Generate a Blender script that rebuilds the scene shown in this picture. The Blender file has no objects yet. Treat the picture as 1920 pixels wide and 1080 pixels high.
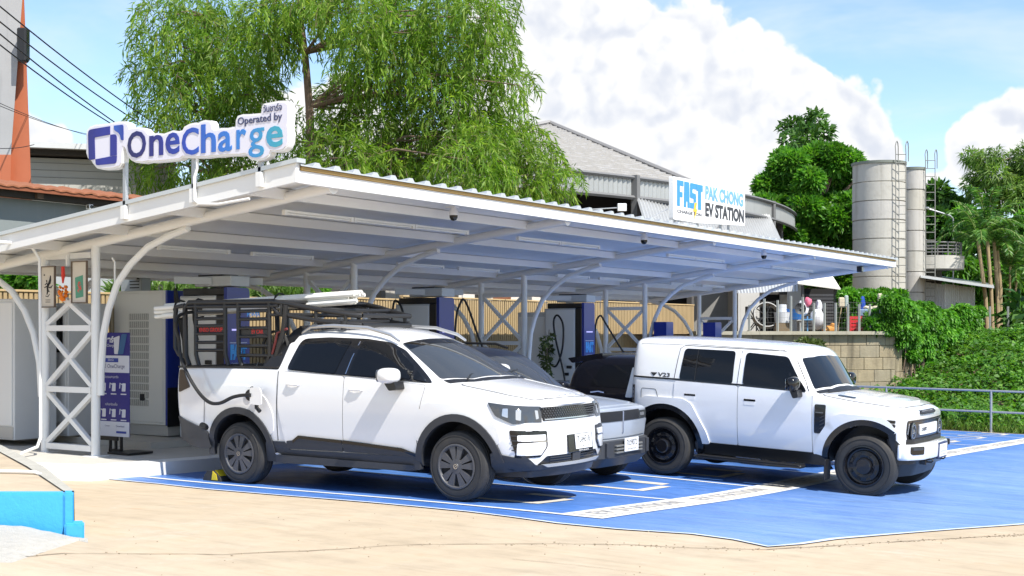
import bpy, bmesh, math, random
import numpy as np
from mathutils import Vector, Matrix
from mathutils.bvhtree import BVHTree
from mathutils.geometry import delaunay_2d_cdt
random.seed(7)
R = math.radians
S = bpy.context.scene
COL = S.collection
# ------------------------------------------------------------------ camera, sky, sun, exposure
YAW = math.atan2(1575, 2400)
camd = bpy.data.cameras.new('camera'); cam = bpy.data.objects.new('camera', camd); COL.objects.link(cam)
cam.location = (0, 0, 1.765); cam.rotation_euler = (R(90), 0, YAW)
camd.sensor_width = 36; camd.lens = 45.0; camd.shift_y = 82 / 1920; camd.clip_end = 3000; camd.clip_start = .1
S.camera = cam
SUN = Vector((.74, -.22, 1.0)).normalized()
world = bpy.data.worlds.new('World'); S.world = world; world.use_nodes = True
S.view_settings.view_transform = 'Standard'; S.view_settings.look = 'None'
S.view_settings.gamma = 1; S.view_settings.use_curve_mapping = False
S.view_settings.exposure = 1.1
sund = bpy.data.lights.new('sun', 'SUN'); sund.energy = 3.3; sund.angle = R(.5); sund.color = (1, .95, .87)
sun = bpy.data.objects.new('sun', sund); COL.objects.link(sun); sun.location = (0, 0, 60)
sun.rotation_euler = (-SUN).to_track_quat('-Z', 'Y').to_euler()
S.cycles.max_bounces = 6; S.cycles.diffuse_bounces = 4; S.cycles.glossy_bounces = 3; S.cycles.transparent_max_bounces = 8
S.cycles.caustics_reflective = False; S.cycles.caustics_refractive = False

class NT:
    def __init__(s, nt): s.nt = nt; s.n = nt.nodes; s.l = nt.links; s.n.clear()
    def a(s, t, **k):
        n = s.n.new(t)
        for q, v in k.items():
            if q == 'i':
                for i, x in v.items():
                    if isinstance(x, bpy.types.NodeSocket): s.l.new(x, n.inputs[i])
                    else: n.inputs[i].default_value = x
            else: setattr(n, q, v)
        return n
    def m(s, op, a, b=0.0, c=0.0, clamp=False):
        return s.a('ShaderNodeMath', operation=op, use_clamp=clamp, i={0: a, 1: b, 2: c}).outputs[0]
    def mix(s, f, a, b, bt='MIX'):
        n = s.a('ShaderNodeMix', data_type='RGBA', blend_type=bt, i={0: f, 6: a, 7: b}); return n.outputs[2]
    def ramp(s, f, pts):
        n = s.a('ShaderNodeValToRGB', i={0: f}); cr = n.color_ramp
        while len(cr.elements) < len(pts): cr.elements.new(.5)
        for e, (p, c) in zip(cr.elements, pts):
            e.position = p; e.color = (c, c, c, 1) if isinstance(c, (int, float)) else (*c, 1)
        return n.outputs[0]
    def noise(s, vec, sc, det=4, rough=.55, dist=0.0):
        return s.a('ShaderNodeTexNoise', i={'Vector': vec, 'Scale': sc, 'Detail': det, 'Roughness': rough, 'Distortion': dist}).outputs[0]
    def sstep(s, x, a, b):
        return s.a('ShaderNodeMapRange', interpolation_type='SMOOTHSTEP', i={0: x, 1: a, 2: b, 3: 0.0, 4: 1.0}).outputs[0]

def build_sky():
    t = NT(world.node_tree)
    sky = t.a('ShaderNodeTexSky', sky_type='NISHITA', sun_disc=False, sun_elevation=math.asin(SUN.z),
              sun_rotation=math.atan2(SUN.x, SUN.y), air_density=1.0, dust_density=.05, ozone_density=3.0)
    tc = t.a('ShaderNodeTexCoord'); g = tc.outputs['Generated']
    nrm = t.a('ShaderNodeVectorMath', operation='NORMALIZE', i={0: g}).outputs[0]
    n1 = t.noise(nrm, 9, 6, .58)
    n2 = t.noise(nrm, 34, 7, .62)
    n0 = t.noise(nrm, 3.2, 5, .5)
    # heaped cumulus: rounded masses, each given by a direction (azimuth right of the view axis, elevation) and an angular radius
    field = None
    def d(az, el):
        a = R(az) - YAW; return (math.sin(a) * math.cos(R(el)), math.cos(a) * math.cos(R(el)), math.sin(R(el)))
    heaps = [(1.5, 9.5, 4.6), (4.4, 12.0, 3.6), (7.8, 10.8, 4.0), (10.8, 9.0, 4.0), (13.4, 8.2, 3.4), (15.3, 6.6, 2.7), (17, 5.2, 2.2), (9.5, 5, 5.6), (3.0, 4.4, 5.2), (0.4, 13.4, 2.6),
             (20.8, 7.5, 2.6), (22.7, 7.0, 2.6), (24, 5, 3), (-20.6, 6.6, 2.6), (-22.4, 5, 3.2), (-17, 3, 3), (-8, 7, 5), (-3, 5, 4),
             (40, 9, 8), (58, 12, 9), (85, 14, 10), (120, 10, 9), (160, 13, 11), (200, 9, 9), (-50, 10, 8), (-75, 14, 10), (-110, 9, 9), (-140, 16, 10)]
    for az, el, r in heaps:
        dn = t.a('ShaderNodeVectorMath', operation='DISTANCE', i={0: nrm, 1: d(az, el)}).outputs['Value']
        f = t.m('SUBTRACT', 1.0, t.m('DIVIDE', dn, R(r)))
        field = f if field is None else t.m('SMOOTH_MAX', field, f, .12)
    def billow(vec):   # rounded heads of several sizes
        wob = t.a('ShaderNodeVectorMath', operation='ADD', i={0: vec, 1: t.a('ShaderNodeVectorMath', operation='SCALE', i={0: t.a('ShaderNodeTexNoise', i={'Vector': vec, 'Scale': 22.0, 'Detail': 3.0}).outputs['Color'], 'Scale': .028}).outputs[0]}).outputs[0]
        v = t.a('ShaderNodeTexVoronoi', feature='F1', normalize=True, i={'Vector': wob, 'Scale': 19.0, 'Detail': 2.0, 'Roughness': .5, 'Lacunarity': 2.4}).outputs['Distance']
        return t.m('SUBTRACT', 1.0, t.m('MULTIPLY', v, 2.2))
    h0 = billow(nrm); h1 = billow(t.a('ShaderNodeVectorMath', operation='ADD', i={0: nrm, 1: (.0075, .0035, .011)}).outputs[0])
    puff = t.m('ADD', t.m('MULTIPLY', t.m('SUBTRACT', n1, .5), 1.1), t.m('MULTIPLY', t.m('SUBTRACT', h0, .42), .60))
    dens = t.m('ADD', field, puff)
    cum = t.sstep(dens, -.02, .10)
    # thin high veil over everything
    sep = t.a('ShaderNodeSeparateXYZ', i={0: nrm}); z = sep.outputs[2]
    st = t.a('ShaderNodeCombineXYZ', i={0: t.m('DIVIDE', sep.outputs[0], t.m('ADD', t.m('ABSOLUTE', z), .16)), 1: t.m('DIVIDE', sep.outputs[1], t.m('ADD', t.m('ABSOLUTE', z), .16)), 2: 0.0}).outputs[0]
    veil = t.m('MULTIPLY', t.sstep(t.noise(st, 1.5, 5, .62, .4), .38, .76), .6)
    # lit tops against greyer folds and bases of the same clouds
    sh = t.m('ADD', t.m('MULTIPLY', n1, .55), t.m('MULTIPLY', n0, .5))
    fold = t.m('MULTIPLY', t.m('SUBTRACT', h1, h0), 1.5)
    shade = t.m('MULTIPLY', t.sstep(t.m('ADD', t.m('MULTIPLY', t.m('SUBTRACT', sh, .56), 3.0), fold), -.22, .60), t.sstep(dens, .0, .30))
    ccol = t.mix(shade, (4.9, 4.9, 4.88, 1), (3.55, 3.75, 4.2, 1))
    base = t.mix(t.m('MULTIPLY', veil, 1.0), sky.outputs[0], (4.2, 4.6, 5.4, 1))
    col = t.mix(cum, base, ccol)
    lowh = t.sstep(z, -.06, .0)
    col = t.mix(lowh, (1.6, 1.5, 1.3, 1), col)
    bg = t.a('ShaderNodeBackground', i={0: col, 1: .102})
    out = t.a('ShaderNodeOutputWorld', i={0: bg.outputs[0]})
build_sky()

# ------------------------------------------------------------------ materials
MATS = {}
def M(name, col, rough=.5, metal=0.0, var=0.0, scale=4.0, bump=0.0, bscale=None, coat=0.0, spec=.5, streak=0.0, streakcol=(.05, .04, .03), dirt=0.0, em=None, trans=0.0, detail=6, sfreq=6.0):
    if name in MATS: return MATS[name]
    m = bpy.data.materials.new(name); m.use_nodes = True; t = NT(m.node_tree)
    b = t.a('ShaderNodeBsdfPrincipled', i={'Roughness': rough, 'Metallic': metal, 'Coat Weight': coat, 'Coat Roughness': .05, 'Specular IOR Level': spec})
    c4 = (*col, 1); b.inputs['Base Color'].default_value = c4
    if var or bump or streak or dirt:
        tc = t.a('ShaderNodeTexCoord').outputs['Object']
        src = None
        if var:
            n = t.noise(tc, scale, detail, .6)
            src = t.mix(n, tuple(max(0, x * (1 - var)) for x in col) + (1,), tuple(x * (1 + var) for x in col) + (1,))
        if streak:
            mp = t.a('ShaderNodeMapping', i={0: tc, 3: (sfreq, sfreq, sfreq * .058)}).outputs[0]
            n = t.sstep(t.noise(mp, 1.6, 7, .65), .52, .78)
            src = t.mix(t.m('MULTIPLY', n, streak), src if src else c4, (*streakcol, 1))
        if dirt:
            n = t.sstep(t.noise(tc, 2.3, 8, .7), .48, .8)
            src = t.mix(t.m('MULTIPLY', n, dirt), src if src else c4, (.16, .13, .09, 1))
        if src: t.l.new(src, b.inputs['Base Color'])
        if bump:
            bn = t.a('ShaderNodeBump', i={'Strength': min(1, bump), 'Distance': .02, 'Height': t.noise(tc, bscale or scale * 6, 6, .6)})
            t.l.new(bn.outputs[0], b.inputs['Normal'])
    if em:
        b.inputs['Emission Color'].default_value = (*em[0], 1); b.inputs['Emission Strength'].default_value = em[1]
    t.a('ShaderNodeOutputMaterial', i={0: b.outputs[0]})
    MATS[name] = m; return m

def leafmat(name, c1, c2, c3=None, trans=.35, rough=.5):
    if name in MATS: return MATS[name]
    m = bpy.data.materials.new(name); m.use_nodes = True; t = NT(m.node_tree)
    rnd = t.a('ShaderNodeNewGeometry').outputs['Random Per Island']
    pts = [(0, c1), (.6, c2), (1, c3 or c2)]
    col = t.ramp(rnd, pts)
    tc = t.a('ShaderNodeTexCoord').outputs['Object']
    n = t.noise(tc, .9, 3, .5)
    col = t.mix(1.0, col, t.ramp(n, [(.3, .6), (.7, 1.3)]), 'MULTIPLY')
    d = t.a('ShaderNodeBsdfPrincipled', i={'Base Color': col, 'Roughness': rough, 'Specular IOR Level': .35})
    tr = t.a('ShaderNodeBsdfTranslucent', i={0: t.mix(1.0, col, (1.25, 1.35, .5, 1), 'MULTIPLY')})
    mx = t.a('ShaderNodeMixShader', i={0: trans, 1: d.outputs[0], 2: tr.outputs[0]})
    t.a('ShaderNodeOutputMaterial', i={0: mx.outputs[0]})
    MATS[name] = m; return m

paint = M('white_car_paint', (.78, .78, .78), .20, coat=1.0, var=.02, scale=.8)
silver = M('silver_blue_car_paint', (.40, .44, .50), .28, metal=.2, coat=.7)
blackpaint = M('black_car_paint', (.006, .006, .009), .22, coat=.3, spec=.25)
plastic = M('dark_plastic', (.035, .037, .042), .55, var=.15, scale=9)
plastic2 = M('black_plastic', (.012, .012, .013), .45)
gloss = M('gloss_black', (.008, .008, .009), .12)
glass = M('tinted_glass', (.006, .007, .009), .03, spec=.32)
wsglass = M('windscreen_glass', (.045, .05, .055), .03, spec=.8)
gap = M('panel_gap', (.02, .02, .02), .8)
chrome = M('bright_trim', (.7, .7, .72), .18, metal=1)
lampglass = M('lamp_glass', (.055, .06, .065), .06, spec=.8)
ledwhite = M('lamp_reflector', (.62, .64, .66), .15, metal=.7)
rubber = M('tyre_rubber', (.030, .029, .028), .72, var=.3, scale=11, dirt=.25)
rimgrey = M('grey_wheel_plastic', (.075, .075, .08), .42, var=.1)
rimblack = M('black_wheel_metal', (.010, .010, .012), .18)
steelw = M('white_painted_steel', (.80, .80, .78), .42, var=.05, scale=2, dirt=.05)
white = M('white_sheet', (.82, .82, .82), .4)
text_black = M('black_lettering', (.02, .02, .022), .5)
redtext = M('red_lettering', (.6, .02, .02), .5)
blackmetal = M('black_rack_steel', (.016, .016, .017), .42)
galv = M('galvanised_steel', (.42, .43, .44), .42, metal=.6, var=.15, scale=6)
cabinetm = M('pale_grey_cabinet', (.74, .74, .70), .5, var=.03, scale=2)
chargerblue = M('charger_blue', (.012, .032, .26), .32, coat=.2)
chargerblack = M('charger_black', (.012, .012, .014), .35)
cablem = M('black_cable', (.012, .012, .012), .55)

# ------------------------------------------------------------------ mesh helpers
def put(o, parent=None):
    COL.objects.link(o)
    if parent: o.parent = parent
    return o
def tag(o, label=None, cat=None, group=None, kind=None):
    if label: o['label'] = label
    if cat: o['category'] = cat
    if group: o['group'] = group
    if kind: o['kind'] = kind
    return o
def thing(name, label, cat, loc=(0, 0, 0), rz=0, group=None, ry=0):
    o = bpy.data.objects.new(name, None); o.empty_display_size = .2
    o.location = loc; o.rotation_euler = (0, ry, rz)
    put(o); return tag(o, label, cat, group)
def dup(root, loc=None, rz=None, label=None):
    r = root.copy(); COL.objects.link(r)
    if loc is not None: r.location = loc
    if rz is not None: r.rotation_euler = (r.rotation_euler[0], r.rotation_euler[1], rz)
    if label: r['label'] = label
    for ch in list(root.children):
        c = ch.copy(); COL.objects.link(c); c.parent = r
        for gch in list(ch.children):
            q = gch.copy(); COL.objects.link(q); q.parent = c
    return r

class MB:
    def __init__(s): s.b = bmesh.new()
    def box(s, lo, hi, bev=0.0, mat=None, seg=1):
        lo = Vector(lo); hi = Vector(hi); c = (lo + hi) / 2; d = hi - lo
        mm = Matrix.Translation(c) @ Matrix.Diagonal((d.x, d.y, d.z, 1))
        if mat is not None: mm = mat @ mm
        r = bmesh.ops.create_cube(s.b, size=1, matrix=mm)
        if bev:
            es = list({e for v in r['verts'] for e in v.link_edges})
            bmesh.ops.bevel(s.b, geom=es, offset=bev, segments=seg, affect='EDGES', profile=.5)
        return s
    def tube(s, pts, r, n=8, closed=False, cap=True):
        pts = [Vector(p) for p in pts]; N = len(pts)
        rs = r if isinstance(r, (list, tuple)) else [r] * N
        up = None; rings = []
        for i, p in enumerate(pts):
            if closed: t = pts[(i + 1) % N] - pts[i - 1]
            else: t = pts[min(i + 1, N - 1)] - pts[max(i - 1, 0)]
            if t.length < 1e-9: t = Vector((0, 0, 1))
            t.normalize()
            if up is None: up = Vector((0, 0, 1)) if abs(t.z) < .9 else Vector((1, 0, 0))
            x = t.cross(up)
            if x.length < 1e-6: x = t.orthogonal()
            x.normalize(); y = x.cross(t).normalized(); up = y
            rings.append([s.b.verts.new(p + (x * math.cos(2 * math.pi * k / n) + y * math.sin(2 * math.pi * k / n)) * rs[i]) for k in range(n)])
        for i in range(N if closed else N - 1):
            A = rings[i]; B = rings[(i + 1) % N]
            for k in range(n): s.b.faces.new((A[k], A[(k + 1) % n], B[(k + 1) % n], B[k]))
        if cap and not closed:
            s.b.faces.new(rings[0][::-1]); s.b.faces.new(rings[-1])
        return s
    def bar(s, a, b, w, h=None, up=(0, 0, 1)):
        a = Vector(a); b = Vector(b); t = (b - a).normalized(); h = h or w
        u = Vector(up)
        if abs(t.dot(u)) > .99: u = Vector((1, 0, 0))
        x = t.cross(u).normalized(); y = x.cross(t)
        q = [(-1, -1), (1, -1), (1, 1), (-1, 1)]
        A = [s.b.verts.new(a + x * i * w / 2 + y * j * h / 2) for i, j in q]; B = [s.b.verts.new(b + x * i * w / 2 + y * j * h / 2) for i, j in q]
        for k in range(4): s.b.faces.new((A[k], A[(k + 1) % 4], B[(k + 1) % 4], B[k]))
        s.b.faces.new(A[::-1]); s.b.faces.new(B); return s
    def lathe(s, prof, n=24, mat=Matrix.Identity(4), a0=0, a1=2 * math.pi, closed=False):
        full = abs(a1 - a0 - 2 * math.pi) < 1e-6; cnt = n if full else n + 1
        rings = []
        for k in range(cnt):
            a = a0 + (a1 - a0) * k / n
            rings.append([s.b.verts.new(mat @ Vector((r * math.cos(a), r * math.sin(a), h))) for r, h in prof])
        L = len(prof)
        for k in range(n):
            A = rings[k]; B = rings[(k + 1) % cnt]
            for j in range(L if closed else L - 1):
                try: s.b.faces.new((A[j], B[j], B[(j + 1) % L], A[(j + 1) % L]))
                except ValueError: pass
        return s
    def prism(s, poly, f, t0, t1):
        A = [s.b.verts.new(f(a, b, t0)) for a, b in poly]; B = [s.b.verts.new(f(a, b, t1)) for a, b in poly]
        n = len(poly)
        for k in range(n): s.b.faces.new((A[k], A[(k + 1) % n], B[(k + 1) % n], B[k]))
        s.b.faces.new(A[::-1]); s.b.faces.new(B); return s
    def quad(s, *p):
        s.b.faces.new([s.b.verts.new(q) for q in p]); return s
    def grid(s, f, nu, nv):
        V = [[s.b.verts.new(f(i / nu, j / nv)) for j in range(nv + 1)] for i in range(nu + 1)]
        for i in range(nu):
            for j in range(nv): s.b.faces.new((V[i][j], V[i + 1][j], V[i + 1][j + 1], V[i][j + 1]))
        return s
    def build(s, name, mat, parent=None, ang=35, flat=False, fixn=True):
        b = s.b
        if fixn: bmesh.ops.recalc_face_normals(b, faces=b.faces)
        if not flat:
            for f in b.faces: f.smooth = True
            for e in b.edges:
                if len(e.link_faces) == 2 and e.calc_face_angle(0) > R(ang): e.smooth = False
        m = bpy.data.meshes.new(name); b.to_mesh(m); b.free()
        for q in (mat if isinstance(mat, (list, tuple)) else [mat]): m.materials.append(q)
        return put(bpy.data.objects.new(name, m), parent)

def rp(pts, r=.03, n=4):
    """rounded polygon; pts (a,b) or (a,b,radius)"""
    out = []; N = len(pts)
    for i in range(N):
        p = Vector(pts[i][:2]); a = Vector(pts[i - 1][:2]); c = Vector(pts[(i + 1) % N][:2])
        rr = pts[i][2] if len(pts[i]) > 2 else r
        da = (a - p); dc = (c - p); k = min(rr, da.length * .45, dc.length * .45)
        if k < 1e-4: out.append((p.x, p.y)); continue
        A = p + da.normalized() * k; B = p + dc.normalized() * k
        for j in range(n + 1):
            t = j / n; q = A * (1 - t) ** 2 + p * 2 * t * (1 - t) + B * t * t
            out.append((q.x, q.y))
    return out
def arc(cx, cz, r, a0, a1, n=14):
    return [(cx + r * math.cos(R(a0 + (a1 - a0) * k / n)), cz + r * math.sin(R(a0 + (a1 - a0) * k / n))) for k in range(n + 1)]
def tri(poly, step):
    n = len(poly); xs = [p[0] for p in poly]; ys = [p[1] for p in poly]
    vs = []; 
    for i in range(n):          # subdivide long edges
        a = Vector(poly[i]); b = Vector(poly[(i + 1) % n]); k = max(1, int((b - a).length / step))
        for j in range(k): vs.append(a.lerp(b, j / k))
    nb = len(vs)
    def inside(x, y):
        c = False
        for i in range(n):
            x1, y1 = poly[i]; x2, y2 = poly[i - 1]
            if (y1 > y) != (y2 > y) and x < (x2 - x1) * (y - y1) / (y2 - y1) + x1: c = not c
        return c
    x = min(xs) + step * .5
    while x < max(xs):
        y = min(ys) + step * .5
        while y < max(ys):
            if inside(x, y) and min((Vector((x, y)) - v).length for v in vs[:nb]) > step * .45: vs.append(Vector((x, y)))
            y += step
        x += step
    V, E, F, *_ = delaunay_2d_cdt(vs, [(i, (i + 1) % nb) for i in range(nb)], [list(range(nb))], 1, 1e-5)
    return V, F

def textmesh(body, size, extrude=0.0, offset=0.0, align='CENTER', spacing=1.0, sx=1.0):
    c = bpy.data.curves.new('lettering', 'FONT'); c.body = body; c.size = size; c.extrude = extrude; c.offset = offset
    c.align_x = align; c.align_y = 'CENTER'; c.space_character = spacing; c.resolution_u = 3
    o = bpy.data.objects.new('lettering', c); COL.objects.link(o)
    bpy.context.view_layer.update()
    m = bpy.data.meshes.new_from_object(o.evaluated_get(bpy.context.evaluated_depsgraph_get()))
    bpy.data.objects.remove(o); bpy.data.curves.remove(c)
    for v in m.vertices: v.co.x *= sx
    return m
def text(name, body, size, mat, mtx, parent=None, **k):
    m = textmesh(body, size, **k); m.transform(mtx); m.materials.clear(); m.materials.append(mat)
    return put(bpy.data.objects.new(name, m), parent)
def frame(origin, xd, yd):
    """matrix whose local x,y run along xd,yd at origin"""
    x = Vector(xd).normalized(); y = Vector(yd); y = (y - x * y.dot(x)).normalized(); z = x.cross(y)
    m = Matrix((x, y, z)).transposed().to_4x4(); m.translation = Vector(origin); return m
CAMR = Vector((math.cos(YAW), math.sin(YAW), 0)); CAMF = Vector((-math.sin(YAW), math.cos(YAW), 0))
def at(px, py, d):
    """point d metres in front of the viewpoint seen at photo pixel (px,py)"""
    p = CAMR * ((px - 960) / 2400 * d) + CAMF * d; p.z = 1.765 - (py - 622) / 2400 * d; return p
def gz(v, u):
    """height of the ground sheet: gentle fall along the row of bays with a slight twist"""
    dv = v - (-9.3 + (u - 10.74) * .614); du = u - 13.1
    return .278 - .011 * v - .036 * u - .0095 * 2.2 * math.tanh(dv / 2.2) * 3 * math.tanh(du / 3)
def PT(px, py, v):
    """point on the upright plane x = v seen at a photo pixel"""
    r = at(px, py, 1.0) - cam.location; return cam.location + r * (v / r.x)
# ------------------------------------------------------------------ ground, paving, paint
def ong(px, py, lift=0.0):
    """where the sight line through a photo pixel meets the ground sheet"""
    r = at(px, py, 1.0) - cam.location; t = 5.0
    for _ in range(60):
        p = cam.location + r * t; z = gz(p.x, p.y) + lift
        t = .5 * t + .5 * (z - 1.765) / r.z
    return cam.location + r * t
def build_ground_mats():
    m = bpy.data.materials.new('cream_concrete'); m.use_nodes = True; t = NT(m.node_tree)
    o = t.a('ShaderNodeTexCoord').outputs['Object']
    n1 = t.noise(o, .35, 6, .6); n2 = t.noise(o, 2.2, 8, .65)
    mp = t.a('ShaderNodeMapping', i={0: o, 2: (0, 0, YAW), 3: (.5, 3.2, 1)}).outputs[0]   # broom strokes run across
    n3 = t.noise(mp, 2.2, 9, .68); n4 = t.noise(o, 60, 4, .6)
    c = t.ramp(n1, [(.32, (.45, .36, .245)), (.5, (.50, .405, .285)), (.68, (.53, .44, .32))])
    c = t.mix(1.0, c, t.ramp(n2, [(.3, .86), (.55, 1.0), (.75, 1.06)]), 'MULTIPLY')
    c = t.mix(1.0, c, t.ramp(n3, [(.36, .90), (.50, 1.0), (.70, 1.04)]), 'MULTIPLY')
    c = t.mix(t.m('MULTIPLY', t.sstep(n2, .56, .74), .26), c, (.44, .22, .10, 1)); n8 = t.noise(o, .8, 9, .75)
    c = t.mix(t.m('MULTIPLY', t.sstep(n8, .54, .70), .30), c, (.30, .23, .15, 1)); c = t.mix(t.m('MULTIPLY', t.sstep(n8, .46, .30), .35), c, (.60, .54, .44, 1))
    c = t.mix(t.m('MULTIPLY', t.sstep(n4, .66, .76), .35), c, (.20, .15, .10, 1))
    b = t.a('ShaderNodeBsdfPrincipled', i={'Base Color': c, 'Roughness': .85, 'Specular IOR Level': .25})
    h = t.m('ADD', t.m('MULTIPLY', n3, .7), t.m('MULTIPLY', n4, .25))
    t.l.new(t.a('ShaderNodeBump', i={'Strength': .5, 'Distance': .012, 'Height': h}).outputs[0], b.inputs['Normal'])
    t.a('ShaderNodeOutputMaterial', i={0: b.outputs[0]}); MATS['cream_concrete'] = m
    m = bpy.data.materials.new('blue_paving_paint'); m.use_nodes = True; t = NT(m.node_tree)
    o = t.a('ShaderNodeTexCoord').outputs['Object']
    mp = t.a('ShaderNodeMapping', i={0: o, 2: (0, 0, YAW + .15), 3: (.7, 5.0, 1)}).outputs[0]
    n1 = t.noise(o, .6, 5, .6); n2 = t.noise(mp, 2.0, 9, .7); n3 = t.noise(o, 40, 5, .6); n5 = t.noise(o, 3.5, 8, .7)
    c = t.ramp(n1, [(.3, (.045, .150, .45)), (.7, (.080, .205, .54))])
    c = t.mix(1.0, c, t.ramp(n2, [(.34, .70), (.5, 1.0), (.68, 1.20)]), 'MULTIPLY')
    c = t.mix(t.m('MULTIPLY', t.sstep(n5, .52, .80), .40), c, (.28, .37, .56, 1))
    c = t.mix(t.m('MULTIPLY', t.sstep(n2, .66, .76), .30), c, (.20, .30, .62, 1))
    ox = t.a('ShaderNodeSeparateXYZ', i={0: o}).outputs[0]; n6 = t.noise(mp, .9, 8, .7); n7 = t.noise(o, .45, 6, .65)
    sky_sheen = t.m('MULTIPLY', t.sstep(t.m('ADD', ox, t.m('MULTIPLY', n7, 3.0)), -5.4, -2.6), t.ramp(n6, [(.30, .25), (.62, .85)]))
    c = t.mix(t.m('MULTIPLY', sky_sheen, .75), c, (.27, .40, .62, 1))           # glancing sheen of the sky painted in as paler blue towards the front
    tm = t.a('ShaderNodeMapping', i={0: o, 2: (0, 0, .55), 3: (.12, 2.6, 1)}).outputs[0]
    c = t.mix(t.m('MULTIPLY', t.sstep(t.noise(tm, 1.0, 6, .6), .58, .72), .28), c, (.03, .055, .16, 1))   # tyre sweeps
    b = t.a('ShaderNodeBsdfPrincipled', i={'Base Color': c, 'Roughness': t.ramp(n5, [(.3, .34), (.7, .55)]), 'Specular IOR Level': .7})
    h = t.m('ADD', t.m('MULTIPLY', n2, .8), t.m('MULTIPLY', n3, .2))
    t.l.new(t.a('ShaderNodeBump', i={'Strength': .35, 'Distance': .012, 'Height': h}).outputs[0], b.inputs['Normal'])
    t.a('ShaderNodeOutputMaterial', i={0: b.outputs[0]}); MATS['blue_paving_paint'] = m
build_ground_mats()
linewhite = M('line_paint_white', (.70, .71, .72), .6, var=.12, scale=7, dirt=.15)
linecream = M('line_paint_cream', (.62, .58, .50), .65, var=.14, scale=6, dirt=.2)
stencil = M('stencil_grey', (.30, .31, .35), .7, var=.3, scale=20)
soil = M('bare_soil', (.16, .115, .07), .95, var=.35, scale=1.5, bump=.6)
conc = M('white_kerb_concrete', (.70, .70, .68), .6, var=.06, scale=3, dirt=.12, bump=.1)
paleconc = M('pale_island_concrete', (.50, .48, .43), .8, var=.10, scale=2, dirt=.15, bump=.2)

g = MB(); E0 = 900
def rngs(a, b, s): return [a + (b - a) * i / s for i in range(s + 1)]
xs = [-E0, -300, -120] + rngs(-60, 30, 90) + [60, 150, E0]; ys = [-E0, -300, -100, -40] + rngs(-12, 60, 72) + [90, 200, 400, E0]
V = [[g.b.verts.new((x, y, gz(max(-30, min(20, x)), max(-10, min(45, y))) - (.15 if y > 34 else 0))) for y in ys] for x in xs]
for i in range(len(xs) - 1):
    for j in range(len(ys) - 1): g.b.faces.new((V[i][j], V[i + 1][j], V[i + 1][j + 1], V[i][j + 1]))
tag(g.build('ground', MATS['cream_concrete'], flat=False), kind='structure')

def sheet(name, poly, mat, lift, step=.5, th=0, kind='structure', parent=None):
    """a thin painted sheet that follows the ground"""
    Vv, F = tri(poly, step); b = MB(); vs = [b.b.verts.new((p[0], p[1], gz(p[0], p[1]) + lift)) for p in Vv]
    for f in F:
        try: b.b.faces.new([vs[i] for i in f])
        except ValueError: pass
    bmesh.ops.recalc_face_normals(b.b, faces=b.b.faces)
    if sum(f.normal.z for f in b.b.faces) < 0: bmesh.ops.reverse_faces(b.b, faces=b.b.faces)
    o = b.build(name, mat, parent, fixn=False)
    return tag(o, kind=kind) if kind else o
near = [(206, 899), (300, 908), (400, 918.5), (560, 932), (700, 943), (880, 960), (960, 970), (1050, 982), (1160, 993), (1300, 1002), (1380, 1013), (1440, 1026), (1495, 1021), (1560, 1011), (1700, 1000), (1800, 992), (1920, 983), (2200, 962)]
edge = [tuple(ong(*p))[:2] for p in near]
paving = edge + [(1.0, 33.55), (-12.3, 33.55), (-12.3, 10.2)]
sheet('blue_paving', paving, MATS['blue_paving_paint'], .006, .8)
# chalky overspill along the painted edge
L = []; Rr = []
for i, p in enumerate(edge):
    a = Vector(edge[max(i - 1, 0)]); c = Vector(edge[min(i + 1, len(edge) - 1)]); d = (c - a).normalized(); nn = Vector((d.y, -d.x))
    k = .035 + .03 * random.random(); L.append(tuple(Vector(p) + nn * k)); Rr.append(tuple(Vector(p) - nn * .012))
sheet('painted_edge', L + Rr[::-1], M('edge_paint_pale', (.55, .60, .70), .7, var=.2, scale=9), .010, .4)
def line(a, b, w, mat=None, lift=.012, name='bay_line'):
    a = Vector(a); b = Vector(b); d = (b - a).normalized(); n = Vector((-d.y, d.x)) * w / 2
    return sheet(name, [tuple(a + n), tuple(b + n), tuple(b - n), tuple(a - n)], mat or linewhite, lift, .6)
VW = -6.12
for k in range(11):
    u = 10.52 + 2.345 * k
    line((-11.9 if k else -12.25, u), (VW - .2, u), .085)
sheet('bay_front_band', [(VW - .24, 10.47), (VW + .26, 10.47), (VW + .26, 33.5), (VW - .24, 33.5)], linewhite, .012, .6)
sheet('bay_front_band', [(VW - .16, 10.6), (VW + .18, 10.6), (VW + .18, 33.4), (VW - .16, 33.4)], linecream, .016, .6)
for k in range(10):
    u = 11.7 + 2.345 * k
    m = textmesh('EV STATION', .30, sx=1.05, spacing=1.1)
    for v in m.vertices:
        x, y = VW - v.co.y, u + v.co.x; v.co = (x, y, gz(x, y) + .019)
    m.materials.append(stencil); tag(put(bpy.data.objects.new('stencil_lettering', m)), kind='structure')
    # mark painted in the mouth of each bay
    for (a, b, w) in (((-7.9, u - .45), (-7.1, u - .45), .13), ((-7.1, u - .50), (-7.1, u + .25), .14), ((-7.75, u + .45), (-7.2, u + .45), .22)):
        line(a, b, w, linecream, .012, 'bay_mark')

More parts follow.
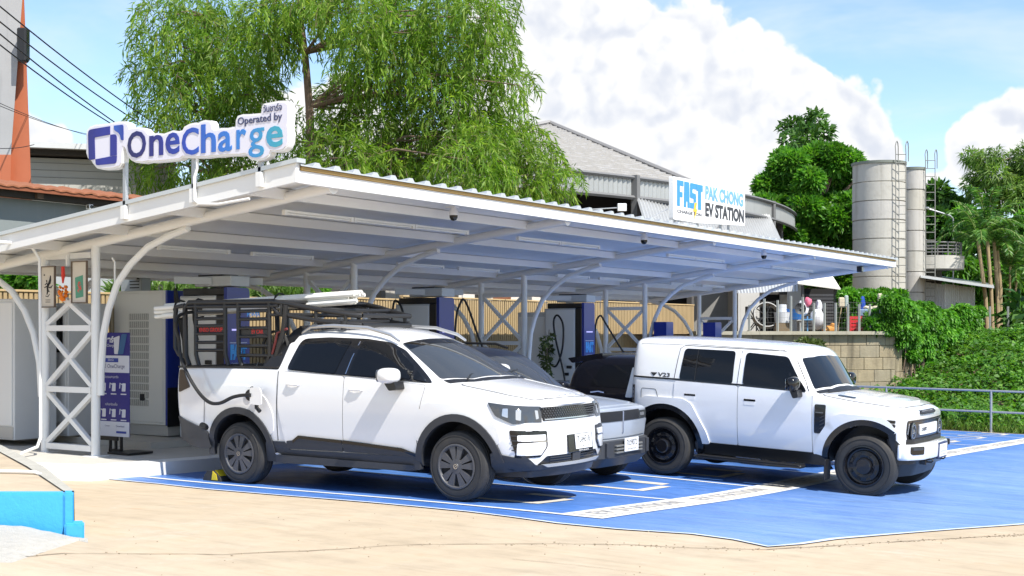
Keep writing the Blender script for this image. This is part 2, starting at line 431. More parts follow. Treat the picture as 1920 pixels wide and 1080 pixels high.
# raised island under the chargers, with a white kerb
def island(name, poly, top, mat, bottom=-1.6):
    b = MB(); Vv, F = tri(poly, .8); vs = [b.b.verts.new((p[0], p[1], gz(p[0], p[1]) + top)) for p in Vv]
    for f in F:
        try: b.b.faces.new([vs[i] for i in f])
        except ValueError: pass
    ed = [e for e in b.b.edges if len(e.link_faces) == 1]
    for e in ed:
        a, c = e.verts; q = [a, c, b.b.verts.new(c.co - Vector((0, 0, top + .4))), b.b.verts.new(a.co - Vector((0, 0, top + .4)))]
        b.b.faces.new(q)
    bmesh.ops.recalc_face_normals(b.b, faces=b.b.faces)
    if sum(f.normal.z for f in b.b.faces) < 0: bmesh.ops.reverse_faces(b.b, faces=b.b.faces)
    return tag(b.build(name, mat, fixn=False), kind='structure')
island('charger_island', [(-12.62, 9.92), (-12.62, 33.4), (-17.2, 33.4), (-17.2, 8.6), (-13.3, 8.6), (-13.3, 9.6)], .145, paleconc)
island('kerb', [(-12.30, 9.78), (-12.30, 33.5), (-12.62, 33.5), (-12.62, 10.05), (-13.25, 9.72), (-13.25, 9.35), (-12.9, 9.35)], .165, conc)
island('island_step', [(-13.35, 8.0), (-13.35, 9.34), (-14.9, 9.34), (-14.9, 8.0)], .10, M('tan_step_concrete', (.36, .29, .19), .85, var=.2, scale=4, bump=.3))
island('charger_plinth', [(-14.05, 12.2), (-14.05, 32), (-16.6, 32), (-16.6, 12.2)], .235, paleconc)

# cracks in the apron
def crack(pts, w, name='crack'):
    P = [ong(*p) for p in pts]; L = []; Rr = []; Q = []
    for i in range(len(P) - 1):
        k = max(2, int((P[i + 1] - P[i]).length / .10))
        for j in range(k): Q.append(P[i].lerp(P[i + 1], j / k))
    Q.append(P[-1])
    Q = [Vector((p.x + random.uniform(-.014, .014), p.y + random.uniform(-.014, .014))) for p in Q]
    b = MB(); prev = None
    for i, p in enumerate(Q):
        d = (Q[min(i + 1, len(Q) - 1)] - Q[max(i - 1, 0)]).normalized(); n = Vector((-d.y, d.x)) * w * random.uniform(.25, 1.0) / 2
        A = [b.b.verts.new((q.x, q.y, gz(q.x, q.y) + .005)) for q in (p + n, p - n)]
        if prev: b.b.faces.new((prev[0], prev[1], A[1], A[0]))
        prev = A
    o = b.build(name, M('crack_dirt', (.17, .12, .075), .95, var=.4, scale=30)); return tag(o, kind='structure'), Q
_, Q1 = crack([(-60, 1050), (60, 1044), (120, 1038), (240, 1039), (420, 1040), (520, 1036), (640, 1030), (760, 1022), (900, 1021), (1050, 1020), (1180, 1022), (1300, 1028), (1440, 1031), (1560, 1024), (1720, 1014), (1920, 1003), (2100, 990)], .020)
crack([(960, 1049), (1080, 1060), (1180, 1072), (1260, 1082)], .010)
# crumbs along the crack
b = MB()
for _ in range(240):
    q = random.choice(Q1[len(Q1) // 3:]) if random.random() < .7 else random.choice(Q1); x = q.x + random.gauss(0, .05); y = q.y + random.gauss(0, .05); s = random.uniform(.003, .010)
    bmesh.ops.create_icosphere(b.b, subdivisions=1, radius=s, matrix=Matrix.Translation((x, y, gz(x, y) + s * .4)) @ Matrix.Diagonal((1.3, 1, .6, 1)))
for _ in range(70):
    p = ong(random.uniform(150, 1900), random.uniform(960, 1079)); s = random.uniform(.003, .007)
    bmesh.ops.create_icosphere(b.b, subdivisions=1, radius=s, matrix=Matrix.Translation((p.x, p.y, gz(p.x, p.y) + s * .4)))
tag(b.build('gravel_crumbs', M('crumb_stone', (.33, .27, .19), .9, var=.4, scale=40), flat=True), kind='stuff', label='crumbs of broken concrete strewn along the long crack')

# ---- the blue-painted retaining kerb and its ramp at the left edge
D0 = 9.75
cyan = M('sky_blue_wall_paint', (.055, .40, .80), .55, var=.07, scale=5, bump=.25, bscale=22, dirt=.06)
def lat(px, d, z): p = CAMR * ((px - 960) / 2400 * d) + CAMF * d; return Vector((p.x, p.y, z))
def pz(py, d): return 1.765 - (py - 622) / 2400 * d
wt = pz(925, D0)
rt = thing('blue_kerb_wall', 'bright sky blue painted low wall with stepped end at the left edge', 'wall', tuple(lat(0, D0, .15)))
inv = Matrix.Translation(-Vector(rt.location))
def wallblock(name, x0, x1, z0, z1, d0, d1, bev=.012):
    b = MB(); P = [lat(x0, d0, 0), lat(x1, d0, 0), lat(x1, d1, 0), lat(x0, d1, 0)]
    A = [b.b.verts.new((p.x, p.y, z0)) for p in P]; B = [b.b.verts.new((p.x, p.y, z1)) for p in P]
    for k in range(4): b.b.faces.new((A[k], A[(k + 1) % 4], B[(k + 1) % 4], B[k]))
    b.b.faces.new(B); b.b.faces.new(A[::-1])
    bmesh.ops.recalc_face_normals(b.b, faces=b.b.faces)
    bmesh.ops.bevel(b.b, geom=b.b.edges[:], offset=bev, segments=2, affect='EDGES')
    bmesh.ops.transform(b.b, matrix=inv, verts=b.b.verts)
    return b.build(name, cyan, rt)
wallblock('wall_face', -900, 121, .02, wt, D0, D0 + .14)
wallblock('end_pier', 119, 138, .02, wt + .003, D0 - .012, D0 + .16)
wallblock('footing', 121, 158, .02, pz(984, D0 - .1), D0 - .06, D0 + .12)
b = MB(); ramp_z = wt - .012
top = [lat(-1500, D0 + .13, ramp_z), lat(132, D0 + .15, ramp_z), lat(75, 11.55, ramp_z + .02), lat(0, 13.5, ramp_z + .03), lat(-700, 14.5, ramp_z + .03)]
A = [b.b.verts.new(p) for p in top]; B = [b.b.verts.new(Vector((p.x, p.y, -.2))) for p in top]
b.b.faces.new(A)
for k in range(5): b.b.faces.new((A[k], A[(k + 1) % 5], B[(k + 1) % 5], B[k]))
tag(b.build('ramp_slab', MATS['cream_concrete'], flat=True), kind='structure')
b = MB(); Pn = [lat(132, D0 + .16, ramp_z + .012), lat(75, 11.55, ramp_z + .03), lat(0, 13.5, ramp_z + .04), lat(-60, 15, ramp_z + .05)]
prev = None
for i, p in enumerate(Pn):
    d = CAMR * .13; A = [b.b.verts.new(p - d * (.4 + .5 * (i > 0))), b.b.verts.new(p + d * .22), b.b.verts.new(Vector((p.x, p.y, -.1)) + d * .3)]
    if prev:
        for k in range(2): b.b.faces.new((prev[k], prev[k + 1], A[k + 1], A[k]))
    prev = A
tag(b.build('ramp_edge', M('grey_mortar', (.42, .40, .34), .9, var=.25, scale=8, bump=.5), flat=True), kind='structure')
# mortar haunch at the foot of the wall
b = MB(); n = 60
def hz(i, j):
    px = -900 + 1065 * i; py0 = 985 + (0 if px < 40 else (px - 40) * .23); py1 = 1056 - max(0, px - 20) * .33
    p0 = lat(px, D0 - .075, 0); q = ong(px, max(py1, py0 + 4)); p0.z = max(pz(py0, D0 - .07), gz(p0.x, p0.y) + .004)
    p = p0.lerp(q, j); p.z += .025 * math.sin(j * math.pi) * (1 - max(0, i - .6)) + random.uniform(-.004, .004)
    return p
b.grid(hz, n, 8); tag(b.build('mortar_haunch', M('pebbly_mortar', (.50, .475, .42), .95, var=.25, scale=14, bump=.9, bscale=70), flat=False), kind='structure')
# ------------------------------------------------------------------ the canopy
canopy = thing('carport_canopy', 'long white steel carport canopy with ribbed metal roof sheltering the charging bays', 'canopy', (-13.65, 10.94, .15))
CI = Matrix.Translation(-Vector(canopy.location))
def cb(mb, name, mat, parent=None, **k):
    bmesh.ops.transform(mb.b, matrix=CI, verts=mb.b.verts); return mb.build(name, mat, parent or canopy, **k)
FR = [10.94 + 5.15 * i for i in range(5)]
def rz(v): return 3.50 + .112 * (v + 9.53)          # underside of the roof sheet
shade = M('roof_underside', (.82, .82, .81), .35, metal=.1, var=.05, scale=1.2)
rooftop = M('ribbed_metal_roof', (.60, .62, .62), .4, metal=.5, var=.08, scale=2)
U0, U1, VB, VF = 10.27, 31.80, -16.45, -9.50
b = MB(); b.grid(lambda a, c: (VB + (VF - VB) * a, U0 + (U1 - U0) * c, rz(VB + (VF - VB) * a)), 1, 1); cb(b, 'roof_lining', shade)
# ribbed sheeting on top: trapezoid ribs every 0.33 m, running with the fall
b = MB(); prof = []
u = U0 - .02; pitch = .333
while u < U1:
    prof += [(u, .055), (u + .19, .055), (u + .225, .098), (u + .295, .098), (u + .333, .055)]; u += pitch
prof2 = [prof[0]] + [p for i, p in enumerate(prof[1:], 1) if abs(p[0] - prof[i - 1][0]) > 1e-4]
rows = [[b.b.verts.new((v, uu, rz(v) + h)) for uu, h in prof2] for v in (VB - .03, VF + .06)]
for k in range(len(prof2) - 1): b.b.faces.new((rows[0][k], rows[1][k], rows[1][k + 1], rows[0][k + 1]))
b2 = [b.b.verts.new((VF + .06, uu, rz(VF) + .045)) for uu, h in prof2]
for k in range(len(prof2) - 1): b.b.faces.new((rows[1][k], b2[k], b2[k + 1], rows[1][k + 1]))
cb(b, 'roof_sheet', rooftop, flat=True)
b = MB(); b.box((VF - .03, U0 + .02, rz(VF) + .005), (VF + .035, U1 - .02, rz(VF) + .046), .004); cb(b, 'insulation_edge', M('yellow_foam', (.42, .27, .09), .8, var=.2, scale=8))
b = MB(); b.box((VF - .06, U0, rz(VF) - .135), (VF + .012, U1, rz(VF) + .003), .004); cb(b, 'front_fascia', steelw)
for uu, nm in ((U0 - .055, 'side_fascia'), (U1 - .005, 'side_fascia')):
    b = MB(); b.prism([(VB, rz(VB) - .13), (VF + .02, rz(VF) - .13), (VF + .02, rz(VF) + .075), (VB, rz(VB) + .075)], lambda a, c, t: (a, uu + t, c), 0, .06); cb(b, nm, steelw)
b = MB(); b.prism([(VB - .02, rz(VB) + .075), (VF + .06, rz(VF) + .078), (VF + .06, rz(VF) + .125), (VB - .02, rz(VB) + .12)], lambda a, c, t: (a, U0 - .085 + t, c), 0, .14); cb(b, 'roof_flashing', rooftop)
b = MB(); b.box((VB - .05, U0, rz(VB) - .12), (VB, U1, rz(VB) + .05), .004); cb(b, 'gutter', steelw)
for v in (-10.30, -11.62, -12.98, -14.3, -15.5, -16.2):
    b = MB(); b.box((v - .03, U0 + .01, rz(v) - .125), (v + .03, U1 - .01, rz(v) - .004), .004); cb(b, 'purlin', steelw)
def rail_z(v): return 3.39 + .118 * (v + 9.65)
for i, u in enumerate(FR):
    b = MB(); b.tube([(-9.60, u, rail_z(-9.60)), (-13, u, rail_z(-13)), (-16.45, u, rail_z(-16.45))], .066, 12); cb(b, 'rafter', steelw)
    b = MB(); b.tube([(-9.615, u, rail_z(-9.6)), (-9.585, u, rail_z(-9.6))], .082, 12); cb(b, 'rafter_cap', steelw)
    base = gz(-13.65, u) + .145
    for v in (-13.65, -14.68):
        b = MB(); b.tube([(v, u, base), (v, u, rail_z(v) - .03)], .058, 12); cb(b, 'post', steelw)
        b = MB(); b.box((v - .12, u - .12, base), (v + .12, u + .12, base + .012), .002); cb(b, 'base_plate', steelw)
    a0, a1 = -14.62, -13.71
    lev = [base + .10, base + .86, base + 1.67, base + 2.62]
    for k, z in enumerate(lev):
        b = MB(); b.bar((a0, u, z), (a1, u, z), .075, .075); cb(b, 'brace_bar', steelw)
    for k in range(3):
        z0, z1 = lev[k] + .05, lev[k + 1] - .05 - (.30 if k == 2 and i == 0 else 0)
        b = MB(); b.bar((a0, u - .002, z0), (a1, u - .002, z1), .062, .062); cb(b, 'cross_brace', steelw)
        b = MB(); b.bar((a0, u + .004, z1), (a1, u + .004, z0), .060, .060); cb(b, 'cross_brace', steelw)
    # curved knee braces, in front and behind
    b = MB(); P = [Vector((-13.55, u, base + .80)), Vector((-13.545, u, 1.25)), Vector((-13.50, u, 1.72)), Vector((-13.40, u, 2.05)), Vector((-13.23, u, 2.38)), Vector((-12.98, u, 2.62)), Vector((-12.65, u, 2.83)), Vector((-12.28, u, 2.95)), Vector((-11.93, u, 3.035))]
    b.tube(P, .045, 10); cb(b, 'knee_brace', steelw)
    b = MB(); P = [Vector((-14.76, u, base + .75)), Vector((-14.80, u, 1.35)), Vector((-14.93, u, 1.75)), Vector((-15.12, u, 2.05)), Vector((-15.40, u, 2.32)), Vector((-15.75, u, 2.50)), Vector((-16.1, u, 2.585))]
    b.tube(P, .045, 10); cb(b, 'knee_brace', steelw)
# strip lights under the purlins
tubem = M('light_tube', (.82, .82, .80), .35)
def strip_light(v, u0, u1, lab):
    z = rz(v) - .165; o = thing('strip_light', lab, 'light', (v, (u0 + u1) / 2, z), group='strip lights under the canopy')
    h = (u1 - u0) / 2
    b = MB(); b.box((-.022, -h, .0), (.022, h, .028), .003); b.build('housing', steelw, o)
    b = MB(); b.tube([(0, -h + .03, -.014), (0, h - .03, -.014)], .013, 8); b.build('tube', tubem, o)
    for s in (-1, 1):
        b = MB(); b.box((-.028, s * h - .025, -.034), (.028, s * h + .025, .03), .003); b.build('end_cap', steelw, o)
bays = ['first', 'second', 'third', 'fourth']
for k in range(4):
    for j in range(3 if k == 0 else 2):
        nm = ['left', 'middle', 'right'][j]
        strip_light(-10.72, FR[k] + .42 + 1.28 * j, FR[k] + 1.64 + 1.28 * j, f'white strip light near the front edge, {nm} one in the {bays[k]} bay from the left')
    for j in range(2):
        strip_light(-13.40, FR[k] + .84 + 1.75 * j, FR[k] + 2.10 + 1.75 * j, f'white strip light further back, {["left", "right"][j]} one in the {bays[k]} bay from the left')
# dome cameras hanging at the front edge
for k, (u, lab) in enumerate(((13.89, 'white dome camera under the canopy edge, above the pickup'), (19.4, 'white dome camera under the canopy edge, below the blue and black station sign'), (24.7, 'white dome camera under the canopy edge, right of the blue and black sign'))):
    o = thing('security_camera', lab, 'camera', (-10.05, u, rz(-10.05)), group='dome cameras under the canopy edge')
    b = MB(); b.box((-.10, -.05, -.02), (.06, .05, 0), .004); b.lathe([(.03, -.02), (.055, -.05), (.062, -.09), (.06, -.12)], 16); b.build('housing', white, o)
    b = MB(); b.lathe([(.058, -.10), (.055, -.15), (.035, -.185), (0, -.195)], 16); b.build('lens_dome', gloss, o)
o = thing('flood_lamp', 'small black box lamp at the far right tip of the canopy', 'lamp', (-9.85, 30.2, rz(-9.85) - .13))
b = MB(); b.box((-.06, -.07, -.14), (.06, .07, 0), .01); b.build('body', plastic2, o); b = MB(); b.box((.058, -.06, -.13), (.066, .06, -.02)); b.build('lens', lampglass, o)

# ------------------------------------------------------------------ signs on the roof
SO = [(-12.839, 4.148), (-12.825, 4.209), (-12.766, 4.248), (-12.661, 4.264), (-12.433, 4.257), (-12.331, 4.262), (-12.239, 4.264), (-12.138, 4.255), (-12.068, 4.225), (-12.048, 4.169), (-11.988, 4.171), (-11.889, 4.166), (-11.781, 4.139), (-11.722, 4.088), (-11.683, 4.071), (-11.577, 4.069), (-11.462, 4.052), (-11.414, 4.061), (-11.309, 4.078), (-11.215, 4.06), (-11.159, 4.065), (-11.131, 4.102), (-11.047, 4.127), (-10.955, 4.135), (-10.89, 4.126), (-10.863, 4.14), (-10.79, 4.149), (-10.699, 4.134), (-10.667, 4.099), (-10.663, 4.054), (-10.627, 4.032), (-10.538, 4.037), (-10.431, 4.028), (-10.317, 4.033), (-10.311, 4.099), (-10.282, 4.147), (-10.203, 4.158), (-10.082, 4.149), (-9.928, 4.145), (-9.911, 4.212), (-9.877, 4.245), (-9.776, 4.248), (-9.667, 4.253), (-9.575, 4.246), (-9.518, 4.214), (-9.501, 4.154), (-9.509, 4.045), (-9.518, 3.972), (-9.501, 3.886), (-9.509, 3.801), (-9.542, 3.743), (-9.609, 3.705), (-9.709, 3.7), (-9.776, 3.712), (-9.801, 3.664), (-9.877, 3.631), (-9.979, 3.626), (-10.082, 3.648), (-10.134, 3.689), (-10.155, 3.709), (-10.255, 3.705), (-10.378, 3.714), (-10.484, 3.718), (-10.591, 3.717), (-10.681, 3.724), (-10.79, 3.72), (-10.9, 3.728), (-11.047, 3.735), (-11.15, 3.753), (-11.196, 3.73), (-11.309, 3.726), (-11.423, 3.727), (-11.538, 3.729), (-11.654, 3.731), (-11.732, 3.741), (-11.83, 3.734), (-11.949, 3.752), (-12.028, 3.785), (-12.088, 3.836), (-12.128, 3.92), (-12.155, 3.965), (-12.165, 3.829), (-12.179, 3.762), (-12.229, 3.718), (-12.351, 3.7), (-12.536, 3.709), (-12.64, 3.734), (-12.703, 3.786), (-12.745, 3.831), (-12.808, 3.87), (-12.839, 3.934)]
sg = thing('roof_sign', 'white cut-out roof sign with gradient blue OneCharge lettering on three posts', 'sign', (-11.2, 10.15, 3.4))
SI = Matrix.Translation(-Vector(sg.location))
def sbld(b, nm, mat, parent=None, **k): bmesh.ops.transform(b.b, matrix=SI, verts=b.b.verts); return b.build(nm, mat, parent or sg, **k)
def slab2(poly, y0, y1, nm, mat, parent=None):
    Vv, F = tri(poly, .5); b = MB(); A = [b.b.verts.new((p[0], y0, p[1])) for p in Vv]; B = [b.b.verts.new((p[0], y1, p[1])) for p in Vv]
    for f in F:
        try: b.b.faces.new([A[i] for i in f]); b.b.faces.new([B[i] for i in f][::-1])
        except ValueError: pass
    idx = {}
    for e in [e for e in b.b.edges if len(e.link_faces) == 1 and e.verts[0].co.y == e.verts[1].co.y and abs(e.verts[0].co.y - y0) < 1e-5]:
        i, j = [min(range(len(A)), key=lambda q: (A[q].co - v.co).length) for v in e.verts]
        b.b.faces.new((A[i], A[j], B[j], B[i]))
    return sbld(b, nm, mat, parent, ang=25)
slab2(SO, 10.15, 10.235, 'sign_body', M('sign_white_body', (.80, .80, .78), .4))
cx, cz = -11.2, 3.95
inner = []
for i, p in enumerate(SO):
    a = Vector(SO[i - 1]); c = Vector(SO[(i + 1) % len(SO)]); d = (c - a).normalized(); inner.append(tuple(Vector(p) + Vector((d.y, -d.x)) * .022))
face = slab2(inner, 10.141, 10.150, 'sign_face', M('sign_face_lilac', (.74, .73, .82), .35))
def gradmat(name, x0, x1, cols):
    m = bpy.data.materials.new(name); m.use_nodes = True; t = NT(m.node_tree)
    o = t.a('ShaderNodeTexCoord').outputs['Object']; x = t.a('ShaderNodeSeparateXYZ', i={0: o}).outputs[0]
    f = t.a('ShaderNodeMapRange', i={0: x, 1: x0, 2: x1}).outputs[0]
    bb = t.a('ShaderNodeBsdfPrincipled', i={'Base Color': t.ramp(f, cols), 'Roughness': .35}); t.a('ShaderNodeOutputMaterial', i={0: bb.outputs[0]}); return m
lg = gradmat('onecharge_print', -.9, 1.52, [(0, (.012, .010, .085)), (.22, (.018, .018, .20)), (.42, (.02, .06, .42)), (.62, (.035, .16, .58)), (.80, (.04, .22, .62)), (1, (.05, .36, .48))])
LET = [('O', -11.919, 4.12, 3.804, .32), ('n', -11.583, 4.045, 3.805, .235), ('e', -11.309, 4.05, 3.800, .235), ('C', -11.019, 4.079, 3.769, .275), ('h', -10.726, 4.098, 3.775, .235), ('a', -10.467, 3.995, 3.765, .215), ('r', -10.215, 3.993, 3.775, .15), ('g', -9.988, 3.985, 3.665, .235), ('e', -9.717, 3.985, 3.755, .245)]
def letter(ch, xc, zt, zb, w, y, mat, parent, nm='letter', bold=.035, th=.004):
    m = textmesh(ch, 1.0, extrude=.5, offset=bold)
    c = [v.co for v in m.vertices]; x0 = min(v.x for v in c); x1 = max(v.x for v in c); y0 = min(v.y for v in c); y1 = max(v.y for v in c)
    for v in m.vertices: v.co = Vector((xc - w / 2 + (v.co.x - x0) / (x1 - x0) * w, y + (-v.co.z) * th, zb + (v.co.y - y0) / (y1 - y0) * (zt - zb))) - Vector(sg.location)
    m.materials.append(mat); return put(bpy.data.objects.new(nm, m), parent)
for ch, xc, zt, zb, w in LET: letter(ch, xc, zt, zb, w, 10.137, lg, sg, bold=.006 if ch == 'g' else .018)
lm = gradmat('onecharge_mark', -1.7, -.9, [(0, (.012, .010, .14)), (.5, (.02, .025, .28)), (1, (.02, .018, .22))])
def sq(poly, nm, mat, r=.02): slab2(rp(poly, r), 10.1345, 10.1395, nm, mat, sg)
sq([(-12.79, 4.205, .05), (-12.675, 4.212, .005), (-12.66, 3.845, .005), (-12.775, 3.84, .03)], 'logo_mark', lm, .01)
sq([(-12.672, 4.212, .004), (-12.39, 4.218, .004), (-12.39, 4.118, .004), (-12.672, 4.105, .004)], 'logo_mark', lm, .004)
sq([(-12.385, 4.115, .004), (-12.27, 4.115, .05), (-12.27, 3.86, .004), (-12.385, 3.86, .004)], 'logo_mark', lm, .004)
sq([(-12.655, 3.842, .004), (-12.39, 3.856, .004), (-12.268, 3.857, .004), (-12.275, 3.765, .04), (-12.645, 3.768, .05)], 'logo_mark', lm, .004)
sq([(-12.322, 4.217, .004), (-12.152, 4.217, .03), (-12.150, 4.025, .02), (-12.195, 4.040, .01), (-12.215, 4.11, .03), (-12.315, 4.165, .02)], 'logo_mark', gradmat('onecharge_arrow', -1.15, -.9, [(0, (.03, .12, .52)), (1, (.02, .025, .26))]), .004)
opm = M('sign_small_print', (.05, .06, .14), .4)
def small(body, x0, x1, zt, zb, nm, bold=.005):
    m = textmesh(body, 1.0, extrude=.5, offset=bold); c = [v.co for v in m.vertices]
    a0 = min(v.x for v in c); a1 = max(v.x for v in c); y0 = min(v.y for v in c); y1 = max(v.y for v in c)
    for v in m.vertices: v.co = Vector((x0 + (v.co.x - a0) / (a1 - a0) * (x1 - x0), 10.137 - v.co.z * .004, zb + (v.co.y - y0) / (y1 - y0) * (zt - zb))) - Vector(sg.location)
    m.materials.append(opm); put(bpy.data.objects.new(nm, m), sg)
small('Operated by', -10.27, -9.605, 4.125, 4.018, 'small_lettering', .012)
small('วันชาร์จ', -9.885, -9.61, 4.225, 4.145, 'thai_lettering', .004)
for v in (-12.2, -11.03, -9.99):
    b = MB(); b.box((v - .024, 10.185, rz(v) - .05), (v + .024, 10.235, 3.80), .003); sbld(b, 'sign_post', galv)
    b = MB(); b.box((v - .035, 10.16, rz(v) - .10), (v + .045, 10.212, rz(v) + .06), .003); sbld(b, 'post_bracket', steelw)
b = MB(); b.tube([(-10.94, 10.17, 3.74), (-10.94, 10.17, 3.62), (-10.98, 10.165, 3.52), (-10.975, 10.165, 3.26), (-10.90, 10.165, 3.21), (-10.6, 10.165, 3.19), (-10.15, 10.20, 3.23)], .017, 8); tag(b.build('conduit_pipe', steelw), 'white conduit pipe running down from the roof sign to the canopy side', 'pipe')
# second sign on the front edge
s2 = thing('station_sign', 'white roof sign with blue FAST and PAK CHONG above black EV STATION', 'sign', (-9.62, 21.1, 3.55))
X2 = -9.60
b = MB(); b.prism(rp([(19.60 - 21.1, .12), (20.55 - 21.1, .12), (22.66 - 21.1, .22), (22.66 - 21.1, .905), (22.2 - 21.1, .905), (19.60 - 21.1, .845)], .03), lambda a, c, t: (t, a, c), -.06, .02); b.build('sign_body', M('sign_white_body', (.8, .8, .78), .4), s2)
fb = M('fast_blue', (.035, .26, .80), .4); sb_ = M('pak_chong_blue', (.14, .36, .78), .4)
def sl(body, u0, u1, zt, zb, mat, nm, bold=.0, skew=0.0):
    m = textmesh(body, 1.0, extrude=.5, offset=bold); c = [v.co for v in m.vertices]
    a0 = min(v.x for v in c); a1 = max(v.x for v in c); y0 = min(v.y for v in c); y1 = max(v.y for v in c)
    for v in m.vertices:
        fx = (v.co.x - a0) / (a1 - a0); v.co = Vector((.0235 + v.co.z * .004, u0 + fx * (u1 - u0) - 21.1, zb + (v.co.y - y0) / (y1 - y0) * (zt - zb) + skew * fx))
    m.materials.append(mat); return put(bpy.data.objects.new(nm, m), s2)
FAT = {'F': [(0, 0), (.44, 0), (.44, .36), (.85, .36), (.85, .56), (.44, .56), (.44, .80), (1, .80), (1, 1), (0, 1)],
       'A': [(0, 0), (.10, 1), (.92, 1), (1, 0), (.64, 0), (.62, .24), (.44, .24), (.40, 0)],
       'S': [(0, 0), (.92, 0), (1, .08), (1, .52), (.92, .60), (.40, .62), (.40, .78), (1, .78), (1, 1), (.08, 1), (0, .92), (0, .46), (.08, .40), (.58, .40), (.58, .22), (0, .22)],
       'T': [(0, .74), (0, 1), (1, 1), (1, .74), (.74, .74), (.74, 0), (.26, 0), (.26, .74)]}
for ch, a, c in (('F', 19.74, 19.99), ('A', 20.0, 20.235), ('S', 20.25, 20.495), ('T', 20.505, 20.77)):
    b = MB(); b.prism([(a + x * (c - a) - 21.1, .36 + y * .44) for x, y in FAT[ch]], lambda p, q, t: (t, p, q), .021, .026); b.build('letter', fb, s2)
b = MB(); b.prism([(20.42 - 21.1, .47), (20.52 - 21.1, .47), (20.47 - 21.1, .36), (20.54 - 21.1, .36), (20.40 - 21.1, .16), (20.45 - 21.1, .31), (20.38 - 21.1, .31)], lambda a, c, t: (.028 + t, a, c), 0, .003); b.build('lightning_mark', M('bolt_yellow', (.75, .50, .03), .4), s2)
sl('CHARGE PON', 19.75, 20.72, .30, .245, M('sign_grey_print', (.12, .12, .13), .5), 'small_lettering', .02)
sl('PAK CHONG', 20.88, 22.56, .815, .565, sb_, 'pak_chong_lettering', .038, .0)
sl('EV STATION', 20.88, 22.60, .515, .265, M('ev_black', (.02, .022, .03), .4), 'ev_station_lettering', .042, .0)
for u in (19.85, 20.75, 21.75, 22.1):
    b = MB(); b.box((-.09, u - 21.1 - .022, -.06), (-.055, u - 21.1 + .022, .5), .002); b.build('sign_post', galv, s2)
for a, c in ((19.6, 19.2), (20.6, 20.2)):
    b = MB(); b.tube([(-.08, a - 21.1, .30), (-.6, c - 21.1, -.06)], .014, 6); b.build('stay', galv, s2)

# ------------------------------------------------------------------ things on the first frame
def picture(loc, w, h, lab, art):
    o = thing('framed_picture', lab, 'picture', loc); fm = M('walnut_frame', (.13, .09, .06), .5)
    b = MB()
    for (x0, x1, z0, z1) in ((-w / 2, w / 2, -h / 2, -h / 2 + .014), (-w / 2, w / 2, h / 2 - .014, h / 2), (-w / 2, -w / 2 + .014, -h / 2 + .0142, h / 2 - .0142), (w / 2 - .014, w / 2, -h / 2 + .0142, h / 2 - .0142)): b.box((x0, -.02, z0), (x1, .01, z1), .002)
    b.build('frame', fm, o)
    b = MB(); b.box((-w / 2 + .013, -.004, -h / 2 + .013), (w / 2 - .013, .006, h / 2 - .013)); pp = b.build('paper', M('cream_paper', (.62, .56, .47), .8, var=.06, scale=20), o)
    art(o, w, h)
def ink(o, w, h):
    b = MB(); rnd = random.Random(3)
    def st(pts, r): b.tube([(x, -.006, z) for x, z in pts], r, 5)
    st([(-.02, -.10), (.0, -.05), (-.01, 0), (.03, .05), (.05, .12)], [.006, .012, .014, .016, .008]); st([(.04, .04), (.05, .09), (.052, .15)], [.012, .016, .005])
    st([(-.07, -.01), (-.02, .01), (.03, -.01), (.08, .0)], .007); st([(-.06, .03), (-.02, .05), (.0, .0)], .007); st([(-.02, -.05), (.03, -.06)], .008); st([(-.05, -.12), (.0, -.13), (.03, -.10)], .005); st([(-.02, .06), (-.03, .09)], .007); st([(.06, -.02), (.09, .02)], .005)
    st([(-.075, .15), (-.075, .165)], .009)
    for k in range(3): st([(-.05, -.17 - k * .018), (.05, -.17 - k * .018)], .002)
    b.build('ink_painting', M('ink_black', (.02, .02, .02), .8), o)
def redart(o, w, h):
    b = MB(); b.prism([(-.085, .06), (.07, .09), (.08, -.19), (-.07, -.21)], lambda a, c, t: (a, -t, c), .005, .008); b.build('green_panel', M('art_green', (.10, .30, .20), .8, var=.2, scale=30), o)
    b = MB(); rnd = random.Random(5)
    for k in range(26):
        a = rnd.uniform(0, 6.28); r = rnd.uniform(.0, .06); x, z = r * .7 * math.cos(a) + .002, -.07 + r * 1.2 * math.sin(a); s = rnd.uniform(.008, .018)
        b.prism([(x - s, z), (x, z - s), (x + s, z), (x, z + s)], lambda p, c, t: (p, -t, c), .0082 + k * 2e-4, .0092 + k * 2e-4)
    b.build('red_strokes', M('art_red', (.60, .12, .09), .8), o)
picture((-14.47, 10.83, 2.36), .30, .55, 'framed ink brush picture on cream paper, left one hung on the white frame', ink)
picture((-13.83, 10.83, 2.41), .31, .55, 'framed picture of a red motif on green, right one hung on the white frame', redart)
g0 = thing('flower_garland', 'orange marigold garland on a red ribbon hanging between the two framed pictures', 'garland', (-14.13, 10.80, 2.62))
b = MB(); b.box((-.02, -.004, -.12), (.03, .004, .0)); b.tube([(0, 0, 0), (.005, 0, -.12), (.0, 0, -.22)], [.022, .028, .010], 6); b.build('ribbon', M('ribbon_red', (.65, .04, .02), .6), g0)
b = MB(); rnd = random.Random(9)
for k in range(46):
    a = rnd.uniform(0, 6.28); h = rnd.uniform(-.44, -.26); r = .055 * math.sin(max(.15, (h + .47) / .21 * 2.2)); bmesh.ops.create_icosphere(b.b, subdivisions=1, radius=rnd.uniform(.016, .026), matrix=Matrix.Translation((r * math.cos(a), r * math.sin(a) * .8, h)))
b.build('marigolds', M('marigold', (.80, .20, .01), .7, var=.4, scale=30), g0, flat=True)
b = MB(); b.box((-14.15, 10.855, 2.63), (-14.12, 10.895, 2.78), .003); tag(b.build('hook_clip', steelw), 'small white clip holding the garland on the top bar', 'clip')
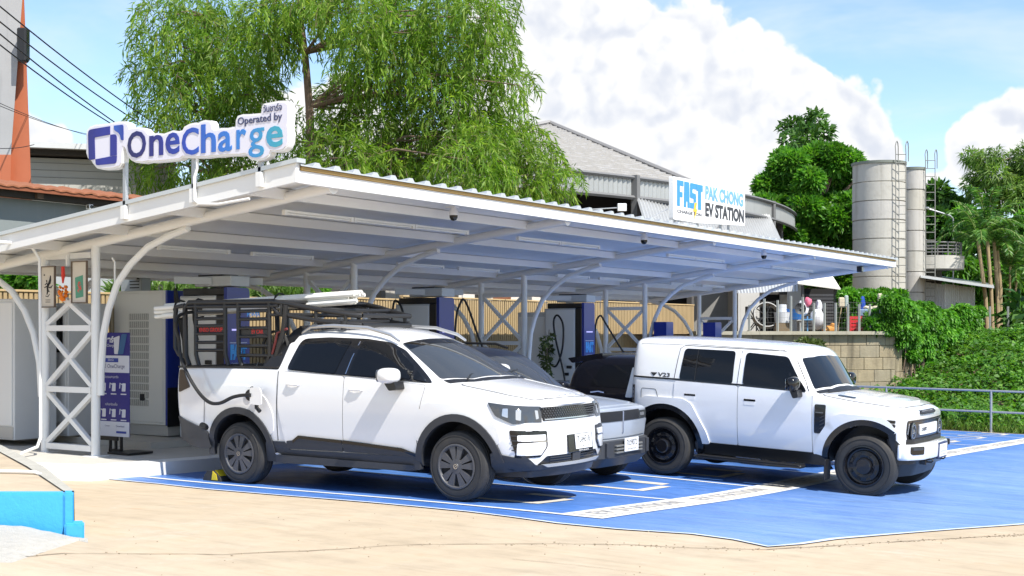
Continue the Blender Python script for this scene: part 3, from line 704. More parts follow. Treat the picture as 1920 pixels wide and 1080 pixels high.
# conduit on the back post
b = MB(); P = [at(-30, 452, 16.3), at(40, 456, 16.5), at(62, 466, 16.6), at(74, 486, 16.65), at(75, 560, 16.7), at(76, 700, 16.75), at(76, 820, 16.75), at(70, 838, 16.6), at(40, 850, 16.2)]; b.tube(P, .02, 8)
tag(b.build('conduit_pipe', steelw), 'white conduit pipe bending down beside the left back post', 'pipe')
b = MB(); P = [lat(-60, 11.2, ramp_z + .03), lat(30, 11.1, ramp_z + .03), lat(66, 11.05, ramp_z + .03), lat(75, 11.0, ramp_z + .02), lat(78, 10.98, ramp_z - .06)]; b.tube(P, .016, 8)
tag(b.build('conduit_pipe', steelw), 'white conduit pipe lying across the cream ramp behind the sky blue wall', 'pipe')
b = MB(); P = [(-13.4, 11.0, 2.72), (-13.35, 11.0, 2.66), (-13.35, 11.0, 2.2)]; b.tube(P, .014, 6); tag(b.build('conduit_pipe', steelw), 'short white conduit pipe hooked behind the front post', 'pipe')
# ------------------------------------------------------------------ buildings round about
def block(parent, name, p, q, z0, z1, depth, mat, off=0):
    """upright slab between plan points p and q, going back by depth"""
    p = Vector((p[0], p[1], 0)); q = Vector((q[0], q[1], 0)); d = (q - p).normalized(); n = Vector((-d.y, d.x, 0))
    if n.dot(CAMF) < 0: n = -n
    b = MB(); P = [p, q, q + n * depth, p + n * depth]
    A = [b.b.verts.new((v.x, v.y, z0)) for v in P]; B = [b.b.verts.new((v.x, v.y, z1)) for v in P]
    for k in range(4): b.b.faces.new((A[k], A[(k + 1) % 4], B[(k + 1) % 4], B[k]))
    b.b.faces.new(A[::-1]); b.b.faces.new(B); bmesh.ops.recalc_face_normals(b.b, faces=b.b.faces)
    if parent: bmesh.ops.transform(b.b, matrix=Matrix.Translation(-Vector(parent.location)), verts=b.b.verts)
    return b.build(name, mat, parent)
# left grey shed with the orange tile edge
gw = M('grey_render', (.20, .225, .225), .85, var=.10, scale=1.2, streak=.35, streakcol=(.30, .31, .30), bump=.2)
L0, L1 = PT(-500, 245, -21.5), PT(368, 350, -21.5)
def PV(px, py, v=-21.5): return PT(px, py, v)
sh = thing('grey_shed', 'dark grey rendered shed with orange roof tiles along its top, left of canopy', 'building', (-21.5, 12, 0))
w0, w1 = PV(-420, 330), PV(372, 372)
b = MB(); zt0 = PV(0, 320).z; 
b.box((-6, -4.5, -1), (0, PV(366, 350).y - 12, 4.33)); b.build('wall', gw, sh)
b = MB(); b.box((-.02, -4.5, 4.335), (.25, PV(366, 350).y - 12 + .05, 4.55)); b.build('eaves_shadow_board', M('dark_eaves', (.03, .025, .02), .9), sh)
b = MB(); b.box((.003, -4.5, 2.0), (.012, PV(366, 350).y - 12 - .02, 3.62)); b.build('lighter_lower_wall', M('pale_lower_wall', (.36, .38, .38), .85, var=.08, scale=2, dirt=.1), sh)
tile = M('orange_tile', (.27, .10, .045), .75, var=.25, scale=3, dirt=.15)
pitch = .30; uu = -4.5; end = PV(366, 350).y - 12 + .15
ft = None
while uu < end:
    if ft is None:
        b = MB(); b.prism([(-.15, 0), (-.10, .035), (0, .05), (.10, .035), (.15, 0), (.10, .0), (0, .018), (-.10, .0)], lambda a, c, t: (.42 - t, a, c + t * .20), 0, .9); ft = b.build('roof_tile', tile, sh); ft.location = (0, uu, 4.50)
    else:
        q = ft.copy(); COL.objects.link(q); q.parent = sh; q.location = (0, uu, 4.50 + random.uniform(-.01, .01))
    uu += pitch
b = MB(); b.box((.34, -4.5, 4.44), (.40, end, 4.505)); b.build('fascia', M('rust_fascia', (.22, .07, .03), .8, var=.2), sh)
for k in range(7):
    b = MB(); b.box((.0, -4 + k * 1.9, 4.34), (.33, -3.86 + k * 1.9, 4.44)); b.build('rafter_end', M('dark_timber', (.08, .05, .03), .9), sh)
o = thing('security_camera', 'white box camera on the grey shed wall above the canopy side', 'camera', PV(168, 388, -21.3)); b = MB(); b.box((-.06, -.05, -.05), (.06, .05, .05), .01); b.build('body', white, o); b = MB(); b.lathe([(0, .0), (.035, 0), (.035, -.01)], 14, Matrix.Translation((.062, 0, 0)) @ Matrix.Rotation(R(-90), 4, 'Y')); b.box((.0, -.062, -.03), (.04, -.05, .03)); b.build('lens', gloss, o)
# pale building behind with a flat metal roof edge
pbm = M('pale_render', (.40, .40, .37), .85, var=.08, scale=1.5, streak=.2, streakcol=(.25, .24, .22))
D2 = 34
bl = thing('pale_building', 'pale grey building with thin flat roof edge behind the orange tiles', 'building', tuple(lat(150, D2, 0)))
block(bl, 'wall', lat(-300, D2, 0), lat(330, D2 + 2.5, 0), 0, pz(282, D2), 6, pbm)
block(bl, 'roof_edge', lat(-300, D2 - .6, 0), lat(335, D2 + 1.9, 0), pz(268, D2), pz(257, D2), 7, M('roof_edge_grey', (.55, .57, .58), .5, var=.1))
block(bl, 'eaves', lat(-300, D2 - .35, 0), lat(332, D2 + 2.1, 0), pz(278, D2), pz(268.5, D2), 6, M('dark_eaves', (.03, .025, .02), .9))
for k in range(3): block(bl, 'wall_joint', lat(-300, D2 - .01, 0), lat(330, D2 + 2.49, 0), pz(320 - k * 14, D2), pz(319 - k * 14, D2), .02, M('joint_grey', (.2, .2, .19), .9))
# grey and orange pylon
D3 = 30
py = thing('sign_pylon', 'tall tapering pylon clad in grey and orange sheet at the upper left', 'pylon', tuple(lat(20, D3, 0)))
def taper(nm, x0b, x1b, x0t, x1t, yb, yt, d, dep, mat):
    b = MB(); A = []; 
    for (xa, xb, y) in ((x0b, x1b, yb), (x0t, x1t, yt)):
        for (x, dd) in ((xa, d), (xb, d), (xb, d + dep), (xa, d + dep)):
            p = lat(x, dd, 0); A.append(b.b.verts.new((p.x, p.y, pz(y, d))))
    for k in range(4): b.b.faces.new((A[k], A[(k + 1) % 4], A[4 + (k + 1) % 4], A[4 + k]))
    b.b.faces.new(A[:4][::-1]); b.b.faces.new(A[4:]); bmesh.ops.recalc_face_normals(b.b, faces=b.b.faces); bmesh.ops.transform(b.b, matrix=Matrix.Translation(-Vector(py.location)), verts=b.b.verts)
    return b.build(nm, mat, py)
taper('grey_cladding', -60, -4, -30, 46, 620, -60, D3 - .2, .9, M('pylon_grey', (.36, .36, .36), .6, var=.12, scale=1, streak=.4, streakcol=(.20, .20, .20)))
taper('orange_cladding', -6, 69, 44, 43.4, 620, -40, D3, .5, M('pylon_orange', (.43, .125, .055), .6, var=.2, scale=1, streak=.3, streakcol=(.30, .08, .03)))
taper('orange_base', -60, 18, -60, 21, 400, 290, D3 - .22, .3, M('pylon_orange', (.55, .14, .04), .6))
o = thing('pylon_lamp', 'long black lamp housing fixed on the orange pylon', 'lamp', tuple(at(45, 85, D3 - .4))); b = MB(); b.box((-.13, -.12, -.39), (.08, .12, .39), .03, mat=Matrix.Rotation(YAW, 4, 'Z')); b.build('housing', plastic2, o); b = MB(); b.box((.08, -.09, -.34), (.10, .09, .34), 0, mat=Matrix.Rotation(YAW, 4, 'Z')); b.build('lens', gloss, o)
# overhead wires
wires = [((-60, -38), (300, 222), 24, 34), ((-60, -8), (260, 213), 24, 34), ((-60, 13), (250, 236), 24, 34), ((-60, 36), (226, 226), 24, 34), ((-60, 165), (175, 256), 26, 36), ((-60, 172), (168, 252), 26, 36), ((-60, 268), (64, 271), 26, 28)]
nmw = ['topmost of the four thick black overhead wires at the upper left', 'second from the top of the four thick black overhead wires at the upper left', 'third from the top of the four thick black overhead wires at the upper left', 'lowest of the four thick black overhead wires at the upper left', 'upper one of a pair of thin wires crossing the orange pylon', 'lower one of a pair of thin wires crossing the orange pylon', 'thin level wire across the foot of the orange pylon']
for k, (a, c, d0, d1) in enumerate(wires):
    A = at(a[0], a[1], d0); B = at(c[0], c[1], d1); C_ = A + (B - A) * 1.6 if k < 4 else B
    P = [A.lerp(C_, t / 14) - Vector((0, 0, (.25 if k < 4 else .1) * 4 * (t / 14) * (1 - t / 14))) for t in range(15)]
    b = MB(); b.tube(P, .016 if k < 4 else .008, 5); tag(b.build('overhead_wire', cablem), nmw[k], 'wire', group='overhead wires')

# ---- round hall with shingle roof
hall = thing('round_hall', 'large round hall with grey shingle roof and corrugated metal fascia behind the canopy', 'building', tuple(lat(690, 50, 0)))
HI = Matrix.Translation(-Vector(hall.location))
def hb(b, nm, mat, parent=None, **k): bmesh.ops.transform(b.b, matrix=HI, verts=b.b.verts); return b.build(nm, mat, parent or hall, **k)
HC = lat(360, 60, 0); HR = 27.6; zt = 1.765 + 4.75
def hall_d(px):
    a = (px - 960) / 2400; c0 = (360 - 960) / 2400 * 60; A = a * a + 1; B = -2 * (a * c0 + 60); C_ = c0 * c0 + 3600 - HR * HR
    return (-B - math.sqrt(max(0, B * B - 4 * A * C_))) / (2 * A)
def hp(a, r=HR): return HC + CAMR * (r * math.sin(a)) - CAMF * (r * math.cos(a))
corr = M('corrugated_grey', (.40, .41, .40), .45, metal=.45, var=.10, scale=3, streak=.25, streakcol=(.2, .2, .19))
corrl = M('corrugated_light', (.56, .57, .57), .42, metal=.45, var=.08, scale=3)
nseg = 360; a0_, a1_ = .42, 1.75
b = MB(); prev = None
for i in range(nseg + 1):
    a = a0_ + (a1_ - a0_) * i / nseg; rr = HR + (.06 if (i % 2) else 0)
    p = hp(a, rr); A = [b.b.verts.new((p.x, p.y, zt - .58)), b.b.verts.new((p.x, p.y, zt))]
    if prev: b.b.faces.new((prev[0], A[0], A[1], prev[1]))
    prev = A
hb(b, 'fascia', corr, flat=True)
b = MB(); P = [hp(a0_ + (a1_ - a0_) * i / 60, HR + .1) for i in range(61)]; b.tube([(p.x, p.y, zt + .02) for p in P], .06, 5); b.tube([(p.x, p.y, zt - .60) for p in P], .07, 5); hb(b, 'fascia_rail', M('rail_dark', (.16, .16, .16), .6))
def ring_wall(r0, z0, r1, z1):
    b = MB(); prev = None
    for i in range(61):
        a = a0_ + (a1_ - a0_) * i / 60; p = hp(a, r0); q = hp(a, r1); A = [b.b.verts.new((p.x, p.y, z0)), b.b.verts.new((q.x, q.y, z1))]
        if prev: b.b.faces.new((prev[0], A[0], A[1], prev[1]))
        prev = A
    return b
hb(ring_wall(HR - .2, zt - .08, HR - 9, zt - .02), 'low_roof', corr)
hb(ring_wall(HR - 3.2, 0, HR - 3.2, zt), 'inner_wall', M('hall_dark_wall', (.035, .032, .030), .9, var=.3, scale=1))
for k in range(12):
    a = .43 + k * .11; p = hp(a, HR - .25); b = MB(); b.box((p.x - .09, p.y - .09, 0), (p.x + .09, p.y + .09, zt - .1)); hb(b, 'column', M('hall_column', (.10, .095, .09), .8))
    if k < 11:
        q = hp(a + .11, HR - .25); b = MB(); b.bar((p.x, p.y, zt - 2.3), (q.x, q.y, zt - 1.0), .07); hb(b, 'roof_tie', M('hall_column', (.10, .095, .09), .8))
for k, (px_, d_) in enumerate(((1192, hall_d(1192)), (1448, hall_d(1448)), (1490, hall_d(1490)))):
    p = lat(px_, d_ - .15, 0); b = MB(); b.box((p.x - .10, p.y - .10, zt - 1.9), (p.x + .10, p.y + .10, zt + .1)); hb(b, 'fascia_post', M('rail_dark', (.16, .16, .16), .6))
# shingle pyramid: rows of overlapping courses
shing = M('grey_shingle', (.335, .325, .31), .9, var=.22, scale=9, streak=.25, streakcol=(.16, .155, .15), bump=.4)
ap = at(1030, 233, 54); er = at(1300, 347, 45.5); el = at(760, 290, 39); eb = at(1150, 330, 75)
for (A_, B_) in ((el, er), (er, eb)):
    b = MB(); N = 26
    for k in range(N):
        t0, t1 = k / N, (k + 1) / N
        a, c = A_.lerp(ap, t0), B_.lerp(ap, t0); a1, c1 = A_.lerp(ap, min(t1, .999)), B_.lerp(ap, min(t1, .999)); up = Vector((0, 0, .07))
        M_ = 40; top = []; bot = []; low = []
        for j in range(M_ + 1):
            s = j / M_; w = random.uniform(-.035, .035) * (1 if 0 < j < M_ else 0)
            p = a.lerp(c, s) + up + Vector((0, 0, w)); bot.append(b.b.verts.new(p)); low.append(b.b.verts.new(a.lerp(c, s) - Vector((0, 0, .02)))); top.append(b.b.verts.new(a1.lerp(c1, s) + Vector((0, 0, .01))))
        for j in range(M_): b.b.faces.new((bot[j], bot[j + 1], top[j + 1], top[j])); b.b.faces.new((low[j], low[j + 1], bot[j + 1], bot[j]))
    tag(hb(b, 'shingle_courses', shing, flat=True), kind='stuff')
b = MB(); b.tube([er + Vector((0, 0, .1)), er.lerp(ap, .5) + Vector((0, 0, .1)), ap + Vector((0, 0, .1))], .09, 6); b.tube([el + Vector((0, 0, .1)), ap + Vector((0, 0, .1))], .09, 6); hb(b, 'hip_ridge', M('ridge_grey', (.30, .29, .28), .9))
# corrugated awning leaning out under the fascia
b = MB(); N = 96; prev = None
ta, tb, ba, bb_ = at(1194, 372, hall_d(1194) - .2), at(1444, 404, hall_d(1444) - .3), at(1212, 432, hall_d(1194) - 2.0), at(1474, 470, hall_d(1444) - 2.2)
for i in range(N + 1):
    t = i / N; o_ = Vector((0, 0, .05 if i % 2 else 0)) - CAMF * (.06 if i % 2 else 0)
    A = [b.b.verts.new(ta.lerp(tb, t) + o_), b.b.verts.new(ba.lerp(bb_, t) + o_)]
    if prev: b.b.faces.new((prev[0], prev[1], A[1], A[0]))
    prev = A
hb(b, 'awning', corrl, flat=True)
for t in (.15, .42):
    b = MB(); b.tube([ta.lerp(tb, t + .22) - CAMF * .1, ba.lerp(bb_, t) - CAMF * .1], .035, 5); hb(b, 'awning_stay', M('rail_dark', (.16, .16, .16), .6))
o = thing('flood_lamp', 'white square flood lamp on an arm under the hall roof', 'lamp', tuple(at(1166, 389, hall_d(1166) - 2.5))); b = MB(); b.box((-.13, -.08, -.11), (.13, .08, .11), .01, mat=Matrix.Rotation(YAW, 4, 'Z')); b.build('housing', white, o); b = MB(); b.tube([(0, 0, 0), (-.9, -.9, -.1)], .02, 5); b.build('arm', galv, o)

# ---- terrace, retaining wall
rw = M('old_block_wall', (.30, .25, .165), .9, var=.45, scale=2.6, streak=.9, streakcol=(.075, .062, .04), bump=.6, sfreq=2.2, dirt=.35)
W0, W1, W2, W3 = lat(1300, 36.0, 0), lat(1678, 38, 0), lat(1812, 44.5, 0), lat(1920, 45, 0)
TZ = 1.70
b = MB(); far = 95
Pn = [W0 + CAMF * .15 - CAMR * 14, W0 + CAMF * .15, W1 + CAMF * .15, W2 + CAMF * .15, W3 + CAMF * .15, lat(2600, 46, 0), lat(2600, far, 0), lat(500, far, 0)]
A = [b.b.verts.new((p.x, p.y, TZ)) for p in Pn]; b.b.faces.new(A); bmesh.ops.recalc_face_normals(b.b, faces=b.b.faces)
if b.b.faces[:][0].normal.z < 0: bmesh.ops.reverse_faces(b.b, faces=b.b.faces[:])
tag(b.build('terrace', soil, fixn=False), kind='structure')
wallo = thing('retaining_wall', 'weathered block retaining wall with dark streaks on the right, partly hung with vines', 'wall', tuple(W0))
BL = [rw] + [M('old_block_wall_%s' % n, c, .9, var=.45, scale=2.6, streak=.9, streakcol=(.075, .062, .04), bump=.6, sfreq=2.2, dirt=.35) for n, c in (('ochre', (.315, .258, .165)), ('grey', (.285, .245, .17)))]
bmesh_cache = {}
def wall_run(p, q, zb, zt_, bh, bw, lim):
    p = Vector(p); q = Vector(q); L = (q - p).length; d = (q - p).normalized(); n = Vector((-d.y, d.x, 0)); n = -n if n.dot(CAMF) > 0 else n
    z = zt_; row = 0
    block_parent = wallo
    core = MB(); P = [p + n * -.02, q + n * -.02, q - n * .4, p - n * .4]
    A = [core.b.verts.new((v.x, v.y, zb)) for v in P]; B = [core.b.verts.new((v.x, v.y, zt_ - .01)) for v in P]
    for k in range(4): core.b.faces.new((A[k], A[(k + 1) % 4], B[(k + 1) % 4], B[k]))
    core.b.faces.new(B); bmesh.ops.transform(core.b, matrix=Matrix.Translation(-Vector(wallo.location)), verts=core.b.verts); core.build('wall_core', M('mortar_dark', (.17, .14, .10), .95, var=.4, scale=3), wallo)
    while z > zb:
        s = -(row % 2) * bw * .5
        while s < L:
            w = bw * random.uniform(.9, 1.1); a = max(s, 0); c = min(s + w, L)
            if c - a > .08:
                m = random.choice(BL); b = MB(); o_ = random.uniform(0, .015); g_ = .005
                b.box((a + g_, -.05, z - bh + g_), (c - g_, .02 + o_, z - g_), .01)
                R4 = Matrix((d, n, Vector((0, 0, 1)))).transposed().to_4x4(); R4.translation = p - Vector(wallo.location); bmesh.ops.transform(b.b, matrix=R4, verts=b.b.verts); b.build('block', m, wallo, flat=True)
            s += w
        z -= bh; row += 1
wall_run(W0, W1, -1.0, TZ + .02, .36, .62, 0)
wall_run(W1, W2, -.2, TZ - .3, .42, .95, 0)
wall_run(W2 - CAMR * .1, W3, .6, TZ - .06, .5, 1.1, 0)
# coping
for p, q, z in ((W0, W1, TZ + .03), (W2, W3, TZ - .05)):
    b = MB(); p = Vector((p.x, p.y, z)); q = Vector((q.x, q.y, z)); b.bar(p - CAMF * .02, q - CAMF * .02, .36, .10); bmesh.ops.transform(b.b, matrix=Matrix.Translation(-Vector(wallo.location)), verts=b.b.verts); b.build('coping', M('coping_grey', (.36, .33, .25), .9, var=.25, scale=3, streak=.5, streakcol=(.09, .08, .05)), wallo)
# fence on the wall: thin concrete posts and strands
wf = thing('wire_fence', 'row of thin grey posts with wire strands standing on the retaining wall', 'fence', tuple(lat(1540, 37.3, TZ + .07)))
tops = []
for px_, yt_ in ((1405, 572), (1433, 560), (1458, 563), (1483, 555), (1505, 557), (1526, 568), (1546, 568), (1567, 568), (1590, 570), (1611, 570), (1631, 570), (1651, 571), (1677, 596)):
    d_ = 36.0 + 2.0 * (px_ - 1300) / 378 + .05; p = lat(px_, d_, TZ + .06); t = lat(px_, d_, pz(yt_, d_)); tops.append((p, t))
    b = MB(); b.bar(p, t, .055); bmesh.ops.transform(b.b, matrix=Matrix.Translation(-Vector(wf.location)), verts=b.b.verts); b.build('post', M('fence_post_grey', (.33, .34, .31), .8, var=.2, scale=5), wf)
b = MB()
for k in range(6): b.tube([p.lerp(Vector((t.x, t.y, TZ + 1.0)), .12 + k * .16) for p, t in tops], .0025, 4)
x = 0
for (p, t), (p2, t2) in zip(tops[:-1], tops[1:]):
    for j in range(1, 4): b.tube([p.lerp(p2, j / 4), p.lerp(p2, j / 4) + Vector((0, 0, .9))], .002, 4)
bmesh.ops.transform(b.b, matrix=Matrix.Translation(-Vector(wf.location)), verts=b.b.verts); tag(b.build('wire_mesh', M('wire_dark', (.14, .14, .13), .7), wf), kind='stuff')
wf2 = thing('wire_fence', 'few thin wire fence posts on the far right end of the retaining wall', 'fence', tuple(lat(1870, 44.6, TZ)))
for px_ in (1831, 1856, 1890):
    p = lat(px_, 44.7, TZ); b = MB(); b.bar(p, p + Vector((0, 0, .95)), .06); bmesh.ops.transform(b.b, matrix=Matrix.Translation(-Vector(wf2.location)), verts=b.b.verts); b.build('post', M('fence_post_grey', (.33, .34, .31), .8), wf2)
# ---- house behind the terrace fence
D4 = 42
hs = thing('terrace_house', 'low pale house with dark doorway and tilted white awning behind the terrace fence', 'house', tuple(lat(1450, D4, TZ)))
block(hs, 'wall', lat(1384, D4, 0), lat(1424, D4, 0), TZ, pz(520, D4), 5, M('house_white', (.58, .57, .54), .85, var=.08, scale=2, streak=.15))
block(hs, 'wall', lat(1476, D4, 0), lat(1506, D4, 0), TZ, pz(490, D4), 5, M('house_white', (.58, .57, .54), .85))
block(hs, 'dark_room', lat(1420, D4 + 1.2, 0), lat(1480, D4 + 1.2, 0), TZ, pz(500, D4), 4, M('room_dark', (.015, .014, .013), .9))
block(hs, 'lintel', lat(1420, D4 + .02, 0), lat(1480, D4 + .02, 0), pz(552, D4), pz(500, D4), .3, M('lintel_dark', (.06, .055, .05), .9))
for k in range(11):
    z = pz(618 - k * 6.2, D4 + .6); b_ = block(hs, 'shutter_slat', lat(1508, D4 + .6, 0), lat(1575, D4 + .6, 0), z, z + .085, .05, M('dark_shutter', (.07, .07, .075), .6, metal=.3))
block(hs, 'shutter_back', lat(1506, D4 + .66, 0), lat(1577, D4 + .66, 0), TZ, pz(540, D4), .1, M('room_dark', (.015, .014, .013), .9))
b = MB(); P = [at(1496, 478, D4), at(1540, 484, D4 + 1), at(1576, 541, D4 - 2.2), at(1496, 530, D4 - 2.2)]
A = [b.b.verts.new(p) for p in P]; B = [b.b.verts.new(p - Vector((0, 0, .04))) for p in P]; b.b.faces.new(A); b.b.faces.new(B[::-1])
for k in range(4): b.b.faces.new((A[k], A[(k + 1) % 4], B[(k + 1) % 4], B[k]))
bmesh.ops.transform(b.b, matrix=Matrix.Translation(-Vector(hs.location)), verts=b.b.verts); b.build('awning', M('awning_cream', (.70, .67, .60), .7), hs)
b = MB(); prev = None
for i in range(41):
    t = i / 40; o_ = CAMF * (-.05 if i % 2 else 0); A = [b.b.verts.new(at(1376 + 122 * t, 528 - 4 * t, D4 - 1.4) + o_), b.b.verts.new(at(1382 + 116 * t, 550 - 4 * t, D4 - 1.9) + o_)]
    if prev: b.b.faces.new((prev[0], prev[1], A[1], A[0]))
    prev = A
bmesh.ops.transform(b.b, matrix=Matrix.Translation(-Vector(hs.location)), verts=b.b.verts); b.build('corrugated_canopy', corrl, hs, flat=True)
for px_ in (1505, 1566):
    p = lat(px_, D4 - 2.0, TZ); b = MB(); b.tube([p, Vector((p.x, p.y, pz(536, D4 - 2)))], .05, 6); bmesh.ops.transform(b.b, matrix=Matrix.Translation(-Vector(hs.location)), verts=b.b.verts); b.build('awning_post', M('hall_column', (.10, .095, .09), .8), hs)
block(hs, 'back_wall', lat(1290, D4 + 2, 0), lat(1390, D4 + 2, 0), TZ - 1, pz(545, D4), .3, M('block_grey_wall', (.27, .27, .26), .9, var=.15, scale=3))
block(hs, 'upper_dark', lat(1240, D4 + 2.5, 0), lat(1385, D4 + 2.5, 0), pz(590, D4), pz(510, D4), .3, M('room_dark', (.015, .014, .013), .9))
# pale house and orange tiles glimpsed over the fence
o = thing('far_pale_wall', 'pale wall with orange tile patch glimpsed over the slat fence under the canopy', 'building', tuple(lat(990, 38, 0)))
block(o, 'wall', lat(860, 38, 0), lat(1040, 40, 0), 0, pz(535, 38), 4, M('house_pale_warm', (.66, .62, .56), .85, var=.05)); block(o, 'tiles', lat(924, 37.8, 0), lat(958, 37.8, 0), pz(563, 37.8), pz(548, 37.8), .2, tile)
o = thing('far_grey_wall', 'stained grey wall glimpsed over the slat fence left of the second fast charger', 'building', tuple(lat(720, 36, 0)))
block(o, 'wall', lat(680, 36, 0), lat(800, 38, 0), 0, pz(528, 36), 4, M('stained_wall', (.38, .36, .33), .9, var=.2, scale=.9, streak=.7, streakcol=(.10, .10, .09)))

# ---- concrete ring silos with ladders
ringm = [M('silo_concrete_%s' % n, c, .85, var=.10, scale=1.6, streak=.6, streakcol=(.20, .18, .14), bump=.3, dirt=.35, sfreq=1.5) for n, c in (('pale', (.47, .455, .41)), ('warm', (.455, .435, .38)), ('cool', (.465, .45, .42)))]
def silo(pxc, d, rpx, ytop, lab, lad, n):
    c = lat(pxc, d, 0); r = rpx / 2400 * d; zt_ = pz(ytop, d - r * .3); o = thing('concrete_silo', lab, 'silo', (c.x, c.y, TZ)); hgt = zt_ - TZ; rh = hgt / n
    for k in range(n):
        b = MB(); z0 = k * rh; e = random.uniform(-.006, .012); b.lathe([(r - .05, z0), (r + e, z0 + .022), (r + e, z0 + rh - .022), (r - .05, z0 + rh)], 44); b.build('concrete_ring', random.choice(ringm), o, ang=50)
    b = MB(); b.lathe([(r + .04, hgt - .02), (r + .05, hgt + .07), (0, hgt + .09)], 44); b.lathe([(r + .04, hgt - .02), (0, hgt - .02)], 44); b.build('lid', M('silo_lid', (.20, .22, .19), .8), o)
    for (off, bot) in lad:
        p = CAMR * off + CAMF * (-math.sqrt(max(.01, r * r - off * off)) - .14); p.z = 0
        q = p + CAMR * .36
        top = hgt + .75; b = MB(); 
        for s in (p, q): b.tube([s + Vector((0, 0, bot)), s + Vector((0, 0, hgt + .3)), s + Vector((0, 0, top - .2)) + CAMF * .05, s + Vector((0, 0, top - .06)) + CAMF * .08 + CAMR * .04, s + Vector((0, 0, top)) + CAMF * .18 + CAMR * .10, s + Vector((0, 0, top - .06)) + CAMF * .28 + CAMR * .16, s + Vector((0, 0, top - .2)) + CAMF * .33 + CAMR * .19, s + Vector((0, 0, hgt + .05)) + CAMF * .36 + CAMR * .20], .018, 5)
        z = bot + .2
        while z < hgt + .5: b.tube([p + Vector((0, 0, z)), q + Vector((0, 0, z))], .014, 4); z += .30
        b.build('ladder', M('ladder_grey', (.22, .22, .20), .6), o)
silo(1648, 46, 48, 308, 'wider front concrete ring silo with a double ladder, right of the canopy tip', [(.30, .4)], 9)
silo(1711, 48.5, 22, 318, 'narrow concrete ring silo standing behind the wide silo', [(.36, .3)], 8)
# ---- platform with railing, lean-to shed
pf = thing('round_platform', 'rounded concrete balcony with grey railing right of the silos', 'balcony', tuple(lat(1750, 50, 4)))
b = MB(); d = 50; c = lat(1742, d, 0); r = 62 / 2400 * d
b.lathe([(0, pz(508, d)), (r, pz(506, d)), (r + .02, pz(482, d)), (r - .12, pz(482, d)), (0, pz(484, d))], 36, Matrix.Translation((c.x, c.y, 0))); bmesh.ops.transform(b.b, matrix=Matrix.Translation(-Vector(pf.location)), verts=b.b.verts); b.build('slab', ringm[0], pf)
b = MB()
for z in (458, 464, 470, 476): b.tube([(c.x + r * .93 * math.cos(t), c.y + r * .93 * math.sin(t), pz(z, d)) for t in [k * 2 * math.pi / 36 for k in range(36)]], .03 if z == 458 else .018, 5, closed=True)
for k in range(18): t = k * 2 * math.pi / 18; b.tube([(c.x + r * .93 * math.cos(t), c.y + r * .93 * math.sin(t), pz(483, d)), (c.x + r * .93 * math.cos(t), c.y + r * .93 * math.sin(t), pz(458, d))], .025, 5)
bmesh.ops.transform(b.b, matrix=Matrix.Translation(-Vector(pf.location)), verts=b.b.verts); b.build('railing', M('rail_dark', (.16, .16, .16), .6), pf)
b = MB(); b.tube([lat(1742, d + .5, TZ), lat(1742, d + .5, pz(508, d))], .5, 12); bmesh.ops.transform(b.b, matrix=Matrix.Translation(-Vector(pf.location)), verts=b.b.verts); b.build('pier', M('pier_dark', (.10, .10, .09), .9), pf)
o = thing('lamp_post', 'slim grey lamp post with bent arm rising behind the round balcony', 'lamp post', tuple(lat(1787, 51.5, TZ))); b = MB(); h = pz(410, 51.5) - TZ; b.tube([(0, 0, 0), (0, 0, h), (-.1, -.06, h + .12), (-.9, -.55, h + .42)], .035, 6); b.build('post', galv, o); b = MB(); b.box((-1.1, -.65, h + .40), (-.8, -.48, h + .47), .02); b.build('lamp_head', galv, o)
ls = thing('lean_to_shed', 'small corrugated metal shed with a slanted thin roof below the round balcony', 'shed', tuple(lat(1775, 48.5, TZ)))
d = 48.5
for (x0, x1, mat_, y0) in ((1728, 1772, corrl, 528), (1772, 1828, corr, 532)):
    b = MB(); prev = None; N = 28
    for i in range(N + 1):
        t = i / N; o_ = CAMF * (-.04 if i % 2 else 0); p = lat(x0 + (x1 - x0) * t, d + (1.0 * t if x0 > 1750 else 0), 0) + o_
        A = [b.b.verts.new((p.x, p.y, TZ - .1)), b.b.verts.new((p.x, p.y, pz(y0 + 6 * t, d)))]
        if prev: b.b.faces.new((prev[0], A[0], A[1], prev[1]))
        prev = A
    bmesh.ops.transform(b.b, matrix=Matrix.Translation(-Vector(ls.location)), verts=b.b.verts); b.build('wall', mat_, ls, flat=True)
b = MB(); P = [at(1726, 517, d - 1), at(1864, 537, d - 1), at(1862, 532, d + 3), at(1726, 512, d + 3)]; A = [b.b.verts.new(p) for p in P]; B = [b.b.verts.new(p - Vector((0, 0, .07))) for p in P]; b.b.faces.new(A); b.b.faces.new(B[::-1])
for k in range(4): b.b.faces.new((A[k], A[(k + 1) % 4], B[(k + 1) % 4], B[k]))
bmesh.ops.transform(b.b, matrix=Matrix.Translation(-Vector(ls.location)), verts=b.b.verts); b.build('roof', corrl, ls)

# ---- steel pipe railing at the edge of the paving
rl = thing('pipe_railing', 'galvanised two-rail pipe railing along the far right edge of the blue paving', 'railing', (-7.64, 33.75, gz(-7.64, 33.6)))
def rz2(v, h): return gz(v, 33.6) + h
b = MB(); vs = [-16 + k for k in range(19)]
for h in (1.05, .52): b.tube([(v, 33.75, rz2(v, h)) for v in vs], .028, 8)
bmesh.ops.transform(b.b, matrix=Matrix.Translation(-Vector(rl.location)), verts=b.b.verts); b.build('rails', galv, rl)
for v in (-13.0, -10.3, -7.64, -4.9, -2.2):
    b = MB(); b.tube([(v, 33.75, rz2(v, -.1)), (v, 33.75, rz2(v, 1.05))], .034, 8); bmesh.ops.transform(b.b, matrix=Matrix.Translation(-Vector(rl.location)), verts=b.b.verts); b.build('post', galv, rl)

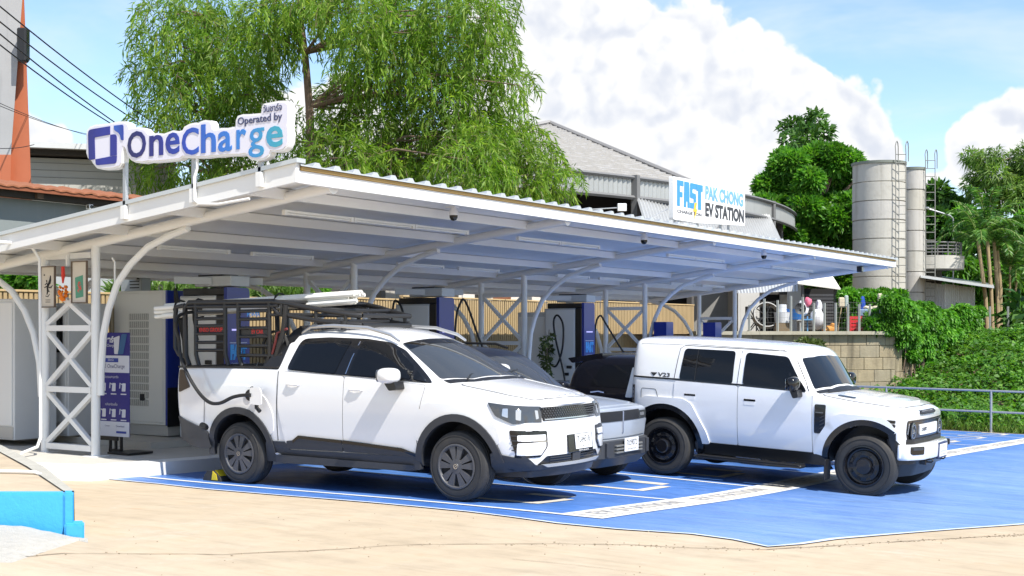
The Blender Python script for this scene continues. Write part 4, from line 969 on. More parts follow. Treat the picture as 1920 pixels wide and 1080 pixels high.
# ---- clutter on the terrace
def cl(name, px_, py_, d, lab, cat):
    p = at(px_, py_, d); p.z = TZ + .03; return thing(name, lab, cat, tuple(p), YAW)
dd = 38.6
o = cl('drum_fan', 1437, 620, dd, 'large round grey drum fan on the terrace behind the wire fence', 'fan'); b = MB(); b.lathe([(.40, -.12), (.42, 0), (.40, .12), (.37, .12), (.37, -.12)], 26, Matrix.Translation((0, 0, .52)) @ Matrix.Rotation(R(70), 4, 'X'), closed=True); b.build('drum', M('fan_grey', (.25, .25, .24), .5, metal=.4), o)
b = MB()
for k in range(5): b.bar((0, 0, .52), (.34 * math.cos(k * 1.257), 0, .52 + .34 * math.sin(k * 1.257)), .12, .02)
b.lathe([(0, -.05), (.08, -.05), (.08, .05), (0, .05)], 12, Matrix.Translation((0, 0, .52)) @ Matrix.Rotation(R(90), 4, 'X')); b.build('blades', plastic2, o); b = MB(); b.bar((-.3, 0, 0), (-.3, 0, .5), .04); b.bar((.3, 0, 0), (.3, 0, .5), .04); b.build('stand', plastic2, o)
o = cl('folding_chair', 1416, 620, dd, 'small dark folding chair at the left end of the terrace', 'chair'); b = MB(); b.bar((-.2, 0, 0), (.15, 0, .45), .03); b.bar((.2, 0, 0), (-.2, 0, .8), .03); b.bar((-.2, .35, 0), (.15, .35, .45), .03); b.bar((.2, .35, 0), (-.2, .35, .8), .03); b.build('frame', plastic2, o); b = MB(); b.box((-.18, 0, .42), (.2, .35, .45)); b.build('seat', plastic, o); b = MB(); b.box((-.24, 0, .55), (-.2, .35, .8)); b.build('backrest', plastic, o)
o = cl('blue_basin', 1486, 612, dd, 'bright blue plastic basin on a low stool on the terrace', 'basin'); b = MB(); b.lathe([(0, .42), (.22, .42), (.36, .72), (.38, .72), (.24, .40), (0, .40)], 22); b.build('bowl', M('basin_blue', (.03, .20, .62), .4), o); b = MB(); b.box((-.25, -.2, .36), (.25, .2, .40)); [b.bar((sx * .2, sy * .15, 0), (sx * .2, sy * .15, .37), .04) for sx in (-1, 1) for sy in (-1, 1)]; b.build('stool', M('stool_grey', (.35, .35, .33), .7), o)
o = cl('white_tub', 1466, 612, dd - .2, 'pale grey stack of washing tubs left of the blue basin', 'tub'); b = MB(); b.lathe([(.0, .3), (.2, .3), (.24, .62), (.20, .62), (0, .34)], 18); b.lathe([(.0, .55), (.16, .55), (.14, .85), (0, .86)], 14); b.build('tubs', M('tub_white', (.60, .62, .64), .5), o); b = MB(); b.box((-.22, -.2, .0), (.22, .2, .29)); b.build('crate', M('crate_brown', (.20, .15, .09), .8), o)
o = cl('bag_heap', 1514, 610, dd, 'heap of white and pink plastic bags hanging on a chair on the terrace', 'bags'); 
def lump(b, c, s, sd):
    r_ = random.Random(sd); res = bmesh.ops.create_icosphere(b.b, subdivisions=2, radius=1)
    for v in res['verts']: v.co = Vector((v.co.x * s[0], v.co.y * s[1], v.co.z * s[2])) * (1 + r_.uniform(-.16, .16)) + Vector(c)
b = MB(); lump(b, (-.14, 0, .72), (.16, .14, .26), 1); lump(b, (.28, -.05, .42), (.22, .16, .30), 2); lump(b, (.34, 0, .78), (.10, .1, .22), 5); b.build('white_bag', M('bag_white', (.66, .66, .68), .5), o)
b = MB(); lump(b, (.0, -.06, .93), (.11, .1, .15), 3); b.build('pink_bag', M('bag_pink', (.70, .14, .22), .5), o)
b = MB(); b.bar((-.2, 0, 0), (-.12, 0, .5), .04); b.bar((.0, 0, 0), (.0, 0, .5), .04); b.box((-.2, -.15, .38), (.2, .2, .42)); b.build('chair_frame', M('chair_blue', (.10, .28, .50), .6), o)
o = cl('wok_disc', 1500, 580, dd - .6, 'dark round pan hanging on a post of the terrace', 'pan'); b = MB(); b.lathe([(0, 0), (.12, .02), (.17, .06)], 20, Matrix.Translation((0, 0, .72)) @ Matrix.Rotation(R(90), 4, 'X')); b.tube([(0, -.02, .72), (.08, -.03, .70), (.1, -.03, .66)], .03, 6); b.build('pan', plastic, o)
o = cl('orange_sack', 1554, 621, dd - .8, 'small crumpled orange sack on the terrace edge', 'sack'); b = MB(); lump(b, (0, 0, .10), (.2, .15, .13), 7); lump(b, (.12, 0, .2), (.1, .1, .1), 8); b.build('sack', M('sack_orange', (.62, .28, .06), .8), o)
for k, (px_, lab, c_) in enumerate(((1578, 'upturned straw broom with cream head leaning on the terrace fence', (.55, .47, .33)), (1587, 'upturned mop with grey green head leaning on the terrace fence', (.36, .42, .38)))):
    o = cl('broom', px_, 620, dd - .8, lab, 'broom'); b = MB(); b.tube([(-.12 if k == 0 else .06, 0, 0), (0, 0, .78)], .016, 5); b.build('handle', M('broom_stick', (.42, .32, .16), .7), o); b = MB(); b.box((-.09 if k == 0 else -.06, -.03, .76), (.09 if k == 0 else .06, .03, 1.05 + .06 * k), .03); b.build('head', M('broom_head_%s' % ('cream' if k == 0 else 'green'), c_, .9, var=.3, scale=30), o)
o = cl('red_crate', 1613, 618, dd, 'red plastic crate standing on the terrace edge', 'crate'); b = MB()
b.box((-.36, -.22, .02), (.36, .22, .06)); 
for z in (.08, .19, .30, .41):
    for y in (-.22, .20): b.box((-.36, y, z), (.36, y + .02, z + .085))
    for x in (-.36, .34): b.box((x, -.2, z), (x + .02, .2, z + .085))
for x in (-.36, -.12, .12, .34): b.box((x - .012, -.228, .02), (x + .03, -.2, .5))
b.build('crate', M('crate_red', (.62, .02, .03), .5), o)
o = cl('ironing_table', 1632, 618, dd + .4, 'white crossed-leg trolley holding a blue jug and cream bundles on the terrace', 'table'); b = MB()
for x in (-.32, .02): 
    for y in (-.15, .15): b.bar((x, y, 0), (x + .30, y, .52), .025); b.bar((x + .30, y, 0), (x, y, .52), .025)
b.build('legs', M('trolley_white', (.62, .63, .62), .5), o); b = MB(); b.box((-.38, -.18, .50), (.38, .18, .72), .03); b.build('basket', M('basket_blue', (.18, .26, .40), .7), o); b = MB(); lump(b, (-.12, 0, .76), (.2, .14, .07), 3); lump(b, (.2, 0, .76), (.18, .14, .07), 4); b.build('bundle', M('cloth_cream', (.62, .55, .42), .9), o)
b = MB(); b.lathe([(0, .68), (.10, .68), (.13, .9), (.09, 1.1), (0, 1.15)], 14, Matrix.Translation((-.28, 0, .0))); b.build('jug', M('jug_blue', (.02, .07, .40), .4), o); b = MB(); b.box((.22, -.06, .78), (.36, .06, 1.2), .03); b.build('brush', M('cloth_cream', (.62, .55, .42), .9), o)
# ------------------------------------------------------------------ vehicles
def resample(rows_x, stations):
    return stations
class Car:
    """x forward, y to the car's left (near side is -y), z up, origin on the ground under the rear axle"""
    def __init__(s, root, paint, stations, under_z, arches, front_bulge=.1, rear_bulge=.05, crease_rows={}, crease_st={}, bed=None, wellmat=plastic2, depth=.42):
        s.root = root
        b = bmesh.new(); cl = b.edges.layers.float.new('crease_edge')
        st2 = []
        for x, pts in stations:
            p1, p8, p9 = pts[1], pts[-2], pts[-1]
            lo = (p1[0] * .5, p1[1]); d8 = p8[2] if len(p8) > 2 else 0; d9 = p9[2] if len(p9) > 2 else 0
            hi = (p8[0] * .5, p8[1] + .74 * (p9[1] - p8[1]), d8 + .76 * (d9 - d8))
            st2.append((x, [pts[0], lo] + list(pts[1:-1]) + [hi, p9]))
        stations = st2; crease_rows = {k + 1: c for k, c in crease_rows.items()}
        n = len(stations[0][1]); rings = []
        for x, pts in stations:
            half = []
            for p in pts:
                dx = p[2] if len(p) > 2 else 0
                half.append((x + dx, p[0], p[1]))
            Rr = [b.verts.new((q[0], -q[1], q[2])) for q in half]
            Ll = [Rr[i] if half[i][1] == 0 else b.verts.new((q[0], q[1], q[2])) for i, q in enumerate(half)]
            rings.append((Rr, Ll))
        def crease(v1, v2, c):
            e = b.edges.get((v1, v2))
            if e: e[cl] = max(e[cl], c)
        for k in range(len(rings) - 1):
            for side in (0, 1):
                A, B = rings[k][side], rings[k + 1][side]
                for i in range(n - 1):
                    b.faces.new((A[i], A[i + 1], B[i + 1], B[i]))
        for row, c in crease_rows.items():
            for k in range(len(rings) - 1):
                for side in (0, 1): crease(rings[k][side][row], rings[k + 1][side][row], c)
        for st, c in crease_st.items():
            for side in (0, 1):
                A = rings[st][side]
                for i in range(n - 1): crease(A[i], A[i + 1], c)
        for ring, bulge in ((rings[0], -rear_bulge), (rings[-1], front_bulge)):
            Rr, Ll = ring
            Hr = [None] * n; Mm = [None] * n; Hl = [None] * n
            Hr[1], Hl[1], Mm[1] = Rr[1], Ll[1], Rr[0]
            Hr[n - 2], Hl[n - 2], Mm[n - 2] = Rr[n - 2], Ll[n - 2], Rr[n - 1]
            for i in range(2, n - 2):
                q = Rr[i].co
                Mm[i] = b.verts.new((q.x + bulge, 0, q.z)); hx = q.x + bulge * .78
                Hr[i] = b.verts.new((hx, q.y * .5, q.z)); Hl[i] = b.verts.new((hx, -q.y * .5, q.z))
            for cols in ((Rr, Hr), (Hr, Mm), (Mm, Hl), (Hl, Ll)):
                for i in range(1, n - 2):
                    u = []
                    for v in (cols[0][i], cols[0][i + 1], cols[1][i + 1], cols[1][i]):
                        if v not in u: u.append(v)
                    if len(u) > 2:
                        try: b.faces.new(u)
                        except ValueError: pass
        bmesh.ops.recalc_face_normals(b, faces=b.faces)
        m = bpy.data.meshes.new('hull'); b.to_mesh(m); b.free()
        o = bpy.data.objects.new('hull', m); COL.objects.link(o)
        sd = o.modifiers.new('s', 'SUBSURF'); sd.levels = 3; sd.render_levels = 3; sd.subdivision_type = 'CATMULL_CLARK'
        dg = bpy.context.evaluated_depsgraph_get(); dg.update()
        hm = bpy.data.meshes.new_from_object(o.evaluated_get(dg)); o.modifiers.clear(); bpy.data.objects.remove(o)
        hb = bmesh.new(); hb.from_mesh(hm); s.bvh = BVHTree.FromBMesh(hb); hb.free()
        # cut wheel arches and bed
        cb = MB()
        for (cx, cz, r) in arches:
            for sgn in (-1, 1):
                y0, y1 = sorted((sgn * 1.3, sgn * (.93 - depth)))
                A = [(cx + r * math.cos(2 * math.pi * k / 40), cz + r * math.sin(2 * math.pi * k / 40)) for k in range(40)]
                cb.prism(A, lambda a, c, t: (a, t, c), y0, y1)
        if bed: cb.box(bed[0], bed[1])
        bo = bpy.data.objects.new('body', hm); COL.objects.link(bo)
        co = cb.build('cut', plastic2)
        md = bo.modifiers.new('b', 'BOOLEAN'); md.operation = 'DIFFERENCE'; md.object = co; md.solver = 'EXACT'
        dg = bpy.context.evaluated_depsgraph_get(); dg.update()
        fm = bpy.data.meshes.new_from_object(bo.evaluated_get(dg)); bo.modifiers.clear()
        bpy.data.objects.remove(co)
        fm.name = 'body'; bo.data = fm; bo.parent = root
        fm.materials.clear(); fm.materials.append(paint); fm.materials.append(wellmat)
        bb = bmesh.new(); bb.from_mesh(fm)
        for f in bb.faces:
            c = f.calc_center_median(); f.material_index = 0; f.smooth = True
            for (cx, cz, r) in arches:
                if math.hypot(c.x - cx, c.z - cz) < r + .004 and abs(c.y) < .945 and (f.normal.z < .6) and math.hypot(c.x - cx, c.z - cz) > 0:
                    d = Vector((cx - c.x, 0, cz - c.z)).normalized()
                    if f.normal.dot(d) > .5 or (abs(f.normal.y) > .95 and abs(c.y) < .8): f.material_index = 1
            if f.normal.z < -.6 and c.z < under_z: f.material_index = 1
            if bed and bed[0][0] - .01 < c.x < bed[1][0] + .01 and abs(c.y) < bed[1][1] + .01 and bed[0][2] - .01 < c.z < bed[1][2] - .2:
                f.material_index = 1
        for e in bb.edges:
            if len(e.link_faces) == 2 and (e.calc_face_angle(0) > R(38) or e.link_faces[0].material_index != e.link_faces[1].material_index): e.smooth = False
        bb.to_mesh(fm); bb.free(); s.body = bo
    def cast(s, o, d):
        h = s.bvh.ray_cast(Vector(o), Vector(d)); return h[0], h[1]
    def panel(s, name, poly, mat, kind='s', side=-1, off=.004, th=.02, step=.09, parent=None, smooth=True, outline_only=False):
        """a piece laid on the body: poly in (x,z) for a side, (y,z) for front/rear, (x,y) for the top"""
        if kind == 's': O = lambda a, b: ((a, side * 3, b), (0, -side, 0)); D = Vector((0, side, 0))
        elif kind == 'f': O = lambda a, b: ((9, a, b), (-1, 0, 0)); D = Vector((1, 0, 0))
        elif kind == 'r': O = lambda a, b: ((-9, a, b), (1, 0, 0)); D = Vector((-1, 0, 0))
        else: O = lambda a, b: ((a, b, 5), (0, 0, -1)); D = Vector((0, 0, 1))
        V, F = tri(poly, step)
        bm = bmesh.new(); top = []; last = None; miss = []
        for v in V:
            o, d = O(v[0], v[1]); h, nn = s.cast(o, d)
            if h is None: top.append(None); miss.append(len(top) - 1); continue
            last = h; top.append(bm.verts.new(h + D * off))
        for i in miss:
            j = min((k for k in range(len(V)) if top[k] is not None), key=lambda k: (Vector(V[k]) - Vector(V[i])).length)
            o, d = O(V[i][0], V[i][1]); q = top[j].co.copy(); o = Vector(o)
            q = Vector([q[k] if abs(D[k]) > .5 else o[k] for k in range(3)]); top[i] = bm.verts.new(q)
        for f in F:
            try: bm.faces.new([top[i] for i in f])
            except ValueError: pass
        bmesh.ops.remove_doubles(bm, verts=bm.verts, dist=1e-5)
        bmesh.ops.recalc_face_normals(bm, faces=bm.faces)
        sm = sum((f.normal.dot(D) * f.calc_area() for f in bm.faces))
        if sm < 0: bmesh.ops.reverse_faces(bm, faces=bm.faces)
        for f in bm.faces: f.smooth = smooth
        be = [e for e in bm.edges if len(e.link_faces) == 1]
        for e in be:
            a, c = e.verts; f = e.link_faces[0]
            # rim, own vertices so the outline stays crisp
            q = [bm.verts.new(a.co), bm.verts.new(c.co), bm.verts.new(c.co - D * th), bm.verts.new(a.co - D * th)]
            nf = bm.faces.new(q); nf.normal_update()
            mid = (a.co + c.co) / 2; out = mid - f.calc_center_median()
            if nf.normal.dot(out) < 0: nf.normal_flip()
        m = bpy.data.meshes.new(name); bm.to_mesh(m); bm.free(); m.materials.append(mat)
        return put(bpy.data.objects.new(name, m), parent or s.root)
    def strip(s, pts, w, mat, name='panel_gap', kind='s', side=-1, off=.002, parent=None, th=.006, step=.12):
        """a narrow line of width w along pts"""
        P = [Vector(p) for p in pts]; L = []; Rr = []
        for i, p in enumerate(P):
            t = (P[min(i + 1, len(P) - 1)] - P[max(i - 1, 0)]).normalized(); nn = Vector((-t.y, t.x)) * w / 2
            L.append((p + nn)[:]); Rr.append((p - nn)[:])
        return s.panel(name, L + Rr[::-1], mat, kind, side, off, th, step, parent)

def wheel_axis(x, y, z, sgn):
    """lathe axis pointing out of the car's side"""
    return Matrix.Translation((x, y, z)) @ Matrix.Rotation(R(90) * (1 if sgn < 0 else -1), 4, 'X')
def make_wheel(parent, x, y, z, r, w, rim, sgn, style):
    """y is the outer face of the tyre"""
    mt = wheel_axis(x, y, z, sgn)
    t = MB()
    prof = [(rim, -.012), (rim + .012, -.002), (r * .80, .004), (r - .040, -.006), (r - .012, -.022), (r - .002, -.042)]
    k = 4; tw = (w - .084) / k
    for i in range(k):
        a = -.042 - i * tw
        prof += [(r, a - .004), (r, a - tw + .012), (r - .009, a - tw + .008), (r - .009, a - tw + .002)]
    prof += [(r - .002, -w + .042), (r - .03, -w + .01), (rim + .01, -w), (rim - .01, -w + .02)]
    t.lathe(prof, 56, mt)
    # moulded bead rings on the sidewall
    t.lathe([(r * .86, .002), (r * .865, .006), (r * .885, .004), (r * .89, -.001)], 56, mt)
    tyre = t.build('tyre', rubber, parent, ang=28)
    rm = MB()
    dk = MB()
    if style == 'spoke':
        rm.lathe([(rim + .002, -.014), (rim + .004, .003), (rim - .012, .006), (rim - .022, -.004), (rim - .03, -.02)], 48, mt)
        dk.lathe([(rim - .01, -.03), (.06, -.045), (.0, -.045)], 32, mt)
        for q in range(5):
            a0 = 2 * math.pi * q / 5 + math.pi / 2
            for s2 in (-1, 1):
                # each arm a tapered block from the hub out to the rim, pairs forming a V
                def P(rad, da, h): return mt @ Vector((rad * math.cos(a0 + da), rad * math.sin(a0 + da), h))
                r0, r1 = .055, rim - .012
                inn, outr = [(r0, s2 * .04), (r0, s2 * .60), (r1, s2 * .44), (r1, s2 * .06)], None
                for lvl, grow in ((0, 1.0),):
                    top = [P(a, d, .004 if a < .1 else -.004) for a, d in inn]
                    bot = [P(a, d * 1.05, -.034) for a, d in inn]
                    A = [rm.b.verts.new(p) for p in top]; B = [rm.b.verts.new(p) for p in bot]
                    rm.b.faces.new(A)
                    for j in range(4): rm.b.faces.new((A[j], A[(j + 1) % 4], B[(j + 1) % 4], B[j]))
        rm.lathe([(.0, .012), (.032, .012), (.036, .006), (.075, .004), (.08, -.02)], 28, mt)
        em = MB(); em.lathe([(.020, .0125), (.020, .0135), (.025, .0135), (.025, .0125)], 24, mt)
        em.box((-.016, -.0025, .0125), (.016, .0025, .0138), mat=mt @ Matrix.Rotation(.7, 4, 'Z'))
        rimo = rm.build('rim', rimgrey, parent, ang=25)
        em.build('hub_badge', chrome, rimo)
    else:
        rm.lathe([(rim + .002, -.014), (rim + .006, .004), (rim - .010, .006), (rim - .016, -.012), (rim - .03, -.035), (rim * .80, -.04), (rim * .76, -.016), (rim * .56, -.004), (rim * .42, -.012), (rim * .38, .02), (rim * .32, .028), (0, .030)], 56, mt)
        for q in range(8):
            a = 2 * math.pi * (q + .5) / 8
            pl = [(rim * .60 * math.cos(a + d), rim * .60 * math.sin(a + d)) for d in (-.13, .13)] + [(rim * .72 * math.cos(a + d), rim * .72 * math.sin(a + d)) for d in (.17, -.17)]
            dk.prism(pl, lambda u, v, h: mt @ Vector((u, v, h)), -.02, -.002)
        for q in range(6):
            a = 2 * math.pi * q / 6
            rm.lathe([(.010, -.01), (.010, .004), (.0, .006)], 8, mt @ Matrix.Translation((rim * .49 * math.cos(a), rim * .49 * math.sin(a), -.004)))
        rimo = rm.build('rim', rimblack, parent, ang=25)
    if len(dk.b.verts): dk.build('rim_recess', M('rim_shadow_gap', (.012, .012, .012), .8), rimo if style != 'spoke' else parent)
    return tyre
def add_wheels(car, xs, zs, ytyre, r, w, rim, style):
    for x, z in zip(xs, zs):
        for sgn in (-1, 1):
            e = bpy.data.objects.new('wheel', None); e.empty_display_size = .1; put(e, car.root)
            make_wheel(e, x, sgn * ytyre, z, r, w, rim, sgn, style)

def handle(car, x, z, w, mat, parent, side=-1):
    h, n = car.cast((x, side * 3, z), (0, -side, 0))
    y = h.y
    b = MB(); b.tube([(x - w / 2, y, z), (x - w / 2 + .02, y + side * .028, z), (x, y + side * .034, z - .002), (x + w / 2 - .02, y + side * .028, z - .004), (x + w / 2, y, z - .004)], [.010, .013, .014, .013, .010], 8)
    return b.build('handle', mat, parent)
def ell(cx, cz, rx, rz, n=20): return [(cx + rx * math.cos(2 * math.pi * k / n), cz + rz * math.sin(2 * math.pi * k / n)) for k in range(n)]

def mirror(car, root, x, y, z, mat, lx, ly, lz, side=-1, low=plastic2, name='door_mirror'):
    b = MB()
    bmesh.ops.create_icosphere(b.b, subdivisions=3, radius=1)
    for v in b.b.verts:
        p = v.co.copy()
        p = Vector([math.copysign(abs(c) ** .72, c) for c in p]); v.co = (p.x * lx / 2 * (1 - .18 * p.z * 0), p.y * ly / 2, p.z * lz / 2)
        if v.co.x < -lx * .36: v.co.x = -lx * .36
        v.co += Vector((x, y, z))
    o = b.build(name, mat, root, ang=50)
    st = MB(); st.prism(rp([(x - lx * .25, z - lz * .38), (x + lx * .42, z - lz * .38), (x + lx * .55, z - lz * .85), (x + lx * .1, z - lz * .95)], .02), lambda a, c, t: (a, t, c), *sorted((y + side * ly * .1, y - side * ly * .75)))
    st.build('mirror_foot', low, o)
    gl = MB(); gl.prism(rp([(-ly * .42, -lz * .38), (ly * .42, -lz * .38), (ly * .42, lz * .38), (-ly * .42, lz * .38)], .03), lambda a, c, t: (x - lx * .36 - t, y + a, z + c), .001, .004)
    gl.build('mirror_glass', M('mirror_glass', (.5, .52, .55), .03, metal=1), o)
    return o
def plate(parent, m, txt, sub, w=.34, h=.155, frame_mat=None, label='number_plate'):
    b = MB(); b.box((-w / 2, -h / 2, -.004), (w / 2, h / 2, .004), .002, m)
    o = b.build(label, M('plate_white', (.78, .78, .76), .35), parent)
    if txt: text('plate_number', txt, h * .62, text_black, m @ Matrix.Translation((0, h * .13, .0046)), o, sx=.74 if len(txt) > 6 else .8, spacing=1.0, offset=.0015)
    if sub: text('plate_province', sub, h * .22, text_black, m @ Matrix.Translation((0, -h * .32, .0046)), o)
    return o

# ---- the double-cab pickup -------------------------------------------------
def deck(y, z): return [(y - .02, z + .012), (y - .05, z + .015), (y * .5, z + .012), (0, z + .012)]
def build_pickup():
    root = thing('pickup_truck', 'white double cab pickup truck with black ladder rack, parked nearest and plugged in to charge', 'pickup truck', (-10.86, 11.69, -.022), ry=-.009)
    st = [
        (-1.12, [(0, .56), (.74, .56), (.80, .62), (.86, .85), (.87, 1.16), (.84, 1.35)] + deck(.84, 1.35)),
        (-1.04, [(0, .50), (.80, .50), (.88, .58), (.92, .85), (.93, 1.16), (.89, 1.36)] + deck(.89, 1.36)),
        (-.5, [(0, .45), (.86, .45), (.91, .53), (.95, .80), (.955, 1.14), (.915, 1.355)] + deck(.915, 1.355)),
        (0, [(0, .42), (.86, .42), (.92, .50), (.955, .78), (.965, 1.12), (.92, 1.35)] + deck(.92, 1.35)),
        (.5, [(0, .34), (.86, .34), (.91, .44), (.945, .72), (.955, 1.12), (.92, 1.345)] + deck(.92, 1.345)),
        (.595, [(0, .34), (.86, .34), (.91, .44), (.945, .72), (.95, 1.12), (.92, 1.34)] + deck(.92, 1.34)),
        (.625, [(0, .34), (.86, .34), (.91, .44), (.945, .72), (.95, 1.12), (.92, 1.34), (.82, 1.52), (.71, 1.70), (.62, 1.765), (0, 1.78)]),
        (.75, [(0, .34), (.86, .34), (.91, .44), (.94, .72), (.95, 1.12), (.92, 1.335), (.82, 1.53), (.70, 1.725), (.60, 1.795), (0, 1.815)]),
        (1.25, [(0, .33), (.86, .33), (.91, .43), (.935, .70), (.945, 1.08), (.92, 1.305), (.82, 1.52), (.695, 1.725), (.60, 1.80), (0, 1.845)]),
        (1.75, [(0, .33), (.86, .33), (.91, .43), (.935, .70), (.945, 1.06), (.92, 1.275), (.82, 1.50), (.685, 1.69), (.59, 1.765), (0, 1.83)]),
        (2.10, [(0, .33), (.86, .33), (.91, .43), (.935, .70), (.945, 1.04), (.92, 1.25), (.82, 1.44), (.675, 1.615), (.60, 1.665), (0, 1.745, .06)]),
        (2.78, [(0, .33), (.86, .33), (.91, .43), (.94, .70), (.95, 1.02), (.92, 1.195), (.885, 1.215), (.82, 1.23), (.7, 1.235, .14), (0, 1.235, .34)]),
        (2.95, [(0, .33), (.86, .33), (.91, .43), (.95, .70), (.955, 1.0), (.92, 1.165), (.88, 1.19), (.80, 1.20), (.62, 1.205, .12), (0, 1.215, .30)]),
        (3.30, [(0, .33), (.84, .33), (.91, .45), (.955, .72), (.955, .97), (.91, 1.11), (.86, 1.135), (.76, 1.145), (.55, 1.155, .06), (0, 1.17, .20)]),
        (3.62, [(0, .33), (.80, .33), (.88, .42), (.93, .66), (.93, .90), (.89, 1.03), (.83, 1.065), (.73, 1.085), (.52, 1.105, .04), (0, 1.12, .14)]),
        (3.80, [(0, .31), (.70, .31), (.80, .40, .02), (.86, .64, .02), (.85, .86, 0), (.82, .97), (.77, 1.01), (.69, 1.035), (.5, 1.055, .03), (0, 1.065, .12)]),
        (3.88, [(0, .32), (.62, .32), (.72, .40, .02), (.77, .62, .03), (.76, .86, .0), (.735, .945, -.01), (.70, .965, -.01), (.62, .985, -.01), (.45, .995, .02), (0, 1.0, .08)]),
    ]
    car = Car(root, paint, st, .5, [(0, .36, .475), (3.12, .37, .475)], front_bulge=.10, rear_bulge=.04,
              crease_rows={5: .55, 1: .4}, crease_st={0: .35, 5: 1, 6: .8, 11: .35, 16: .25}, bed=((-1.02, -.80, .80), (.50, .80, 1.6)))
    P = car.panel
    add_wheels(car, (0, 3.12), (.365, .365), .945, .365, .245, .232, 'spoke')
    for side in (-1, 1):
        # doors stand a few millimetres proud of a dark gap
        rd = [(.70, 1.335), (1.60, 1.285), (1.575, .46), (.73, .46), (.69, .62), (.62, .93), (.63, 1.18)]
        fd = [(1.60, 1.285), (2.72, 1.205), (2.66, 1.0), (2.60, .75), (2.60, .46), (1.575, .46)]
        for poly, nm in ((rd, 'rear_door'), (fd, 'front_door')):
            cx = sum(p[0] for p in poly) / len(poly); cz = sum(p[1] for p in poly) / len(poly)
            dr = P(nm, rp([(cx + (a - cx) * .993, cz + (b - cz) * .993) for a, b in poly], .04), paint, side=side, off=.009, step=.10)
            P('panel_gap', rp(poly, .04), gap, side=side, off=.0035, th=.006, step=.10, parent=dr)
            hx = .86 if nm == 'rear_door' else 1.78
            P('handle_recess', ell(hx, 1.175 if hx < 1 else 1.13, .10, .032), M('recess_white', (.62, .62, .62), .4), side=side, off=.0075, th=.004, step=.06, parent=dr)
            handle(car, hx, 1.185 if hx < 1 else 1.14, .20, paint, dr, side)
            # lower moulding
            if nm == 'rear_door': lm = [(.74, .45), (.74, .54), (.84, .55), (.93, .605), (1.57, .575), (1.57, .45)]
            else: lm = [(1.582, .45), (1.582, .575), (2.40, .52), (2.59, .465), (2.59, .44)]
            P('door_moulding', rp(lm, .02), plastic, side=side, off=.020, step=.12, parent=dr)
            P('door_moulding_edge', [(a, b + .006) for a, b in lm[1:5]] + [(a, b - .03) for a, b in lm[1:5]][::-1] if nm == 'front_door' else [(a, b + .004) for a, b in lm[2:5]] + [(a, b - .03) for a, b in lm[2:5]][::-1], gloss, side=side, off=.024, th=.01, step=.12, parent=dr)
        # side glass in a black surround
        fr = [(.735, 1.35, .06), (.80, 1.70, .08), (1.20, 1.715), (1.72, 1.695), (2.02, 1.655), (2.24, 1.565), (2.50, 1.40), (2.77, 1.222, .02), (1.9, 1.275), (1.2, 1.315)]
        sf = P('window_surround', rp(fr, .05), gloss, side=side, off=.012, th=.03, step=.06)
        g1 = [(.80, 1.355), (.89, 1.665), (1.54, 1.672), (1.46, 1.312)]
        g2 = [(1.66, 1.302), (1.70, 1.668), (1.96, 1.648), (2.20, 1.560), (2.47, 1.39), (2.50, 1.262)]
        P('rear_door_window', rp(g1, .03), glass, side=side, off=.018, th=.012, step=.06, parent=sf)
        P('front_door_window', rp(g2, .03), glass, side=side, off=.018, th=.012, step=.06, parent=sf)
        P('quarter_window', rp([(2.52, 1.355), (2.53, 1.262), (2.70, 1.235)], .01), glass, side=side, off=.018, th=.012, step=.06, parent=sf)
        car.strip([(1.615, 1.31), (1.655, 1.665)], .012, chrome, 'window_edge', side=side, off=.016, parent=sf)
        # flares
        for cx, a0, a1, nm in ((0, 3, 184, 'rear_flare'), (3.12, 6, 182, 'front_flare')):
            P(nm, arc(cx, .365, .545, a0, a1, 22) + arc(cx, .365, .468, a1, a0, 22), plastic, side=side, off=.028, th=.05, step=.12)
        # sill
        P('sill_cladding', rp([(.36, .29), (.42, .53), (.72, .53), (.76, .44), (2.62, .44), (2.64, .30)], .03), plastic, side=side, off=.016, th=.05, step=.12)
        P('side_step', rp([(.55, .285), (2.55, .285), (2.55, .345), (.55, .375)], .02), plastic, side=side, off=.05, th=.12, step=.15)
        P('rear_bumper_corner', rp([(-1.10, .48), (-1.10, .78), (-.62, .64), (-.54, .60), (-.50, .40), (-.72, .40)], .03), plastic, side=side, off=.02, th=.05, step=.1)
        P('tail_lamp', rp([(-1.06, 1.34), (-.98, 1.34), (-.82, 1.13), (-1.04, 1.06)], .03), M('tail_lamp_smoked', (.05, .045, .045), .08), side=side, off=.012, step=.06)
        # creases pressed into wing and bed side
        P('wing_bulge', rp([(-.545, .62), (-.54, .92), (-.42, 1.10), (-.2, 1.17), (.22, 1.15), (.44, 1.03), (.555, .84), (.545, .60)], .08) + arc(0, .365, .535, 28, 152, 18), paint, side=side, off=.010, th=.03, step=.1)
        P('wing_bulge', rp([(2.58, .60), (2.57, .86), (2.72, 1.02), (3.12, 1.01), (3.46, .93), (3.62, .80), (3.655, .60)], .08) + arc(3.12, .365, .535, 28, 152, 18), paint, side=side, off=.010, th=.03, step=.1)
        car.strip([(2.66, 1.02), (2.62, .80), (2.61, .47)], .007, gap, side=side, off=.003)
        car.strip([(.612, 1.33), (.606, 1.0), (.60, .54)], .010, gap, side=side, off=.003)
        # roof rail
        rl = MB(); y = side * .64
        rl.tube([(.72, y, 1.765), (.86, y, 1.835), (1.2, y, 1.845), (1.7, y, 1.815), (2.02, y * .985, 1.735), (2.14, y * .98, 1.665)], [.018, .021, .021, .021, .02, .014], 8)
        rl.build('roof_rail', M('rail_silver', (.55, .56, .57), .35, metal=.7), root)
        mirror(car, root, 2.33, side * 1.06, 1.30, paint, .22, .26, .17, side)
